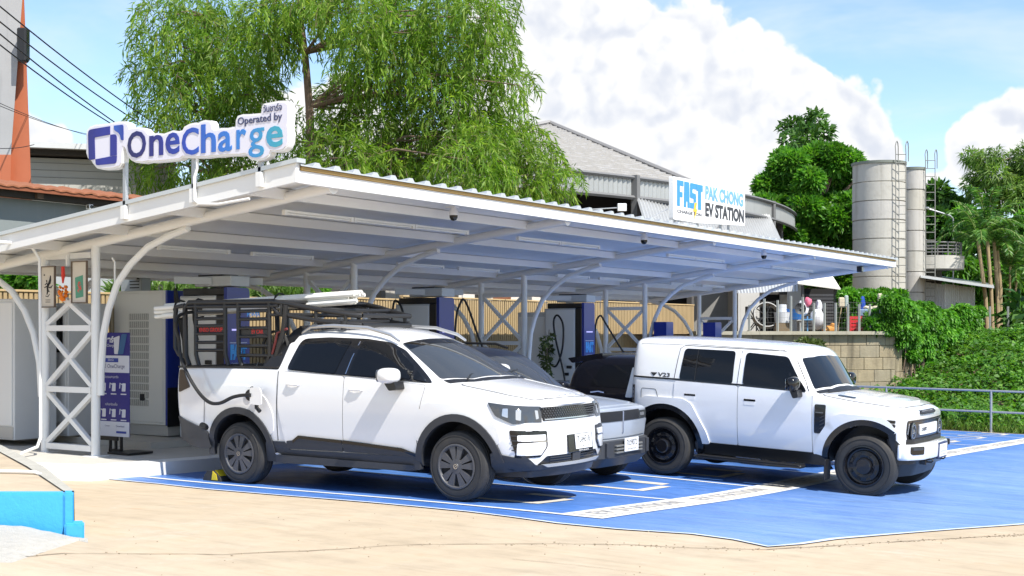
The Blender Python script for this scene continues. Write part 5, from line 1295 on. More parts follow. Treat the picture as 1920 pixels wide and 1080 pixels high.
        # head lamp wraps round the corner
        hl = P('headlight', rp([(3.50, 1.035), (3.60, .90), (3.78, .815), (3.90, .83), (3.90, .985), (3.80, 1.0)], .015), lampglass, side=side, off=.016, th=.03, step=.035)
        P('lamp_unit', rp([(3.67, .90), (3.67, .975), (3.72, .975), (3.73, .88)], .01), ledwhite, side=side, off=.020, th=.003, step=.035, parent=hl)
        P('lamp_unit', rp([(3.80, .86), (3.79, .96), (3.83, .96), (3.84, .85)], .01), ledwhite, side=side, off=.020, th=.003, step=.035, parent=hl)
        hf = P('headlight_inner', [(side * .54, .985), (side * .77, .985), (side * .77, .83), (side * .56, .822)], lampglass, kind='f', off=.006, step=.05, parent=hl)
        P('lamp_unit', rp([(side * .60, .865), (side * .60, .945), (side * .64, .95), (side * .64, .855)], .008), ledwhite, kind='f', off=.009, th=.003, step=.05, parent=hl)
        # vertical air blade in the bumper corner
        fg = P('air_vent', rp([(side * .50, .735), (side * .50, .57), (side * .60, .47), (side * .83, .47), (side * .85, .745)], .02), gloss, kind='f', off=.008, step=.05)
        P('vent_blade', rp([(side * .54, .700), (side * .54, .640), (side * .83, .640), (side * .83, .705)], .012), paint, kind='f', off=.022, th=.03, step=.05, parent=fg)
        P('vent_blade', rp([(side * .54, .625), (side * .54, .57), (side * .61, .495), (side * .82, .495), (side * .83, .625)], .012), paint, kind='f', off=.022, th=.03, step=.05, parent=fg)
        ch = car.strip([(side * .53, .632), (side * .72, .632)], .008, chrome, 'vent_trim', kind='f', off=.028, parent=fg)
        P('air_vent_side', rp([(3.74, .755), (3.93, .745), (3.93, .47), (3.79, .475)], .02), gloss, side=side, off=.008, step=.04)
        P('vent_blade', rp([(3.82, .705), (3.93, .70), (3.93, .642), (3.82, .645)], .01), paint, side=side, off=.022, th=.03, step=.04, parent=fg)
        P('vent_blade', rp([(3.82, .625), (3.93, .625), (3.93, .50), (3.80, .50)], .01), paint, side=side, off=.022, th=.03, step=.04, parent=fg)
        for k in range(4):
            car.strip([(3.755, .70 - k * .05), (3.81, .698 - k * .05)], .010, plastic, 'vent_slat', side=side, off=.014, parent=fg)
    # bonnet outline, windscreen, glasshouse
    P('bonnet', rp([(3.02, -.72), (3.60, -.66), (3.81, -.55), (3.88, -.25), (3.90, 0), (3.88, .25), (3.81, .55), (3.60, .66), (3.02, .72), (3.10, .4), (3.14, 0), (3.10, -.4)], .06), paint, kind='t', off=.010, th=.02, step=.05)
    P('panel_gap', rp([(3.01, -.726), (3.60, -.666), (3.816, -.555), (3.885, -.25), (3.905, 0), (3.885, .25), (3.816, .555), (3.60, .666), (3.01, .726), (3.09, .4), (3.13, 0), (3.09, -.4)], .06), gap, kind='t', off=.004, th=.01, step=.05)
    for side in (-1, 1):
        car.strip([(3.1, side * .42), (3.5, side * .44), (3.80, side * .42)], .03, paint, 'bonnet_crease', kind='t', off=.014, th=.02)
    ws = P('windscreen', rp([(2.13, -.575), (2.18, -.3), (2.205, 0), (2.18, .3), (2.13, .575), (2.80, .76), (2.99, .45), (3.03, 0), (2.99, -.45), (2.80, -.76)], .04), wsglass, kind='t', off=.006, th=.02, step=.09)
    P('cowl_panel', rp([(2.83, -.76), (3.01, -.45), (3.06, 0), (3.01, .45), (2.83, .76), (2.92, .76), (3.07, .45), (3.12, 0), (3.07, -.45), (2.92, -.76)], .01), plastic2, kind='t', off=.006, th=.02, step=.09)
    for y0 in (-.45, .2):
        w = MB(); w.tube([(3.03, y0 - .15, 1.262), (2.93, y0 + .05, 1.30), (2.88, y0 + .4, 1.325)], .009, 6); w.build('wiper', plastic2, ws)
    P('sun_strip', rp([(2.14, -.56), (2.19, -.3), (2.215, 0), (2.19, .3), (2.14, .56), (2.27, .60), (2.33, 0), (2.27, -.60)], .02), glass, kind='t', off=.008, th=.005, step=.09, parent=ws)
    # grille
    gr = P('grille', rp([(-.56, .975), (.56, .975), (.54, .835), (-.54, .835)], .015), gloss, kind='f', off=.008, step=.06)
    gm = MB()
    for i in range(26):
        for j in range(5):
            y = -.52 + i * .0416 + (j % 2) * .02; z = .862 + j * .024
            h, n = car.cast((9, y, z), (-1, 0, 0))
            if h and abs(y) < .54: gm.prism([(y - .014, z), (y, z - .007), (y + .014, z), (y, z + .007)], lambda a, c, t: (h.x + t, a, c), .008, .016)
    tag(gm.build('grille_studs', M('grille_stud', (.12, .125, .13), .3, metal=.5), gr, flat=True), kind='stuff')
    car.strip([(-.52, .850), (0, .850), (.52, .850)], .012, chrome, 'grille_trim', kind='f', off=.014, parent=gr)
    lg = P('lower_grille', rp([(-.62, .395), (-.50, .475), (.50, .475), (.62, .395), (.60, .375), (-.60, .375)], .02), gloss, kind='f', off=.006, step=.06)
    for z in (.455, .43, .405):
        car.strip([(-.46, z), (-.1, z)], .008, plastic, 'grille_slat', kind='f', off=.014, parent=lg); car.strip([(.1, z), (.46, z)], .008, plastic, 'grille_slat', kind='f', off=.014, parent=lg)
    P('sensor_cover', rp([(-.08, .48), (.08, .48), (.08, .375), (-.08, .375)], .01), plastic, kind='f', off=.02, step=.06, parent=lg)
    P('front_lip', rp([(-.80, .50), (-.66, .39), (.66, .39), (.80, .50), (.80, .335), (-.80, .335)], .02), plastic, kind='f', off=.022, th=.08, step=.06)
    for side in (-1, 1):
        P('front_lip_corner', rp([(3.50, .30), (3.53, .52), (3.66, .50), (3.86, .46), (3.90, .34)], .02), plastic, side=side, off=.018, th=.05, step=.06)
    P('lip_guard', rp([(-.58, .392), (.58, .392), (.50, .36), (-.50, .36)], .01), M('silver_plastic', (.35, .36, .37), .4), kind='f', off=.034, th=.03, step=.06)
    lip = MB(); lip.prism(rp([(3.30, -.70), (3.86, -.66), (3.97, -.3), (3.985, 0), (3.97, .3), (3.86, .66), (3.30, .70)], .06), lambda a, c, t: (a + t * .35, c, .36 + t), -.10, 0)
    lip.build('underbody_shield', M('underbody', (.03, .03, .032), .4), root)
    # plate in its black frame
    h, n = car.cast((9, .10, .575), (-1, 0, 0))
    fm = frame((h.x + .014, .08, .578), (0, 1, 0), (-.10, 0, 1))
    b = MB(); b.box((-.25, -.095, -.01), (.25, .095, .006), .004, fm); fo = b.build('plate_holder', gloss, root)
    plate(fo, fm @ Matrix.Translation((.05, .012, .012)), '7บล4318', 'กรุงเทพมหานคร')
    text('dealer_strip', 'RIDDARA BANGKOK', .022, M('white_lettering', (.8, .8, .8), .4), fm @ Matrix.Translation((.05, -.083, .0075)), fo)
    # maker's name along the bonnet edge
    for i, ch in enumerate('RIDDARA'):
        y = -.36 + i * .12
        h, n = car.cast((3.86, y, 5), (0, 0, -1))
        text('bonnet_letter', ch, .075, M('grey_lettering', (.10, .10, .11), .4), frame(h + Vector((0, 0, .011)), (0, 1, 0), (-1, 0, -h.z * 0 + .22)), root, sx=1.2)
    # charging socket and open flap
    h, n = car.cast((.28, -3, 1.03), (0, 1, 0))
    fl = MB(); fl.prism(rp([(.29, .955), (.47, .945), (.47, 1.10), (.44, 1.145), (.29, 1.15)], .03), lambda a, c, t: (a - t * .3, h.y - .02 + t, c), -.12, -.10); fl.build('charge_flap', paint, root)
    sk = MB(); sk.lathe([(0, .02), (.055, .02), (.07, .0), (.075, -.03)], 20, wheel_axis(.19, h.y - .005, 1.05, -1)); sk.build('charge_socket', plastic2, root)
    # bed rim, sports bar
    br = MB()
    for side in (-1, 1): br.box((-1.05, side * .87 - .05, 1.362), (.60, side * .87 + .05, 1.385), .006)
    br.box((-1.09, -.86, 1.362), (-1.02, .86, 1.385), .006)
    br.build('bed_rail', plastic2, root)
    sb = MB()
    for side in (-1, 1):
        sb.prism(rp([(.33, 1.37), (.60, 1.37), (.66, 1.60), (.74, 1.80), (.70, 1.845), (.60, 1.80), (.48, 1.60)], .03), lambda a, c, t: (a, side * (.90 - max(0, c - 1.36) * .56) - side * t, c), 0, .07)
    sb.tube([(.66, -.60, 1.82), (.66, 0, 1.845), (.66, .60, 1.82)], .03, 8)
    sb.build('sports_bar', plastic2, root)
    # ladder rack: a cage over the bed running forward above the roof
    ck = MB(); T = lambda *p, r=.021: ck.tube(p, r * 1.32, 7)
    for side in (-1, 1):
        y = side * .80
        f = 1 if side < 0 else 1
        y2 = side * .52
        T((-.98, y, 1.385), (-1.04, y, 1.5), (-1.05, y, 2.08), (-.98, y, 2.15), (.42, y, 2.135), (.75, y * .93, 2.08), (1.1, y * .76, 2.01), (1.36, y2, 1.965), (1.45, y2 * .85, 1.96), r=.024)
        T((-1.0, y, 2.10), (.50, y, 2.085), r=.018)
        T((.50, y, 1.99), (1.0, y * .80, 1.90), (1.36, y2, 1.855), (1.45, y2 * .85, 1.85), r=.022)
        T((-1.05, y, 2.12), (-1.2, y, 2.10), (-1.22, y, 2.0), (-1.22, y, 1.6), (-1.16, y, 1.52), (-1.05, y, 1.50), r=.022)
        for x in ((-.86, -.36, -.14, .36) if side < 0 else (-.86, .36)):
            T((x, y, 2.14), (x, y, 1.52), (x + (.05 if x < 0 else -.05), y, 1.385), r=.020)
        for z in ((2.03, 1.95, 1.865, 1.77, 1.665, 1.57) if side < 0 else ()): T((-.86, y, z), (-.36, y, z), r=.016)
        for z in ((2.03, 1.935, 1.83, 1.73, 1.62) if side < 0 else (1.75,)): T((-.14, y, z), (.36, y, z), r=.016)
        if side < 0: T((-.14, y, 1.51), (.5, y, 1.50), (.56, y, 1.53), r=.016)
        T((.36, y, 2.12), (.50, y, 1.99), r=.016); T((.36, y, 1.98), (.55, y, 1.98), r=.014); T((.55, y, 2.10), (.55, y, 1.98), r=.014)
        T((.62, y, 2.09), (.60, y, 1.95), (.56, y * .98, 1.78), (.48, y, 1.55), (.42, y, 1.385), r=.024)
        for x in (.95, 1.30): T((x, y2 * 1.05 if x > 1.2 else y * .82, 2.02 if x < 1.2 else 1.975), (x, y2 * 1.05 if x > 1.2 else y * .82, 1.87), r=.018)
    for x, z in ((-1.05, 2.09), (-.5, 2.14), (0, 2.14), (.5, 2.13), (.55, 1.98)): T((x, -.80, z), (x, .80, z), r=.018)
    for x, z, h in ((1.45, 1.96, .44), (1.45, 1.85, .44), (1.0, 2.03, .64), (1.0, 1.90, .64)): T((x, -h, z), (x, h, z), r=.02)
    for x in (.95, 1.30):
        for sgn in (-1, 1): T((x, sgn * .58, 1.90), (x, sgn * .58, 1.80), r=.028)
    ck.build('ladder_rack', blackmetal, root, ang=60)
    for side in (-1,):
        b = MB(); b.box((-.85, -.795, 1.775), (-.37, -.789, 1.855)); so = b.build('rack_sign_plate', blackmetal, root)
        text('rack_sign_lettering', 'ENSO GROUP', .075, redtext, frame((-.61, -.7965, 1.812), (1, 0, 0), (0, 0, 1)), so, sx=.85, offset=.002)
        b = MB(); b.box((-.13, -.795, 1.735), (.35, -.789, 1.825)); so = b.build('rack_sign_plate', blackmetal, root)
        text('rack_sign_lettering', 'EV CAR', .07, redtext, frame((.16, -.7965, 1.785), (1, 0, 0), (0, 0, 1)), so, sx=.8, offset=.002)
        text('rack_sign_lettering', 'POWER', .06, M('blue_lettering', (.03, .25, .7), .4), frame((.10, -.8, 1.985), (1, 0, 0), (0, 0, 1)), so, offset=.002)
    return car
# ---- the boxy white SUV ----------------------------------------------------
def build_suv():
    root = thing('boxy_suv', 'boxy white four wheel drive with black wheels and black grille, on the right', 'SUV', (-7.75, 16.42, -.150), ry=.043)
    low = [(0, .38), (.80, .38), (.89, .46)]
    st = [
        (-.58, [(0, .60), (.66, .60), (.72, .68), (.76, .9), (.77, 1.18), (.76, 1.275), (.74, 1.52), (.70, 1.70), (.62, 1.78), (0, 1.80)]),
        (-.52, [(0, .55), (.78, .55), (.86, .62), (.90, .9), (.91, 1.18), (.90, 1.28), (.87, 1.52), (.82, 1.73), (.74, 1.81), (0, 1.835)]),
        (-.40, low + [(.945, .8), (.95, 1.18), (.935, 1.285), (.90, 1.52), (.84, 1.745), (.76, 1.82), (0, 1.85)]),
        (.3, low + [(.945, .8), (.95, 1.17), (.935, 1.28), (.90, 1.51), (.84, 1.745), (.76, 1.82), (0, 1.86)]),
        (1.05, low + [(.945, .8), (.95, 1.16), (.935, 1.27), (.90, 1.50), (.835, 1.735), (.755, 1.81), (0, 1.855)]),
        (1.60, low + [(.945, .8), (.95, 1.15), (.935, 1.255), (.90, 1.48), (.825, 1.715), (.745, 1.785), (0, 1.83)]),
        (1.74, low + [(.945, .8), (.95, 1.14), (.935, 1.25), (.90, 1.45), (.82, 1.68), (.75, 1.74), (0, 1.785, .05)]),
        (2.02, low + [(.945, .8), (.95, 1.10), (.935, 1.225), (.915, 1.235), (.86, 1.24), (.75, 1.24, .03), (0, 1.25, .14)]),
        (2.14, low + [(.945, .8), (.95, 1.05), (.93, 1.15), (.90, 1.17), (.84, 1.205), (.72, 1.215, .02), (0, 1.225, .12)]),
        (2.55, low + [(.945, .8), (.95, 1.03), (.93, 1.10), (.88, 1.12), (.81, 1.155), (.68, 1.19), (0, 1.205, .05)]),
        (2.95, [(0, .38), (.78, .38), (.87, .46), (.93, .78), (.935, 1.0), (.915, 1.065), (.86, 1.085), (.78, 1.12), (.66, 1.15), (0, 1.165, .02)]),
        (3.10, [(0, .40), (.74, .40), (.82, .48), (.89, .78), (.895, .98), (.88, 1.035), (.83, 1.055), (.76, 1.085), (.64, 1.11), (0, 1.125, .02)]),
        (3.17, [(0, .42), (.68, .42), (.76, .5), (.83, .78), (.835, .96), (.82, 1.01), (.77, 1.03), (.71, 1.05), (.60, 1.065), (0, 1.075, .02)]),
    ]
    car = Car(root, paint, st, .55, [(0, .395, .49), (2.735, .395, .49)], front_bulge=.06, rear_bulge=.03,
              crease_rows={5: .5, 7: .15, 1: .4}, crease_st={0: .4, 6: .3, 7: .4, 12: .5})
    P = car.panel
    add_wheels(car, (0, 2.735), (.385, .385), .955, .382, .245, .245, 'steel')
    for side in (-1, 1):
        rd = [(.13, 1.275), (1.045, 1.262), (1.055, .475), (.49, .475), (.44, .66), (.32, .82), (.13, .97)]
        fd = [(1.045, 1.262), (2.045, 1.235), (2.065, .475), (1.055, .475)]
        for poly, nm in ((rd, 'rear_door'), (fd, 'front_door')):
            cx = sum(p[0] for p in poly) / len(poly); cz = sum(p[1] for p in poly) / len(poly)
            dr = P(nm, rp([(cx + (a - cx) * .993, cz + (b - cz) * .992) for a, b in poly], .04), paint, side=side, off=.009, step=.10)
            P('panel_gap', rp(poly, .04), gap, side=side, off=.0035, th=.006, step=.10, parent=dr)
            hx, hz = (.37, 1.075) if nm == 'rear_door' else (1.215, 1.065)
            P('handle_recess', rp([(hx - .085, hz - .05), (hx + .085, hz - .05), (hx + .085, hz + .04), (hx - .085, hz + .04)], .02), M('recess_white', (.62, .62, .62), .4), side=side, off=.0075, th=.004, step=.06, parent=dr)
            P('handle', rp([(hx - .08, hz + .008), (hx + .08, hz + .008), (hx + .08, hz + .034), (hx - .08, hz + .034)], .008), gloss, side=side, off=.012, th=.006, step=.06, parent=dr)
            P('handle_paddle', rp([(hx - .075, hz - .042), (hx + .075, hz - .042), (hx + .075, hz + .004), (hx - .075, hz + .004)], .012), paint, side=side, off=.012, th=.006, step=.06, parent=dr)
        # window frames: white upper doors over a black waist strip
        car.strip([(-.50, 1.292), (.2, 1.29), (1.05, 1.275), (2.06, 1.245)], .022, gloss, 'waist_strip', side=side, off=.010)
        w1 = [(.21, 1.30), (.245, 1.695), (.94, 1.695), (.945, 1.285)]
        w2 = [(1.115, 1.285), (1.12, 1.685), (1.66, 1.66), (1.80, 1.45), (1.955, 1.25)]
        for poly, nm in ((w1, 'rear_side_window'), (w2, 'front_side_window')):
            cx = sum(p[0] for p in poly) / len(poly); cz = sum(p[1] for p in poly) / len(poly)
            o = P('window_frame', rp([(cx + (a - cx) * 1.04, cz + (b - cz) * 1.055) for a, b in poly], .05), gloss, side=side, off=.006, step=.14)
            P(nm, rp(poly, .035), glass, side=side, off=.010, th=.006, step=.14, parent=o)
        car.strip([(.425, 1.295), (.43, 1.69)], .014, plastic2, 'window_divider', side=side, off=.014)
        car.strip([(1.025, 1.27), (1.04, 1.71)], .007, gap, side=side, off=.003)
        car.strip([(.12, 1.28), (.16, 1.70), (.22, 1.745), (1.62, 1.735), (1.78, 1.62), (1.99, 1.25)], .008, gap, 'door_line', side=side, off=.003)
        car.strip([(-.44, 1.735), (.12, 1.755), (.22, 1.765), (1.6, 1.745)], .006, gap, 'gutter_line', side=side, off=.003)
        # flares
        for cx, nm in ((0, 'rear_flare'), (2.735, 'front_flare')):
            pol = [(cx - .665, .46), (cx - .62, .66), (cx - .40, .985), (cx - .28, 1.04), (cx + .28, 1.04), (cx + .40, .985), (cx + .62, .62), (cx + .665, .46)] if cx == 0 else [(cx - .665, .46), (cx - .62, .66), (cx - .42, .965), (cx - .30, 1.01), (cx + .20, 1.0), (cx + .30, .94), (cx + .38, .82)]
            hole = arc(cx, .40, .555, 6 if cx == 0 else 50, 174, 24)
            o = P(nm, rp(pol, .04, 3)[:] + hole, paint, side=side, off=.030, th=.06, step=.12)
            P('flare_lining', arc(cx, .40, .56, -14 if cx == 0 else 50, 194, 24) + arc(cx, .40, .485, 194, -14 if cx == 0 else 42, 24), gloss, side=side, off=.026, th=.06, step=.12, parent=o)
        P('sill_cladding', rp([(.44, .33), (.44, .485), (2.24, .485), (2.24, .33)], .02), plastic2, side=side, off=.012, th=.05, step=.14)
        b = MB(); b.box((.52, side * .98 - .09, .285), (1.98, side * .98 + .09, .325), .012); b.box((.56, side * 1.06 - .012, .318), (1.95, side * 1.06 + .012, .332), .004)
        stp = b.build('side_step', plastic2, root)
        # wing vent
        vt = P('wing_vent', rp([(2.085, 1.10), (2.225, 1.10), (2.225, .84), (2.16, .735), (2.085, .735)], .02), gloss, side=side, off=.010, step=.06)
        car.strip([(2.10, 1.0), (2.20, 1.0)], .012, M('vent_badge', (.2, .2, .2), .3, metal=.8), 'vent_badge', side=side, off=.016, parent=vt)
        for q in range(4): car.strip([(2.16, .80 + q * .045), (2.215, .83 + q * .045)], .01, plastic, 'vent_slat', side=side, off=.014, parent=vt)
        for z in (.955, .905): P('side_lamp_bar', rp([(2.96, z - .017), (2.96, z + .017), (3.085, z + .014), (3.085, z - .020)], .006), gloss, side=side, off=.022, th=.03, step=.04)
        P('bumper_side', rp([(2.99, .86), (3.09, .85), (3.09, .42), (3.05, .42), (3.05, .60)], .02), plastic2, side=side, off=.014, th=.04, step=.04)
        b = MB(); b.box((2.25, side * .90 - .10, .17), (2.27, side * .90 + .10, .42), .004); b.build('mud_flap', plastic2, root)
        mirror(car, root, 1.84, side * 1.09, 1.34, gloss, .15, .25, .19, side)
        b = MB(); b.tube([(1.86, side * .93, 1.245), (1.86, side * .99, 1.25), (1.85, side * 1.05, 1.28)], .022, 6); b.build('mirror_arm', gloss, root)
        # fuel/charge flap outline on the rear quarter
        car.strip(rp([(-.36, .92), (-.36, 1.14), (-.14, 1.14), (-.10, 1.02)], .03)[2:-2], .006, gap, side=side, off=.003)
        # badge
        if side < 0:
            h, n = car.cast((-.10, -3, 1.335), (0, 1, 0))
            text('badge_lettering', 'V23', .075, text_black, frame((-.03, h.y - .004, 1.335), (1, 0, 0), (0, (h.y + .9) * 0 + .12, 1)), root, sx=1.5, offset=.002)
            b = MB(); b.prism([(-.235, 1.362), (-.135, 1.362), (-.185, 1.312)], lambda a, c, t: (a, h.y - t - (c - 1.335) * -.12, c), .002, .005); b.build('badge_mark', text_black, root)
        P('rear_lamp', rp([(-.56, 1.18), (-.47, 1.18), (-.47, .9), (-.56, .9)], .015), M('tail_lamp_smoked', (.05, .045, .045), .08), side=side, off=.008, step=.06)
    P('windscreen', rp([(1.80, -.70), (1.84, -.4), (1.855, 0), (1.84, .4), (1.80, .70), (2.02, .795), (2.09, .4), (2.105, 0), (2.09, -.4), (2.02, -.795)], .03), glass, kind='t', off=.008, th=.02, step=.07)
    P('cowl_panel', rp([(2.04, -.80), (2.11, -.4), (2.125, 0), (2.11, .4), (2.04, .80), (2.09, .80), (2.16, .4), (2.18, 0), (2.16, -.4), (2.09, -.80)], .008), plastic2, kind='t', off=.006, th=.02, step=.07)
    for y0 in (-.55, .0):
        w = MB(); w.tube([(2.12, y0, 1.25), (2.04, y0 + .04, 1.275), (2.0, y0 + .34, 1.32)], .010, 6); w.build('wiper', plastic2, root)
    P('bonnet', rp([(2.14, -.83), (2.6, -.80), (2.96, -.75), (3.09, -.60), (3.13, 0), (3.09, .60), (2.96, .75), (2.6, .80), (2.14, .83), (2.22, .4), (2.235, 0), (2.22, -.4)], .05), paint, kind='t', off=.012, th=.025, step=.06)
    P('panel_gap', rp([(2.135, -.836), (2.6, -.806), (2.965, -.756), (3.094, -.605), (3.136, 0), (3.094, .605), (2.965, .756), (2.6, .806), (2.135, .836)], .05), gap, kind='t', off=.004, th=.01, step=.06)
    P('bonnet_bulge', rp([(2.30, -.52), (2.95, -.50), (3.05, -.3), (3.05, .3), (2.95, .50), (2.30, .52)], .06), paint, kind='t', off=.030, th=.03, step=.10)
    for side in (-1, 1): P('bonnet_vent', rp([(2.30, side * .70 - .05), (2.52, side * .70 - .04), (2.52, side * .70 + .04), (2.30, side * .70 + .05)], .03), gloss, kind='t', off=.018, th=.01, step=.07)
    P('bonnet_slot', rp([(-.34, 1.045), (-.30, 1.072), (.30, 1.072), (.34, 1.045), (.30, 1.025), (-.30, 1.025)], .01), plastic2, kind='f', off=.016, th=.04, step=.03, smooth=False)
    gr = P('grille', rp([(-.74, .965), (.74, .965), (.76, .80), (.66, .66), (-.66, .66), (-.76, .80)], .05), gloss, kind='f', off=.012, th=.05, step=.06)
    P('grille_plate', rp([(-.38, .905), (.38, .905), (.38, .775), (-.38, .775)], .02), M('grille_plate_white', (.72, .72, .72), .35), kind='f', off=.028, th=.02, step=.06, parent=gr)
    h, n = car.cast((9, -.2, .84), (-1, 0, 0)); text('grille_lettering', 'CHERY', .058, text_black, frame((h.x + .031, -.22, .840), (0, 1, 0), (0, 0, 1)), gr, sx=1.25, offset=.002)
    car.strip([(-.60, .725), (.60, .725)], .012, chrome, 'grille_trim', kind='f', off=.02, parent=gr)
    car.strip([(-.60, .945), (.60, .945)], .008, plastic, 'grille_trim', kind='f', off=.02, parent=gr)
    for side in (-1, 1):
        h, n = car.cast((9, side * .60, .86), (-1, 0, 0)); y = side * .585
        mt = Matrix.Translation((h.x + .012, y, .825)) @ Matrix.Rotation(R(90), 4, 'Y')
        b = MB(); b.lathe([(.105, 0), (.112, .016), (.095, .02), (.09, .008), (0, .012)], 28, mt); hl = b.build('headlight', lampglass, gr)
        b = MB(); b.lathe([(.088, .013), (.088, .019), (.074, .019), (.074, .013)], 28, mt); b.lathe([(.0, .03), (.03, .024), (.034, .012)], 16, mt); b.build('lamp_ring', M('lamp_ring_grey', (.25, .26, .27), .15, metal=.7), hl)
        car.strip([(side * .70, .93), (side * .735, .80)], .02, ledwhite, 'lamp_bar', kind='f', off=.016, parent=hl)
    # bumper: a full-width white bar with fog lamp pockets
    bp = MB(); plan = rp([(3.11, -.90), (3.22, -.86), (3.345, -.55), (3.38, 0), (3.345, .55), (3.22, .86), (3.11, .90)], .06, 5)
    def zc(t): return t
    lay = [(.49, .975), (.515, 1.0), (.635, 1.005), (.67, .985), (.675, .96)]
    prev = None
    for z, sc in lay:
        ring = [bp.b.verts.new((3.11 + (a - 3.11) * (sc if a > 3.13 else 1), c * (sc if sc < 1 else 1), z)) for a, c in plan]
        if prev:
            for k in range(len(ring)): bp.b.faces.new((prev[k], prev[(k + 1) % len(ring)], ring[(k + 1) % len(ring)], ring[k]))
        else: bp.b.faces.new(ring[::-1])
        prev = ring
    bp.b.faces.new(prev)
    bo = bp.build('front_bumper', paint, root, ang=40)
    bvh0 = car.bvh; tb = bmesh.new(); tb.from_mesh(bo.data); car.bvh = BVHTree.FromBMesh(tb); tb.free()
    for side in (-1, 1):
        P('fog_lamp_pocket', rp([(side * .54, .655), (side * .79, .655), (side * .79, .575), (side * .75, .555), (side * .54, .555)], .02), gloss, kind='f', off=.006, th=.02, step=.05, parent=bo)
        P('fog_lamp', rp([(side * .57, .64), (side * .75, .64), (side * .75, .61), (side * .57, .61)], .008), plastic, kind='f', off=.010, th=.01, step=.05, parent=bo)
    fm = frame((3.385, .16, .565), (0, 1, 0), (0, 0, 1))
    b = MB(); b.box((-.185, -.10, -.03), (.185, .10, .004), .004, fm); fo = b.build('plate_holder', M('plate_frame_blue', (.03, .04, .10), .4), root)
    plate(fo, fm @ Matrix.Translation((0, 0, .008)), '', '')
    for k, (y, w) in enumerate(((.05, .10), (-.01, .24), (-.05, .22))):
        b = MB(); b.box((-w / 2, y - .008, .0125), (w / 2, y + .008, .0135), 0, fm); b.build('plate_print', M('faint_print', (.45, .45, .5), .5), fo)
    car.bvh = bvh0
    bk = MB(); bk.prism(rp([(2.96, -.87), (3.12, -.86), (3.24, -.62), (3.27, 0), (3.24, .62), (3.12, .86), (2.96, .87)], .05, 4), lambda a, c, t: (a, c, t), .43, .735); bk.build('bumper_core', plastic2, root)
    lp = MB(); plan2 = rp([(2.95, -.84), (3.14, -.82), (3.29, -.5), (3.32, 0), (3.29, .5), (3.14, .82), (2.95, .84)], .07, 5)
    lp.prism(plan2, lambda a, c, t: (a - (0 if t > .5 else .12 * (a - 2.95) / .37 + .0), c * (1 if t > .5 else .93), .515 if t > .5 else .27), 0, 1)
    lo = lp.build('front_valance', plastic2, root)
    lw = MB(); lw.prism(rp([(3.05, -.38), (3.325, -.36), (3.33, 0), (3.325, .36), (3.05, .38)], .02), lambda a, c, t: (a, c, .41 + t), 0, .05); lw.build('valance_slot', gloss, lo)
    tk = MB()
    for y in (-.28, .28): tk.tube([(3.30, y, .44), (3.37, y, .44), (3.39, y, .46), (3.37, y, .48), (3.30, y, .48)], .012, 6)
    tk.build('tow_hook', blackmetal, root)
    cap = MB(); cap.box((3.20, .84, .57), (3.29, .885, .65), .008); cap.build('bumper_end', plastic2, root)
    # spare wheel cover and rear ladder
    sp = MB(); sp.lathe([(0, .20), (.30, .20), (.36, .17), (.37, .05), (.36, 0)], 40, Matrix.Translation((-.60, .0, 1.02)) @ Matrix.Rotation(R(-90), 4, 'Y')); sp.build('spare_wheel_cover', paint, root)
    rb = MB(); rb.box((-.72, -.80, .52), (-.50, .80, .72), .03); rb.build('rear_bumper', plastic2, root)
    rg = MB(); rg.prism(rp([(-.70, .98), (-.60, .98), (-.55, 1.40), (-.60, 1.40)], .02), lambda a, c, t: (a, -.76 + t, c), 0, .14); rg.build('side_box', paint, root)
    return car

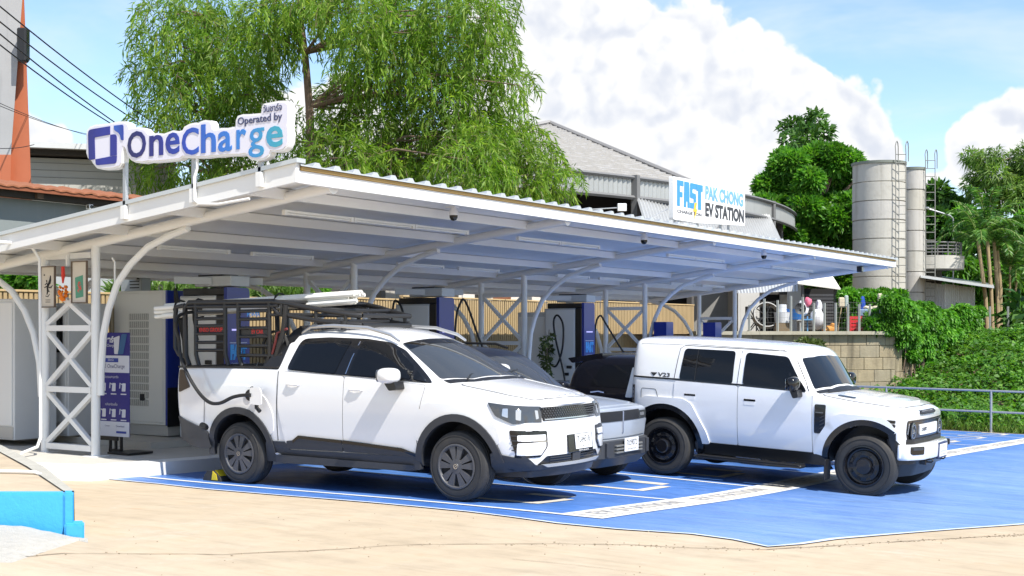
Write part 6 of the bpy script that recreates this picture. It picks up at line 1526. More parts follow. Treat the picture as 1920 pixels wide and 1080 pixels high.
# ---- the silver-blue compact between them ----------------------------------
def build_compact():
    root = thing('compact_suv', 'silver blue compact car with black roof between the pickup and the white four wheel drive', 'SUV', (-11.02, 14.12, -.105), ry=.012)
    low = [(0, .36), (.80, .36), (.87, .44)]
    st = [
        (-.72, [(0, .55), (.70, .55), (.76, .62), (.82, .85), (.83, 1.08), (.82, 1.14), (.76, 1.36), (.68, 1.54), (.60, 1.60), (0, 1.62)]),
        (-.55, low + [(.92, .8), (.925, 1.06), (.91, 1.15), (.84, 1.38), (.76, 1.58), (.68, 1.65), (0, 1.68)]),
        (.3, low + [(.93, .8), (.935, 1.04), (.92, 1.14), (.85, 1.38), (.765, 1.60), (.69, 1.665), (0, 1.70)]),
        (1.2, low + [(.93, .8), (.935, 1.02), (.92, 1.12), (.85, 1.37), (.76, 1.585), (.69, 1.65), (0, 1.685)]),
        (1.55, low + [(.93, .8), (.935, 1.01), (.92, 1.10), (.85, 1.34), (.74, 1.53), (.67, 1.585), (0, 1.62, .04)]),
        (2.12, low + [(.93, .8), (.935, .99), (.92, 1.07), (.88, 1.08), (.82, 1.085), (.70, 1.085, .05), (0, 1.09, .18)]),
        (2.25, low + [(.93, .8), (.935, .98), (.91, 1.04), (.87, 1.055), (.80, 1.06), (.68, 1.065, .04), (0, 1.075, .16)]),
        (2.8, low + [(.935, .78), (.935, .95), (.90, 1.0), (.86, 1.015), (.78, 1.02), (.62, 1.03), (0, 1.05, .08)]),
        (3.15, [(0, .36), (.76, .36), (.83, .46), (.88, .74), (.89, .90), (.86, .955), (.81, .975), (.74, .985), (.58, .995), (0, 1.01, .06)]),
        (3.30, [(0, .38), (.70, .38), (.76, .48), (.81, .72), (.82, .88), (.79, .925), (.75, .945), (.69, .955), (.55, .965), (0, .975, .03)]),
    ]
    car = Car(root, silver, st, .5, [(0, .37, .44), (2.715, .37, .44)], front_bulge=.09, rear_bulge=.05, crease_rows={5: .6, 1: .4}, crease_st={0: .3, 5: .4, 9: .55})
    P = car.panel
    add_wheels(car, (0, 2.715), (.355, .355), .925, .355, .23, .23, 'steel')
    P('roof_panel', rp([(-.62, -.66), (-.1, -.735), (1.2, -.735), (1.555, -.69), (1.60, -.4), (1.625, 0), (1.60, .4), (1.555, .69), (1.2, .735), (-.1, .735), (-.62, .66)], .05), blackpaint, kind='t', off=.006, th=.02, step=.12)
    ws = P('windscreen', rp([(1.56, -.655), (1.61, 0), (1.56, .655), (2.12, .79), (2.23, .4), (2.26, 0), (2.23, -.4), (2.12, -.79)], .03), wsglass, kind='t', off=.006, th=.02, step=.08)
    for y0 in (-.5, .1):
        w = MB(); w.tube([(2.25, y0, 1.10), (2.14, y0 + .05, 1.14), (2.08, y0 + .42, 1.18)], .009, 6); w.build('wiper', plastic2, ws)
    P('bonnet', rp([(2.30, -.76), (3.10, -.72), (3.25, -.58), (3.29, 0), (3.25, .58), (3.10, .72), (2.30, .76), (2.38, 0)], .05), silver, kind='t', off=.008, th=.02, step=.1)
    for side in (-1, 1):
        car.strip([(2.35, side * .50), (3.2, side * .52)], .05, silver, 'bonnet_ridge', kind='t', off=.020, th=.03)
        P('side_glass', rp([(-.45, 1.17), (-.30, 1.54), (1.45, 1.53), (1.70, 1.38), (2.05, 1.10)], .04), glass, side=side, off=.010, th=.02, step=.07)
        P('pillar_cover', rp([(1.46, 1.56), (1.58, 1.54), (2.13, 1.10), (2.06, 1.08)], .01), blackpaint, side=side, off=.012, step=.1)
        P('sill_cladding', rp([(.42, .34), (.42, .46), (2.28, .46), (2.28, .34)], .02), plastic, side=side, off=.012, th=.04, step=.14)
        for cx in (0, 2.715): P('arch_trim', arc(cx, .36, .52, -8, 188, 20) + arc(cx, .36, .435, 188, -8, 20), plastic, side=side, off=.022, th=.05, step=.12)
        for a, b in (((.45, 1.12), (.45, .48)), ((1.20, 1.12), (1.20, .48)), ((2.16, 1.0), (2.14, .48))): car.strip([a, b], .008, gap, side=side, off=.002)
        mirror(car, root, 1.90, side * 1.04, 1.14, blackpaint, .16, .22, .14, side)
        rl = MB(); rl.tube([(-.3, side * .70, 1.655), (-.15, side * .70, 1.715), (1.0, side * .70, 1.715), (1.2, side * .70, 1.66)], .018, 6); rl.build('roof_rail', plastic2, root)
        P('headlight', rp([(side * .50, .905), (side * .78, .90), (side * .78, .80), (side * .50, .80)], .015), lampglass, kind='f', off=.010, th=.03, step=.05)
        P('lamp_unit', rp([(side * .56, .875), (side * .70, .875), (side * .70, .835), (side * .56, .835)], .01), ledwhite, kind='f', off=.014, th=.01, step=.05)
    gr = P('grille_band', rp([(-.50, .925), (.50, .925), (.50, .80), (-.50, .80)], .012), plastic2, kind='f', off=.012, th=.03, step=.06)
    P('logo_bar', rp([(-.015, .92), (.015, .92), (.015, .65), (-.015, .65)], .008), chrome, kind='f', off=.024, th=.02, step=.05)
    # nose facets
    P('nose_panel', rp([(-.80, .79), (.80, .79), (.72, .60), (-.72, .60)], .03), silver, kind='f', off=.012, th=.03, step=.08)
    bp = MB(); plan = rp([(2.98, -.91), (3.24, -.87), (3.46, -.56), (3.49, 0), (3.46, .56), (3.24, .87), (2.98, .91)], .05, 4)
    bp.prism(plan, lambda a, c, t: (a, c, .37 + t), 0, .20); bo = bp.build('front_bumper', plastic, root)
    bv = MB(); bv.prism(plan, lambda a, c, t: (a - .12 * t * (1 if a > 3.1 else 0), c * (1 - .08 * t), .368 - .12 * t), 0, 1); bv.build('front_valance', plastic2, root)
    lg = MB()
    for z in (.42, .46, .50): lg.box((3.45, -.34, z), (3.505, .34, z + .022), .003)
    lg.build('bumper_grille_bars', M('bar_grey', (.16, .16, .15), .4), bo)
    for y in (-.52, .52):
        q = MB(); q.box((3.44, y - .03, .39), (3.485, y + .03, .56), .004); q.build('bumper_fin', plastic, bo)
    plate(root, frame((3.515, .02, .515), (0, 1, 0), (0, 0, 1)), '7ขว9072', 'กรุงเทพมหานคร', .36, .165)
    return car
# ---- the dark car deep in the next bay -------------------------------------
def build_dark():
    root = thing('dark_hatchback', 'black car with rear spoiler, mostly hidden behind the boxy white four wheel drive', 'car', (-10.0, 18.95, -.27))
    low = [(0, .34), (.78, .34), (.86, .42)]
    st = [
        (-.80, [(0, .5), (.66, .5), (.74, .6), (.82, .8), (.84, 1.0), (.82, 1.10), (.76, 1.2), (.68, 1.28), (.6, 1.31), (0, 1.33)]),
        (-.66, low + [(.90, .8), (.91, 1.02), (.89, 1.14), (.83, 1.38), (.77, 1.57), (.70, 1.64), (0, 1.66)]),
        (.2, low + [(.92, .8), (.925, 1.02), (.90, 1.12), (.83, 1.38), (.75, 1.58), (.66, 1.65), (0, 1.68)]),
        (1.2, low + [(.92, .8), (.925, 1.0), (.90, 1.08), (.83, 1.36), (.74, 1.56), (.66, 1.62), (0, 1.66)]),
        (1.6, low + [(.92, .8), (.925, .98), (.90, 1.05), (.82, 1.32), (.70, 1.48), (.62, 1.53), (0, 1.57, .05)]),
        (2.45, low + [(.92, .78), (.925, .94), (.90, 1.0), (.86, 1.01), (.80, 1.015), (.66, 1.02, .08), (0, 1.03, .25)]),
        (3.2, low + [(.91, .72), (.915, .84), (.88, .89), (.83, .90), (.76, .91), (.58, .925), (0, .95, .12)]),
        (3.55, [(0, .36), (.7, .36), (.78, .46), (.82, .68), (.82, .78), (.8, .82), (.75, .835), (.68, .84), (.5, .85), (0, .86, .08)]),
    ]
    car = Car(root, blackpaint, st, .5, [(0, .36, .42), (2.85, .36, .42)], front_bulge=.12, rear_bulge=.06, crease_rows={5: .5}, crease_st={0: .3})
    P = car.panel
    add_wheels(car, (0, 2.85), (.345, .345), .915, .345, .23, .23, 'steel')
    for side in (-1, 1):
        P('side_glass', rp([(-.35, 1.16), (-.15, 1.50), (1.4, 1.50), (2.2, 1.05)], .05), glass, side=side, off=.006, step=.14)
        mirror(car, root, 2.0, side * 1.03, 1.10, blackpaint, .15, .2, .13, side)
        car.strip([(1.0, 1.08), (1.0, .48)], .008, gap, side=side, off=.002)
    P('windscreen', rp([(1.62, -.60), (1.68, 0), (1.62, .60), (2.50, .74), (2.66, 0), (2.50, -.74)], .03), M('bright_windscreen', (.10, .11, .12), .03, spec=1.0), kind='t', off=.006, th=.02, step=.1)
    sp = MB(); sp.prism(rp([(-.86, 1.60), (-.20, 1.69), (-.20, 1.60), (-.78, 1.52)], .02), lambda a, c, t: (a, t, c), -.72, .72); sp.build('roof_spoiler', blackpaint, root)
    P('tail_lamp', rp([(-.70, 1.02), (.70, 1.02), (.70, .97), (-.70, .97)], .02), M('tail_lamp_smoked', (.05, .045, .045), .08), kind='r', off=.01, step=.08)
    b = MB(); b.tube([(-.3, -.935, 1.06), (-.15, -.95, 1.08), (-.05, -.94, 1.06)], .012, 6); b.build('door_handle', chrome, root)
    return car
pick = build_pickup(); suv = build_suv(); comp = build_compact(); dark = build_dark()
# ------------------------------------------------------------------ chargers, cabinets, fence, small things of the station
fastprint = M('fast_print', (.05, .36, .80), .4); paleprint = M('pale_print', (.55, .60, .72), .45)
def fast_charger(u, lab, big_cab=False, loop=False, left_hook=True):
    zb = gz(-13.7, u) + .235; H = 2.40 - zb + (-.03 if u > 15 else 0) 
    o = thing('fast_charger', lab, 'charger', (-13.83, u + .26, zb), group='fast chargers under the canopy')
    W = .225; D0_, D1_ = -.42, .42
    b = MB(); b.box((-.62, -W, .02), (.30, W, H - .11), .012); b.build('cabinet_body', M('charger_grey', (.58, .59, .59), .45), o)
    b = MB(); b.box((-.56, -W + .004, H - .11), (.30, W - .004, H), .015); b.box((.14, -W - .006, .03), (.30, W + .006, H - .11), .01); b.build('black_shell', chargerblack, o)
    b = MB(); b.prism(rp([(-W, .03), (W, .03), (W, H + .005, .07), (-W, H + .005)], .01), lambda a, c, t: (t, a, c), .302, .36); b.build('front_panel', chargerblue, o)
    b = MB(); b.box((-.58, -W - .012, .5), (.13, -W, H - .14), .006); b.build('side_panel', M('charger_pale', (.78, .78, .75), .45), o)
    b = MB(); b.box((-.33, -W - .02, .15), (.02, -W - .013, .85), .004); b.build('vent_grille', M('vent_grey', (.36, .37, .37), .5, var=.3, scale=60), o)
    for (x, z) in ((-.05, 1.10), (-.12, .95)):
        b = MB(); b.box((x, -W - .045, z), (x + .12, -W - .012, z + .06), .006); b.build('cable_holster', plastic2, o)
    # printed front
    b = MB(); b.box((.36, -.13, H - .62), (.364, .13, H - .595)); b.build('status_lamp', M('status_lamp', (.5, .5, .9), .3, em=((.55, .5, 1), .35)), o)
    for z, h in ((H - .80, .012), (H - 1.20, .014)):
        b = MB(); b.box((.36, -.17, z), (.363, .17, z + h)); b.build('print_line', paleprint, o)
    text('brand_lettering', 'FAST', .26, fastprint, frame((.3635, 0, H - .94), (0, 1, 0), (0, 0, 1)), o, offset=.022, sx=.56)
    text('small_lettering', 'CHARGE PON', .045, paleprint, frame((.3635, 0, H - 1.10), (0, 1, 0), (0, 0, 1)), o)
    b = MB(); b.box((.36, -.10, H - 1.66), (.365, .13, H - 1.34), .002); b.build('notice_sheet', M('notice_white', (.6, .62, .64), .5), o)
    # cable management head above
    hd = thing('cable_head', 'pale grey cable arm housing on top of the ' + lab.split(',')[0], 'cable arm', (-13.83, u + .26, zb + H + .02), group='cable arm housings on the fast chargers')
    b = MB(); b.box((-.34, -.19, .0), (.40, .19, .15), .01); b.build('housing', M('head_grey', (.55, .57, .57), .45), hd)
    b = MB(); b.box((-.30, -.16, .15), (.20, .16, .175), .004); b.build('lid', plastic, hd)
    for s in (-1, 1):
        b = MB(); b.bar((.0, s * .17, .08), (.0 + (.34 if s > 0 else -.40), s * .52, .09), .09, .10); b.build('arm', M('head_grey', (.55, .57, .57), .45), hd)
        ax = .34 if s > 0 else -.40
        b = MB(); b.tube([(ax, s * .50, .05), (ax, s * .50, -.12)], .006, 5); b.build('hanger_strap', galv, hd)
    P0 = Vector((-13.83, u + .26, zb))
    def cable(pts, lab2, r=.021):
        # smooth curve through pts
        Q = []
        pts = [Vector(p) for p in pts]
        for i in range(len(pts) - 1):
            p0, p1, p2, p3 = pts[max(i - 1, 0)], pts[i], pts[i + 1], pts[min(i + 2, len(pts) - 1)]
            for k in range(6):
                t = k / 6; Q.append(.5 * ((2 * p1) + (p2 - p0) * t + (2 * p0 - 5 * p1 + 4 * p2 - p3) * t * t + (3 * p1 - p0 - 3 * p2 + p3) * t ** 3))
        Q.append(pts[-1]); b = MB(); b.tube(Q, r, 7); tag(b.build('charging_cable', cablem), lab2, 'cable', group='charging cables')
    return o, P0, H, cable
c1, P1, H1, cab1 = fast_charger(13.05, 'first fast charger from the left, behind the ladder rack of the pickup, black and blue')
c2, P2, H2, cab2 = fast_charger(18.15, 'second fast charger from the left, grey and blue, behind the compact car')
c3, P3, H3, cab3 = fast_charger(23.25, 'third fast charger from the left, grey and blue, above the dark car')
def rel(P, pts): return [P + Vector(p) for p in pts]
cab1(rel(P1, [(-.28, -.28, .9), (-.36, -.40, 1.5), (-.40, -.49, 1.95), (-.40, -.50, 2.18), (-.36, -.50, 2.05), (-.28, -.46, 1.5), (-.3, -.40, .5)]), 'black charging cable looped over the left arm of the first fast charger')
cab2(rel(P2, [(-.36, -.30, .9), (-.52, -.44, 1.7), (-.47, -.49, 2.12), (-.40, -.50, 2.25), (-.26, -.50, 2.10), (-.18, -.47, 1.6), (-.16, -.40, .7)]), 'black charging cable looped over the left arm of the second fast charger')
cab2(rel(P2, [(.30, .29, 1.0), (.30, .36, 1.9), (.32, .46, 2.2), (.36, .52, 2.28), (.42, .60, 2.1), (.55, .75, 1.55), (.75, .95, .9), (1.0, .9, .7)]), 'black charging cable hanging from the right arm of the second fast charger')
cab3(rel(P3, [(-.02, -.32, .55), (-.06, -.36, 1.0), (-.20, -.45, 1.7), (-.22, -.5, 2.1), (-.12, -.5, 2.22), (.0, -.48, 2.0), (-.06, -.42, 1.5), (-.25, -.36, 1.15), (-.42, -.36, 1.25), (-.46, -.36, 1.6)]), 'black charging cable in a figure loop on the side of the third fast charger')
cab3(rel(P3, [(.30, .29, 1.2), (.28, .40, 2.0), (.34, .50, 2.22), (.42, .60, 2.05), (.72, .9, 1.4), (1.05, 1.2, .9)]), 'black charging cable hanging from the right arm of the third fast charger')

# the tall louvred power cabinets
def louvre_cabinet(v0, v1, u0, u1, z1, lab, louv=True):
    zb = gz(v0, u0) + .235
    o = thing('power_cabinet', lab, 'cabinet', ((v0 + v1) / 2, (u0 + u1) / 2, zb)); w = (v1 - v0) / 2; d = (u1 - u0) / 2; h = z1 - zb
    b = MB(); b.box((-w, -d, .16), (w, d, h), .01); b.build('carcass', cabinetm, o)
    b = MB(); b.box((-w + .03, -d + .03, 0), (w + .02, d - .03, .158), .004); b.build('plinth', M('plinth_grey', (.47, .46, .43), .6), o)
    b = MB(); b.box((-w + .035, -d - .012, .20), (w - .035, -d, h - .035), .006); dr = b.build('door', M('cabinet_door', (.73, .73, .69), .5), o)
    if louv:
        n = 12; z0 = .44; z1_ = h - .32; ph = (z1_ - z0) / n
        for k in range(n):
            za = z0 + k * ph
            b = MB(); b.box((-.20, -d - .020, za), (.22, -d - .012, za + ph * .78), .003); lv = b.build('louvre', M('louvre_recess', (.10, .10, .09), .7), dr)
            q = MB()
            for i in range(6): q.box((-.197, -d - .027, za + ph * (.03 + .127 * i)), (.217, -d - .016, za + ph * (.095 + .127 * i)), .0)
            for i in range(10): q.box((-.197 + i * .0445, -d - .0275, za + ph * .02), (-.185 + i * .0445, -d - .017, za + ph * .77), .0)
            q.build('louvre_blade', M('louvre_blade', (.62, .62, .58), .5), dr)
        b = MB(); b.box((.06, -d - .045, .52), (.15, -d - .012, .62), .008); b.build('latch', plastic2, dr)
    b = MB(); b.box((w, -d + .002, .16), (w + .035, d, h - .002), .004); b.build('blue_front', chargerblue, o)
    b = MB(); b.box((w + .035, -d + .01, .14), (w + .045, d - .01, .72)); b.build('black_front', chargerblack, o)
    return o
pc0 = PT(330, 815, -14.55); louvre_cabinet(-15.80, -14.66, 13.0, 14.1, 2.38, 'tall pale grey power cabinet with louvred door beside the poster stand')
b = MB(); b.tube([(-15.1 + .04 * math.cos(t), 13.3, 2.43 + .045 * math.sin(t)) for t in [k * .7 for k in range(9)]], .009, 6, closed=True); tag(b.build('lifting_eye', galv), 'small steel lifting eye on top of the louvred power cabinet', 'ring')
for u, lab in ((18.25, 'plain grey power cabinet standing behind the second fast charger'), (23.4, 'plain grey power cabinet standing behind the third fast charger')):
    o = thing('power_cabinet', lab, 'cabinet', (-14.75, u + .3, gz(-14.7, u) + .235), group='plain power cabinets')
    b = MB(); b.box((-.42, -.36, .0), (.42, .40, 1.95 - gz(-14.7, u)), .01); b.build('carcass', M('charger_grey', (.58, .59, .59), .45), o)
    b = MB(); b.box((-.38, -.372, .1), (.38, -.36, 1.85 - gz(-14.7, u)), .004); b.build('door', M('charger_pale', (.78, .78, .75), .45), o)
# left switch cabinets
def sw_cabinet(px0, px1, d, ytop, lab, win):
    z1 = pz(ytop, d); p = at(px0, 830, d); q = at(px1, 830, d)
    w = (px1 - px0) / 2400 * d / math.cos(YAW); zb = .245
    o = thing('switch_cabinet', lab, 'cabinet', (q.x - w / 2, q.y + .3, zb)); h = z1 - zb
    b = MB(); b.box((-w / 2, -.3, 0), (w / 2, .4, h), .01); b.build('carcass', M('switch_grey', (.64, .65, .65), .5, var=.03), o)
    b = MB(); b.box((-w / 2 + .04, -.315, .20), (w / 2 - .04, -.3, h - .05), .005); dr = b.build('door', M('switch_door', (.70, .71, .71), .5), o)
    if win:
        b = MB(); b.prism(rp([(-.14, h - .72), (.36, h - .72), (.36, h - .16), (-.14, h - .16)], .05), lambda a, c, t: (a, t, c), -.33, -.314); wn = b.build('meter_window', gloss, dr)
        b = MB(); b.prism(rp([(-.09, h - .66), (.31, h - .66), (.31, h - .22), (-.09, h - .22)], .03), lambda a, c, t: (a, t, c), -.336, -.329); b.build('window_pane', M('meter_glass', (.06, .07, .07), .1), wn)
    b = MB(); b.box((-w / 2 + .10, -.345, 1.02), (-w / 2 + .135, -.314, 1.26), .006); b.build('handle', plastic2, dr)
    b = MB(); b.box((-w / 2 + .02, -.312, .02), (w / 2 - .02, -.3, .185), .003); b.build('kick_plate', M('plinth_grey', (.47, .46, .43), .6), o)
    return o
sw_cabinet(28, 128, 18.6, 568, 'grey switch cabinet with dark meter window behind the white lattice frame', True)
sw_cabinet(-110, 27, 17.9, 560, 'plain pale grey cabinet at the far left under the canopy', False)
# grey box high on the fence post and small wall box
o = thing('junction_box', 'grey louvred junction box fixed high beside the front post of the first frame', 'box', (-16.6, 14.1, 1.75)); b = MB(); b.box((-.25, -.1, 0), (.25, .1, 1.05), .01); b.build('body', M('junction_grey', (.33, .36, .36), .5), o)
for k in range(4):
    b = MB(); b.box((-.02, -.108, .72 + k * .05), (.20, -.099, .74 + k * .05)); b.build('slot', plastic2, o)
o = thing('junction_box', 'small pale junction box with dark label on the slat fence', 'box', (-16.9, 13.55, 1.72)); b = MB(); b.box((-.17, -.08, 0), (.17, .08, .42), .01); b.build('body', cabinetm, o); b = MB(); b.box((-.06, -.085, .15), (.10, -.079, .19)); b.build('label', plastic2, o)
# poster stand
p0 = PT(190, 640, -13.75); 
st = thing('poster_stand', 'deep blue printed poster board on a black stand beside the white frame', 'poster stand', (-13.97, 11.50, gz(-13.6, 11.5) + .15))
pw, ph = .64, 1.40; pb = .22
b = MB(); b.box((-pw / 2, -.012, pb), (pw / 2, .0, pb + ph), .002); brd = b.build('board', M('poster_navy', (.016, .016, .20), .4), st)
def pq(x0, x1, z0, z1, mat, nm, lvl=0):
    b = MB(); b.box((x0, -.0150 - lvl * .0012, z0), (x1, -.0120 - lvl * .0012, z1)); b.build(nm, mat, brd)
pwht = M('poster_white', (.66, .67, .74), .5); pblu = M('poster_blue', (.02, .05, .32), .5)
pq(-pw / 2, pw / 2, pb, pb + .20, pwht, 'white_band'); pq(-pw / 2, pw / 2, pb + .86, pb + 1.09, pwht, 'white_band'); pq(-.20, .10, pb + 1.0, pb + 1.055, pblu, 'blue_tab', 1)
T_ = lambda s, x, z, sz, mat, al='CENTER', of=0: text('poster_lettering', s, sz, mat, frame((x, -.0172, z), (1, 0, 0), (0, 0, 1)), brd, align=al, offset=of)
T_('วิธีชาร์จ', -.10, pb + 1.30, .105, pwht, of=.004); T_('OneCharge', -.10, pb + 1.225, .055, pwht); T_('แอป OneCharge', -.02, pb + .945, .075, M('poster_ink', (.02, .03, .16), .5)); T_('วิธีชาร์จ', -.05, pb + 1.03, .04, pwht)
T_('ขั้นตอนการชาร์จ', -.04, pb + .80, .045, pwht); T_('หลังชาร์จเสร็จ', -.04, pb + .43, .045, pwht); T_('Contact', -.12, pb + .14, .03, M('poster_ink', (.02, .03, .16), .5)); T_('Download', .14, pb + .14, .04, M('poster_ink', (.02, .03, .16), .5))
pq(.06, .26, pb + .045, pb + .075, pblu, 'button', 1)
for r_, z in enumerate((pb + .55, pb + .20)):
    for k in range(3):
        x = -.20 + k * .20; b = MB(); b.prism(rp([(x - .03, z + .06), (x + .045, z + .06), (x + .05, z + .17), (x - .02, z + .17)], .012), lambda a, c, t: (a, -t, c), .0155, .0165); b.tube([(x - .02, -.0165, z + .15), (x - .06, -.0165, z + .17), (x - .07, -.0165, z + .10)], .008, 5); b.build('icon', pwht, brd)
        pq(x - .05, x + .06, z + .015, z + .03, pwht, 'caption', 1)
b = MB(); b.prism(rp([(.02, pb + 1.11), (.10, pb + 1.11), (.13, pb + 1.36), (.01, pb + 1.33)], .02), lambda a, c, t: (a, -t, c), .0155, .0165); b.build('phone_picture', pwht, brd)
b = MB(); b.prism(rp([(.09, pb + 1.11), (.20, pb + 1.11), (.28, pb + 1.38), (.17, pb + 1.38)], .02), lambda a, c, t: (a, -t, c), .0168, .0176); b.build('phone_picture', M('phone_teal', (.03, .12, .28), .4), brd)
fr = MB(); 
for x in (-.10, .12): fr.bar((x, .02, 0), (x, .02, pb + .05), .03)
fr.bar((-.12, .02, .03), (.14, .02, .03), .03); fr.box((.10, -.20, 0), (.52, .22, .03), .004); fr.box((-.30, .0, pb - .06), (.06, .03, pb + .02), .003)
fr.bar((0, .03, .03), (0, .03, pb + ph - .2), .03); fr.build('stand', blackmetal, st)

# the two blue AC charging pillars
for v, u, lab in ((-13.2, 26.45, 'left one of two deep blue charging pillars behind the boxy white four wheel drive'), (-12.85, 28.35, 'right one of two deep blue charging pillars behind the boxy white four wheel drive')):
    zb = gz(v, u) + .145; o = thing('charging_pillar', lab, 'charger', (v, u, zb), group='blue charging pillars'); h = 1.99 - zb
    b = MB(); b.prism(rp([(-.18, .05), (.18, .05), (.18, h, .05), (-.18, h, .03)], .01), lambda a, c, t: (t, a, c), -.16, .16); b.build('body', chargerblue, o)
    b = MB(); b.box((-.2, -.2, 0), (.2, .2, .05), .005); b.build('foot', galv, o)
    b = MB(); b.box((.16, -.10, h - .75), (.21, .10, h - .48), .02); b.build('socket', plastic2, o)
    b = MB(); b.tube([(.20, .0, h - .5), (.30, .05, h - .45), (.33, .1, h - .65), (.24, .12, h - .9)], .02, 6); b.build('connector', M('grey_connector', (.35, .36, .37), .5), o)

# the pickup's charging lead
Q = [Vector((-11.9, 13.0, 2.0)), Vector((-11.93, 11.6, 1.92)), PT(337, 600, -11.99), PT(333, 640, -11.98), PT(340, 690, -11.95), PT(362, 726, -11.6)]
def onu_(px, py, u): r = at(px, py, 1.0) - cam.location; return cam.location + r * (u / r.y)
near_u = 10.62
Q = [Vector((-13.2, 13.2, 2.1)), Vector((-12.6, 12.4, 2.05)), onu_(338, 590, 10.70), onu_(336, 640, 10.68), onu_(340, 672, 10.66), onu_(352, 702, near_u), onu_(372, 735, near_u), onu_(392, 754, near_u - .02), onu_(412, 756, near_u - .02), onu_(436, 745, near_u - .02), onu_(456, 741, near_u - .03), onu_(470, 741, near_u - .03)]
pts = Q; S_ = []
for i in range(len(pts) - 1):
    p0, p1, p2, p3 = pts[max(i - 1, 0)], pts[i], pts[i + 1], pts[min(i + 2, len(pts) - 1)]
    for k in range(6):
        t = k / 6; S_.append(.5 * ((2 * p1) + (p2 - p0) * t + (2 * p0 - 5 * p1 + 4 * p2 - p3) * t * t + (3 * p1 - p0 - 3 * p2 + p3) * t ** 3))
S_.append(pts[-1]); b = MB(); b.tube(S_, .021, 8); lead = tag(b.build('charging_cable', cablem), 'black charging cable draped down the rear of the pickup to its open socket', 'cable', group='charging cables')
b = MB(); a = onu_(466, 741, near_u - .02); c = onu_(486, 738, 10.70); b.tube([a, a.lerp(c, .5), c], [.03, .045, .05], 10); b.tube([a.lerp(c, .4) + Vector((0, 0, .0)), a.lerp(c, .4) + Vector((.0, -.02, .09))], .02, 6); b.tube([c + Vector((-.02, -.02, -.02)), c + Vector((.0, -.04, -.16)), c + Vector((.05, -.04, -.20))], .025, 7)
plug = b.build('plug', cablem, lead)
b = MB(); a = onu_(383, 747, near_u); b.tube([a, onu_(382.5, 795, 10.66)], .004, 5); b.build('hanging_cord', cablem, lead)
b = MB(); q = onu_(383, 800, 10.66); b.tube([q + Vector((-.05, 0, .02)), q, q + Vector((.05, -.01, -.01))], [.035, .045, .03], 8); b.build('dangling_cap', cablem, lead)
# wheel chock behind the rear tyre
ck = ong(402, 903); o = thing('wheel_chock', 'black rubber wheel chock with yellow patch against the rear tyre of the pickup', 'wheel chock', (ck.x, 10.86, gz(ck.x, 10.86) + .006))
b = MB(); b.prism(rp([(-.17, 0), (.13, 0), (.12, .05), (.0, .13), (-.10, .12), (-.16, .05)], .01), lambda a, c, t: (a, t, c), -.11, .11); b.build('block', rubber, o)
b = MB(); b.prism([(-.02, .02), (.075, .02), (.06, .085), (-.0, .125)], lambda a, c, t: (a, -t, c), .112, .118); b.prism([(.015, .1325), (.10, .073), (.10, .067), (.015, .126)], lambda a, c, t: (a, t, c), -.09, .09); b.build('reflective_patch', M('chock_yellow', (.75, .55, .02), .5), o)
# white pipes on the ladder rack
o = thing('pipe_bundle', 'bundle of white plastic pipes lashed on the ladder rack of the pickup', 'pipes', (-10.86, 11.6, 2.2))
pa, pb_ = onu_(305, 583, 11.15), onu_(672, 559, 11.55)
rnd = random.Random(4); d = (pb_ - pa).normalized(); up = Vector((0, 0, 1)); sd = d.cross(up).normalized()
offs = [(-.085, -.05), (-.03, -.055), (.03, -.05), (.085, -.045), (-.06, .0), (.0, -.005), (.06, .005), (-.03, .045), (.03, .05), (-.09, .045), (.09, .05), (0, .085)]
for k, (y, z) in enumerate(offs):
    a = pa + sd * y * 1.1 + up * (z - .02) + d * rnd.uniform(-.10, .10); c = pb_ + sd * y * 1.1 + up * (z * .8 + .0) + d * rnd.uniform(-.12, .08)
    b = MB(); m_ = a.lerp(c, .5) + Vector((0, 0, .0)); rr = .026; b.tube([a, m_, c], rr, 9, cap=False)
    for e, q in ((a, 1), (c, -1)): b.tube([e, e + d * .001 * q], rr * .78, 9)
    bmesh.ops.transform(b.b, matrix=Matrix.Translation(-Vector(o.location)), verts=b.b.verts); b.build('pipe', M('pvc_white', (.78, .77, .72), .35), o)
for t_ in (.10, .20, .62):
    q = pa.lerp(pb_, t_); b = MB(); b.tube([q + sd * (.13 * math.cos(k * .7)) + up * (.12 * math.sin(k * .7)) for k in range(9)], .014, 6, closed=True); b.tube([q + sd * .12, q + sd * .16 - up * .14 + d * .04, q + sd * .15 - up * .4 + d * .10], .014, 6)
    bmesh.ops.transform(b.b, matrix=Matrix.Translation(-Vector(o.location)), verts=b.b.verts); b.build('strap', M('strap_black', (.015, .015, .015), .8), o)
# load in the bed: folded frames, a folded bike, a paper box
o = thing('folded_frames', 'jumble of dark folded frames and tubing lying in the bed of the pickup', 'equipment', (-10.7, 11.5, .85))
b = MB(); rnd = random.Random(12)
for k in range(26):
    x0 = rnd.uniform(-.25, .35); z0 = rnd.uniform(.1, .4); x1 = x0 + rnd.uniform(.1, .35); z1 = z0 + rnd.uniform(.15, .5); y = rnd.uniform(-.6, .3)
    b.bar((x0, y, z0), (min(x1, .45), y + rnd.uniform(-.05, .05), z1), rnd.uniform(.015, .05), rnd.uniform(.01, .03))
b.build('frames', M('dull_grey_frames', (.10, .10, .10), .6, var=.4, scale=12), o)
for c_ in ((.22, -.55, .72), (.42, -.45, .62)):
    b = MB(); b.tube([(c_[0] + .20 * math.cos(t), c_[1], c_[2] + .20 * math.sin(t)) for t in [k * 2 * math.pi / 18 for k in range(18)]], .018, 6, closed=True)
    for k in range(6): b.tube([c_, (c_[0] + .2 * math.cos(k * 1.05), c_[1], c_[2] + .2 * math.sin(k * 1.05))], .004, 4)
    b.build('small_wheel', rubber, o)
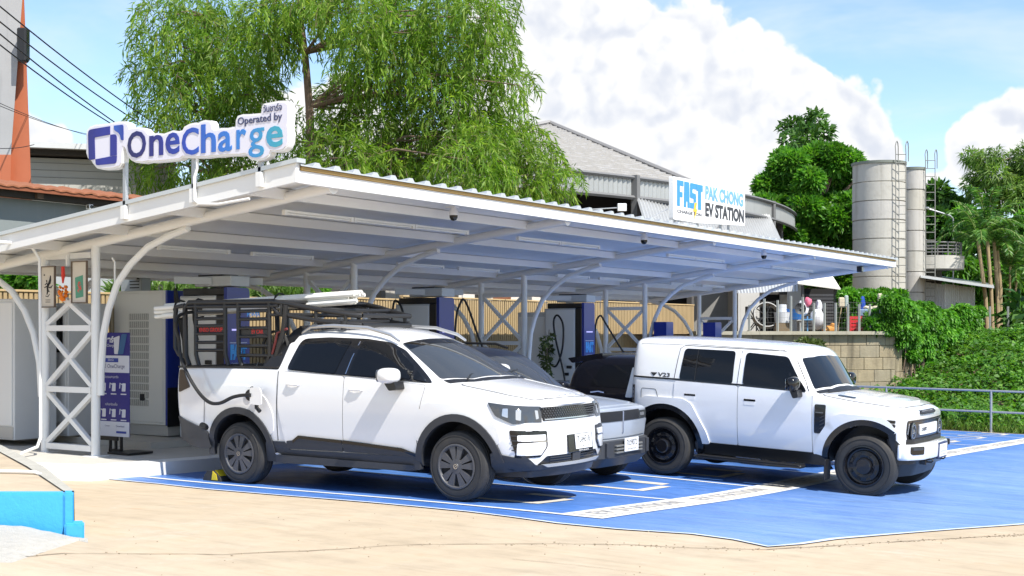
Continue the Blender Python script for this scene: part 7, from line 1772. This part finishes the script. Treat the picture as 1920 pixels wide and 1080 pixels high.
b = MB(); b.tube([(.1, -.6, .3), (.3, -.6, .9), (.45, -.6, .95)], .015, 6); b.build('handlebar', M('bag_maroon', (.16, .03, .03), .7), o)

# ------------------------------------------------------------------ slatted fence at the back
slat = M('bamboo_slat', (.41, .30, .155), .7, var=.22, scale=1.3, streak=.35, streakcol=(.16, .10, .04))
fn = thing('slat_fence', 'long tan vertical slat fence along the back of the charging bays', 'fence', (-17.3, 10, 0))
b = MB(); kk = 0; u = 6.0; rnd = random.Random(2)
while u < 36.8:
    zt_ = (2.38 if u < 19.3 else 2.44 if u < 22 else 2.52 if u < 28 else 2.58) + rnd.uniform(-.006, .006)
    b.box((-.03 + rnd.uniform(-.006, .006), u - 10 - .030, gz(-17, u) - .1), (.012, u - 10 + .030, zt_)); u += .092
tag(b.build('slats', slat, fn, flat=True), kind='stuff')
b = MB(); b.box((-.075, -4, -.9), (-.045, 26.8, 2.34)); b.build('backing', M('fence_backing', (.10, .07, .03), .9), fn)
for (a, c, z) in ((6, 19.3, 2.385), (19.3, 22, 2.445), (22, 28, 2.525), (28, 36.8, 2.585)):
    b = MB(); b.box((-.08, a - 10, z), (.03, c - 10 - .01, z + .035), .004); b.build('top_rail', M('fence_rail', (.50, .36, .18), .7), fn)
b = MB()
b.b.free()
# ------------------------------------------------------------------ trees, shrubs, vines, weeds
NR = np.random.default_rng(11)
def nrm(a): return a / np.maximum(1e-9, np.linalg.norm(a, axis=1, keepdims=True))
def leaves(name, P, D, L, W, mat, parent=None, fold=.25, droop=.15, face=None):
    """one small pointed blade per row: base P, direction D, length L, width W"""
    n = len(P); D = nrm(D); Rn = NR.normal(size=(n, 3)) if face is None else face + NR.normal(size=(n, 3)) * .45; S_ = nrm(np.cross(D, Rn)); N_ = np.cross(S_, D)
    L = np.broadcast_to(L, n)[:, None]; W = np.broadcast_to(W, n)[:, None]
    mid = P + D * L * .45 + N_ * W * fold * .5; tip = P + D * L - np.array([0, 0, 1]) * L * droop
    V_ = np.stack([P, mid + S_ * W * .5, tip, mid - S_ * W * .5], 1).reshape(-1, 3)
    if parent is not None: V_ = V_ - np.array(parent.location)
    m = bpy.data.meshes.new(name); m.vertices.add(4 * n); m.vertices.foreach_set('co', V_.ravel().astype(np.float32))
    m.loops.add(4 * n); m.loops.foreach_set('vertex_index', np.arange(4 * n, dtype=np.int32)); m.polygons.add(n)
    m.polygons.foreach_set('loop_start', np.arange(0, 4 * n, 4, dtype=np.int32)); m.update(); m.validate(); m.materials.append(mat)
    return put(bpy.data.objects.new(name, m), parent)
def npat(px, py, d):
    p = at(px, py, d); return np.array(p)
CR = np.array(CAMR); CF = np.array(CAMF); UP = np.array([0, 0, 1.0])
def ball(n, shell=.0):
    v = nrm(NR.normal(size=(n, 3))); r = NR.random(n) ** (1 / 3); r = shell + (1 - shell) * r; return v * r[:, None], v
def clump_pts(c, rx, rz_, ry, n, shell=.55):
    b, v = ball(n, shell); return c + CR * (b[:, :1] * rx) + CF * (b[:, 1:2] * ry) + UP * (b[:, 2:] * rz_), CR * (v[:, :1]) + CF * (v[:, 1:2]) + UP * (v[:, 2:])
bark = M('grey_brown_bark', (.17, .12, .085), .95, var=.35, scale=5, bump=.8)
wl = leafmat('weeping_leaf', (.095, .20, .02), (.18, .32, .035), (.32, .43, .07), .5)
wl2 = leafmat('weeping_leaf_dark', (.085, .185, .02), (.16, .29, .032), (.29, .40, .06), .5)
bl_ = leafmat('broad_leaf', (.055, .19, .022), (.105, .29, .03), (.20, .40, .06), .45, .40)
dl_ = leafmat('deep_green_leaf', (.03, .10, .02), (.06, .155, .026), (.11, .23, .045), .35)
vl_ = leafmat('vine_leaf', (.05, .18, .016), (.095, .28, .025), (.18, .40, .045), .38, .45)
wd_ = leafmat('weed_leaf', (.05, .16, .022), (.10, .25, .03), (.19, .36, .06), .36)
gr_ = leafmat('grass_blade', (.08, .17, .025), (.15, .26, .04), (.26, .34, .08), .35)
bm_ = leafmat('bamboo_leaf', (.08, .17, .03), (.15, .27, .05), (.26, .36, .10), .5)
pl_ = leafmat('palm_leaflet', (.04, .13, .022), (.085, .22, .035), (.17, .32, .06), .4, .4)

def weeping(name, lab, d, clumps, trunk, mat, dens=1.0, long=1.0, base_z=.0):
    base = at(*trunk[0], d); o = thing(name, lab, 'tree', tuple(base), group=None)
    P, D, L, W = [], [], [], []
    tw = MB()
    tips = []
    for (px, py, rx, rz_) in clumps:
        s = d / 2400; dd = d + NR.normal() * 1.0; c = npat(px, py, dd); n = int(rx * rz_ * .030 * dens) + 10
        q, out = clump_pts(c, rx * s * 1.05, rz_ * s * 1.05, rx * s * 1.2 + .3, n, .25)
        tips.append(c)
        for i in range(n):
            p = q[i].copy(); dr = out[i] * .8 + np.array([0, 0, .35]) + NR.normal(size=3) * .35; dr /= np.linalg.norm(dr)
            ln = NR.uniform(.45, 1.0) * long; k = int(ln / .048); st = ln / k; path = [p.copy()]
            for j in range(k):
                dr = dr + np.array([0, 0, -.15 - .010 * j]); dr /= np.linalg.norm(dr); p = p + dr * st
                if j % 5 == 4: path.append(p.copy())
                P.append(p.copy()); side = NR.normal(size=3) * .55; D.append(dr * .9 + side + np.array([0, 0, -.25])); L.append(NR.uniform(.15, .27)); W.append(NR.uniform(.028, .046))
            if i % 4 == 0 and len(path) > 1: tw.tube(path, .006, 3, cap=False)
    lv = leaves('crown', np.array(P), np.array(D), np.array(L), np.array(W), mat, o, droop=.12)
    OI = Matrix.Translation(-Vector(o.location))
    b = MB(); T = [at(px, py, d) for px, py in trunk]; n = len(T)
    b.tube(T, [.15 - .10 * i / (n - 1) for i in range(n)], 9)
    bmesh.ops.transform(b.b, matrix=OI, verts=b.b.verts); b.build('trunk', bark, o)
    bb = MB()
    for c in tips:
        c = Vector(c); k = min(range(n), key=lambda i: (T[i] - c).length + max(0, T[i].z - c.z) * 1.5); a = T[k]; m_ = a.lerp(c, .55) + Vector((0, 0, .25 * (c - a).length * .4)); bb.tube([a, m_, c], [.045, .028, .012], 5)
    bmesh.ops.transform(bb.b, matrix=OI, verts=bb.b.verts); bb.build('limbs', bark, o)
    bmesh.ops.transform(tw.b, matrix=OI, verts=tw.b.verts); tag(tw.build('twigs', bark, o, flat=True), kind='stuff')
    return o
main_cl = [(545, 12, 42, 30), (590, -6, 50, 22), (508, 28, 36, 26), (482, 62, 24, 20), (522, 76, 24, 20), (556, 58, 16, 24), (664, 8, 48, 30), (730, 44, 46, 34), (790, 0, 56, 34), (855, 14, 52, 36), (905, 34, 32, 36), (928, 84, 24, 30), (938, 12, 10, 16), (955, 150, 20, 16), (975, 160, 10, 12), (885, 112, 38, 34), (822, 98, 46, 38), (762, 118, 44, 42), (706, 122, 36, 40), (662, 84, 24, 34), (642, 196, 36, 40), (690, 226, 42, 44), (764, 214, 46, 42), (836, 196, 42, 40), (886, 206, 30, 36), (918, 190, 20, 26), (932, 226, 22, 22), (976, 232, 12, 16), (990, 262, 22, 22), (1010, 300, 30, 22), (1040, 326, 22, 18), (1058, 346, 12, 10), (952, 290, 38, 28), (878, 300, 48, 34), (800, 312, 48, 30), (722, 314, 48, 30), (642, 296, 44, 34), (586, 286, 26, 24), (560, 250, 10, 26), (560, 322, 24, 18), (620, 340, 30, 16), (985, 342, 36, 18), (1024, 350, 24, 14), (908, 256, 30, 22), (690, 50, 22, 26), (770, 62, 30, 30), (760, 270, 30, 24), (840, 260, 30, 22), (905, 340, 34, 18), (615, 246, 14, 26)]
weeping('weeping_tree', 'large weeping tree with hanging narrow foliage rising behind the middle of the canopy', 32, main_cl, [(590, 620), (588, 480), (585, 330), (580, 200), (572, 100), (562, 20), (556, -60)], wl, 2.35)
left_cl = [(300, 36, 26, 22), (340, 22, 40, 30), (392, 12, 46, 28), (322, 82, 46, 36), (382, 82, 46, 42), (432, 55, 38, 36), (442, 115, 44, 42), (290, 128, 22, 18), (270, 146, 14, 12), (332, 142, 38, 30), (402, 150, 48, 42), (452, 175, 40, 40), (312, 205, 42, 26), (368, 212, 48, 32), (432, 212, 40, 30), (290, 232, 30, 16), (470, 140, 24, 30), (482, 175, 16, 24), (330, 312, 50, 24), (400, 318, 50, 22), (470, 312, 52, 26), (285, 318, 28, 14), (522, 312, 30, 22), (410, 250, 40, 30)]
weeping('weeping_tree', 'smaller weeping tree behind the roof sign with bright gradient lettering', 34, left_cl, [(412, 620), (410, 480), (405, 330), (398, 220), (392, 120), (385, 30)], wl2, 1.75)

def leafy(name, lab, cat, d, clumps, mat, lsize, dens, trunk=None, tr=.2, lw=.5, up=.35, droop=.15, group=None, kind=None, dj=.8, shell=.6):
    base = at(trunk[0][0], trunk[0][1], d) if trunk else at(clumps[0][0], clumps[0][1], d)
    o = thing(name, lab, cat, tuple(base), group=group)
    P, D, Fc = [], [], []
    for (px, py, rx, rz_) in clumps:
        s = d / 2400; c = npat(px, py, d + NR.normal() * dj); n = int(rx * rz_ * dens) + 8
        q, out = clump_pts(c, rx * s, rz_ * s, (rx + rz_) / 2 * s, n, shell); P.append(q); D.append(out * .75 + NR.normal(size=(n, 3)) * .55 + np.array([0, 0, up])); Fc.append(out * .5 + np.array([.25, -.15, .8]))
    P = np.concatenate(P); D = np.concatenate(D); Fc = np.concatenate(Fc); n = len(P)
    leaves('crown' if cat == 'tree' else 'foliage', P, D, NR.uniform(.65, 1.3, n) * lsize, NR.uniform(.7, 1.2, n) * lsize * lw, mat, o, droop=droop, face=Fc)
    if trunk:
        OI = Matrix.Translation(-Vector(o.location)); b = MB(); T = [at(px, py, d) for px, py in trunk]; k = len(T); b.tube(T, [tr * (1 - .65 * i / (k - 1)) for i in range(k)], 8)
        for (px, py, rx, rz_) in clumps[::2]:
            c = at(px, py, d); a = T[-1] if c.z > T[-1].z - .5 else T[-2]; b.tube([a, a.lerp(c, .5) + Vector((0, 0, .2)), c], [tr * .35, tr * .25, tr * .1], 5)
        bmesh.ops.transform(b.b, matrix=OI, verts=b.b.verts); b.build('trunk', bark, o)
    return o
def rclumps(x0, x1, y0, y1, n, r, env=None):
    out = []
    while len(out) < n:
        x = NR.uniform(x0, x1); y = NR.uniform(y0, y1)
        if env and not env(x, y): continue
        out.append((x, y, r * NR.uniform(.7, 1.3), r * NR.uniform(.6, 1.05)))
    return out
# round dense tree
env = lambda x, y: ((x - 1525) / 105) ** 2 + ((y - 400) / 112) ** 2 < 1
leafy('rounded_tree', 'dense rounded bright green tree standing between the hall and the concrete silos', 'tree', 54, rclumps(1420, 1632, 290, 540, 64, 27, env) + [(1440, 350, 24, 20), (1470, 315, 26, 20), (1520, 300, 34, 18), (1580, 300, 34, 18), (1612, 330, 18, 26), (1430, 400, 20, 26), (1560, 520, 40, 40), (1600, 540, 30, 30), (1500, 500, 40, 30)], bl_, .29, 1.8, [(1530, 622), (1530, 520), (1528, 430)], .35, .42, .45, shell=.75)
leafy('tall_tree', 'sparse tall tree top rising above the dense rounded tree', 'tree', 60, [(1490, 236, 20, 16), (1530, 228, 20, 16), (1512, 250, 24, 16), (1482, 262, 18, 14), (1545, 246, 18, 14), (1548, 268, 12, 10), (1520, 276, 22, 12), (1470, 240, 10, 10), (1526, 215, 14, 8), (1500, 282, 24, 10)], dl_, .34, .5, [(1520, 620), (1518, 420), (1514, 300), (1512, 250)], .25, .45, .3, shell=.1)
# bamboo and palms on the right
leafy('bamboo_clump', 'feathery pale bamboo tops at the far right', 'bamboo', 60, [(1822, 292, 18, 12), (1848, 300, 22, 18), (1840, 330, 22, 18), (1868, 330, 24, 20), (1850, 360, 30, 18), (1830, 300, 12, 8), (1868, 290, 14, 10), (1900, 300, 16, 16), (1912, 330, 20, 20), (1895, 350, 24, 20), (1915, 372, 24, 22), (1880, 375, 30, 18), (1935, 300, 30, 40), (1960, 360, 40, 50), (1820, 345, 14, 12)], bm_, .42, 1.1, [(1870, 620), (1868, 480), (1862, 380), (1850, 310)], .10, .16, -.15, .35, shell=.3)
leafy('dark_tree', 'dark loose tree seen between the narrow silo and the palms', 'tree', 62, [(1756, 362, 18, 16), (1742, 390, 16, 18), (1775, 385, 22, 18), (1795, 395, 20, 16), (1760, 420, 26, 22), (1790, 430, 26, 22), (1745, 450, 24, 26), (1780, 470, 30, 26), (1740, 500, 24, 26), (1790, 510, 34, 26), (1830, 480, 30, 40), (1850, 540, 34, 40), (1900, 470, 34, 50), (1905, 560, 30, 50), (1820, 570, 24, 30), (1940, 500, 50, 80)], dl_, .50, .9, [(1765, 620), (1764, 480), (1760, 400)], .2, .45, .2)
leafy('understorey_tree', 'mid green bushy growth filling in behind the palm trunks', 'tree', 56, rclumps(1790, 1990, 410, 610, 40, 24), bl_, .40, .8, None, .1, .35, .1, .3)
def palm(name, lab, pts, d, nf, fl, tr=.10):
    T = [at(px, py, d) for px, py in pts]; o = thing(name, lab, 'palm tree', tuple(T[0]), group='palms with pale trunks at the right'); OI = Matrix.Translation(-T[0])
    b = MB(); b.tube(T, [tr, tr * .85, tr * .75][:len(T)] if len(T) == 3 else [tr, tr * .75], 8); bmesh.ops.transform(b.b, matrix=OI, verts=b.b.verts); b.build('trunk', M('palm_trunk', (.36, .27, .15), .85, var=.25, scale=4, bump=.4), o)
    P, D, L, W = [], [], [], []; top = np.array(T[-1]); rb = MB()
    for k in range(nf):
        a = 2 * math.pi * k / nf + NR.uniform(-.3, .3); el = NR.uniform(.55, 1.45); dr = np.array([math.cos(a) * math.cos(el), math.sin(a) * math.cos(el), math.sin(el)]); p = top.copy(); path = [p.copy()]; N = 16
        for j in range(N):
            dr = dr + np.array([0, 0, -.045 - .010 * j]); dr /= np.linalg.norm(dr); p = p + dr * fl / N; path.append(p.copy()); sd = np.cross(dr, UP); sd /= max(1e-6, np.linalg.norm(sd))
            for s in (-1, 1):
                for q in range(2): P.append(p + dr * fl / N * q * .5); D.append(sd * s * .8 + dr * .55 + np.array([0, 0, -.25 + NR.normal() * .15])); L.append(fl * .24 * (1 - .5 * j / N)); W.append(.055)
        rb.tube(path[::2], .018, 4, cap=False)
    leaves('fronds', np.array(P), np.array(D), np.array(L), np.array(W), pl_, o, droop=.2)
    bmesh.ops.transform(rb.b, matrix=OI, verts=rb.b.verts); rb.build('frond_ribs', M('frond_rib', (.16, .22, .05), .6), o, flat=True)
for k, (pts, nf, fl, lab) in enumerate((([(1852, 645), (1848, 560), (1834, 452)], 13, 1.9, 'leaning palm with pale trunk, leftmost of the palms at the right'), ([(1862, 645), (1858, 540), (1850, 436)], 13, 2.0, 'slim palm just right of the leaning palm, its crown highest'), ([(1872, 645), (1870, 540), (1864, 455)], 12, 1.8, 'straight palm third from the left among the palms at the right'), ([(1876, 640), (1876, 540), (1870, 470)], 11, 1.7, 'straight palm fourth from the left among the palms at the right'), ([(1893, 625), (1893, 560), (1894, 500)], 11, 1.6, 'short slim palm fifth from the left among the palms at the right'), ([(1899, 625), (1901, 570), (1906, 530)], 12, 1.8, 'short palm at the right edge, low arching fronds'))):
    palm('palm_tree', lab, pts, 49 + .5 * k, nf, fl, .085 if k < 4 else .055)
leafy('banana_plant', 'broad leaved plant at the right edge below the palms', 'plant', 46, [(1905, 600, 16, 20), (1920, 580, 18, 30), (1935, 610, 24, 30), (1895, 625, 12, 12)], dl_, .8, .12, None, .1, .3, .5, .3)
# clipped hedge and vines over the wall
leafy('hedge', 'squared green hedge on the terrace in front of the wide concrete silo', 'hedge', 40, rclumps(1585, 1690, 556, 620, 42, 14) + [(1590 + 11 * k, 554 + NR.uniform(-3, 3), 10, 8) for k in range(10)] + [(1600 + 12 * k, 610, 12, 12) for k in range(8)], vl_, .17, 3.0, None, .1, .6, .4)
vines = []
for (x0, x1, y0, y1, n, r) in ((1655, 1740, 566, 618, 34, 14), (1692, 1835, 582, 636, 60, 15), (1700, 1722, 632, 672, 9, 9), (1728, 1752, 632, 700, 14, 9), (1758, 1775, 632, 690, 10, 8), (1776, 1800, 634, 655, 8, 9), (1806, 1836, 604, 640, 10, 11), (1684, 1700, 610, 645, 6, 8)): vines += rclumps(x0, x1, y0, y1, n, r)
vo = thing('vine_mass', 'thick mass of bright green creeper tumbling over the corner of the retaining wall', 'vine', tuple(lat(1740, 40, 1)))
P, D = [], []
for (px, py, rx, rz_) in vines:
    d = np.interp(px, [1640, 1690, 1760, 1835], [38.2, 38.3, 40.8, 43.6]) - .25 - .35 * max(0, (650 - py) / 90) ; s = d / 2400; c = npat(px, py, d); n = int(rx * rz_ * 2.2) + 8
    q, out = clump_pts(c, rx * s, rz_ * s, rx * s * .8, n, .6); P.append(q); D.append(out * .5 + NR.normal(size=(n, 3)) * .5 + np.array([0, 0, -.35]) - CF * .4)
P = np.concatenate(P); D = np.concatenate(D); n = len(P); leaves('foliage', P, D, NR.uniform(.09, .18, n), NR.uniform(.065, .12, n), vl_, vo, droop=.25, face=np.tile(np.array(SUN) * .6 - CF * .4, (n, 1)))
b = MB()
for k in range(26):
    px = NR.uniform(1690, 1800); d = np.interp(px, [1640, 1690, 1760, 1835], [38.2, 38.3, 40.8, 43.6]) - .12; y0 = NR.uniform(630, 660); y1 = NR.uniform(690, 725); b.tube([at(px, y0, d), at(px + NR.uniform(-4, 4), (y0 + y1) / 2, d), at(px + NR.uniform(-6, 6), y1, d)], .02, 4)
bmesh.ops.transform(b.b, matrix=Matrix.Translation(-Vector(vo.location)), verts=b.b.verts); b.build('stems', bark, vo, flat=True)
leafy('wall_shrub', 'small olive shrub growing out of the retaining wall above the white car roof', 'shrub', 36.2, [(1510, 645, 12, 8), (1528, 650, 14, 9), (1518, 655, 14, 7), (1538, 658, 8, 6)], leafmat('olive_leaf', (.06, .09, .02), (.10, .14, .04), (.16, .19, .06), .3), .16, 2.2, None)
# hillside sheet with weeds
def hzt(v, u):
    t = min(1, max(0, (u - 34.0) / 11.5)); return gz(v, 33.8) - .03 + 2.25 * (t * t * (3 - 2 * t))
b = MB(); nx, ny = 60, 26; VV = [[b.b.verts.new((-22 + 40 * i / nx, 33.62 + 16 * j / ny, hzt(-22 + 40 * i / nx, 33.62 + 16 * j / ny) - (.0 if j else .2))) for j in range(ny + 1)] for i in range(nx + 1)]
for i in range(nx):
    for j in range(ny): b.b.faces.new((VV[i][j], VV[i + 1][j], VV[i + 1][j + 1], VV[i][j + 1]))
tag(b.build('hillside', soil), kind='structure')
def scatter(n, v0, v1, u0, u1, keep=None):
    v = NR.uniform(v0, v1, n * 2); u = NR.uniform(u0, u1, n * 2); ok = np.ones(len(v), bool)
    if keep is not None: ok = keep(v, u)
    v, u = v[ok][:n], u[ok][:n]; return np.stack([v, u, np.array([hzt(a, c) for a, c in zip(v, u)])], 1)
# in front of the wall only: distance along the view axis less than the wall's
def infront(v, u):
    X = v * CR[0] + u * CR[1]; Y = v * CF[0] + u * CF[1]; px = 960 + 2400 * X / Y
    return Y < np.interp(px, [1300, 1678, 1812, 2000], [35.7, 37.7, 44, 45]) 
P0 = scatter(7200, -20, 4, 34.1, 46, infront)
P, D, L = [], [], []
hgt = NR.uniform(.15, .55, len(P0)) * (.6 + .8 * (np.sin(P0[:, 0] * 1.3) * np.cos(P0[:, 1] * 1.1) * .5 + .5))
for rep in range(9):
    t = NR.random(len(P0)) ** .6; q = P0 + np.stack([NR.normal(size=len(P0)) * .10, NR.normal(size=len(P0)) * .10, hgt * t], 1); P.append(q); D.append(np.stack([NR.normal(size=len(P0)), NR.normal(size=len(P0)), NR.normal(size=len(P0)) * .35 + .15], 1)); L.append(NR.uniform(.09, .20, len(P0)))
P = np.concatenate(P); D = np.concatenate(D); L = np.concatenate(L)
tag(leaves('weeds', P, D, L, L * .62, wd_, None, droop=.25, face=np.tile(np.array([.2, -.1, .9]), (len(P), 1))), 'green leafy weeds covering the slope between the pipe railing and the retaining wall', None, kind='stuff')
G0 = scatter(9000, -9.5, 3, 33.75, 35.6)
k = len(G0); tag(leaves('grass', G0 - np.array([0, 0, .03]), np.stack([NR.normal(size=k) * .3, NR.normal(size=k) * .3, np.ones(k)], 1), NR.uniform(.2, .62, k), NR.uniform(.012, .024, k), gr_, None, droop=.25), 'yellowish green grass along the foot of the pipe railing', None, kind='stuff')
# big bush right, and bushes closing the right side
leafy('bush', 'big dark green spreading bush at the right edge below the palms', 'bush', 42, rclumps(1812, 1990, 655, 725, 46, 20) + [(1820, 690, 20, 18), (1840, 670, 22, 14), (1870, 652, 22, 12), (1900, 645, 24, 12)], vl_, .24, 1.5, None, .1, .5, .35)
leafy('bush', 'pale bright green bush at the right edge above the big dark bush', 'bush', 43.6, rclumps(1872, 1990, 632, 668, 18, 16), wd_, .24, 1.5, None, .1, .5, .35)
# greenery showing over the slat fence
leafy('shrub', 'glossy dark shrub over the slat fence at the far left', 'shrub', 23.5, rclumps(-60, 84, 516, 556, 26, 13), bl_, .17, 1.5, None, .1, .5, .3)
def tuft(lab, x0, x1, y0, y1, d, n):
    o = thing('tall_grass_clump', lab, 'grass', tuple(at((x0 + x1) / 2, 620, d))); P, D, L, W = [], [], [], []
    for k in range(n):
        px = NR.uniform(x0, x1); c = npat(px, NR.uniform(y1 + 0, y1 + 26), d + NR.uniform(-.5, .5))
        for q in range(9): P.append(c + NR.normal(size=3) * .06); D.append(np.array([NR.normal() * .5, NR.normal() * .5, 1.0])); L.append(NR.uniform(.35, .62)); W.append(NR.uniform(.03, .05))
    leaves('blades', np.array(P), np.array(D), np.array(L), np.array(W), leafmat('lemongrass', (.07, .16, .025), (.14, .26, .05), (.30, .40, .14), .35), o, droop=.35)
tuft('tall arching grass over the slat fence beside the louvred power cabinet', 205, 372, 528, 548, 24.5, 150)
tuft('tall arching grass over the slat fence right of the first fast charger', 470, 600, 536, 556, 27.5, 150)
leafy('shrub', 'low green shrub over the slat fence behind the tall arching grass', 'shrub', 29.5, rclumps(465, 600, 530, 560, 22, 13), bl_, .2, 1.3, None)
leafy('shrub', 'thin small leaved shrub between the slat fence and the third fast charger', 'shrub', 26.0, [(1022, 640, 5, 7), (1029, 655, 6, 8), (1033, 632, 4, 5), (1018, 662, 6, 8), (1026, 680, 7, 10), (1024, 705, 8, 12), (1026, 730, 8, 14)], leafmat('olive_leaf', (.06, .09, .02), (.10, .14, .04), (.16, .19, .06), .3), .10, 1.1, [(1026, 760), (1025, 700), (1026, 640)], .02)
# far tree belt closing the horizon
tb = thing('tree_belt', 'far belt of dark trees behind the buildings', 'trees', tuple(lat(960, 90, 0))); P, D = [], []
for k in range(230):
    X = NR.uniform(-60, 70); dpt = NR.uniform(84, 98); h = NR.uniform(2.0, 5.0); c = CR * X + CF * dpt + UP * h; q, out = clump_pts(c, 2.6, 1.8, 2.0, 130, .6); P.append(q); D.append(out + NR.normal(size=(130, 3)) * .5)
P = np.concatenate(P); D = np.concatenate(D); leaves('foliage', P, D, NR.uniform(.5, .9, len(P)), NR.uniform(.3, .5, len(P)), dl_, tb); tb['kind'] = 'stuff'
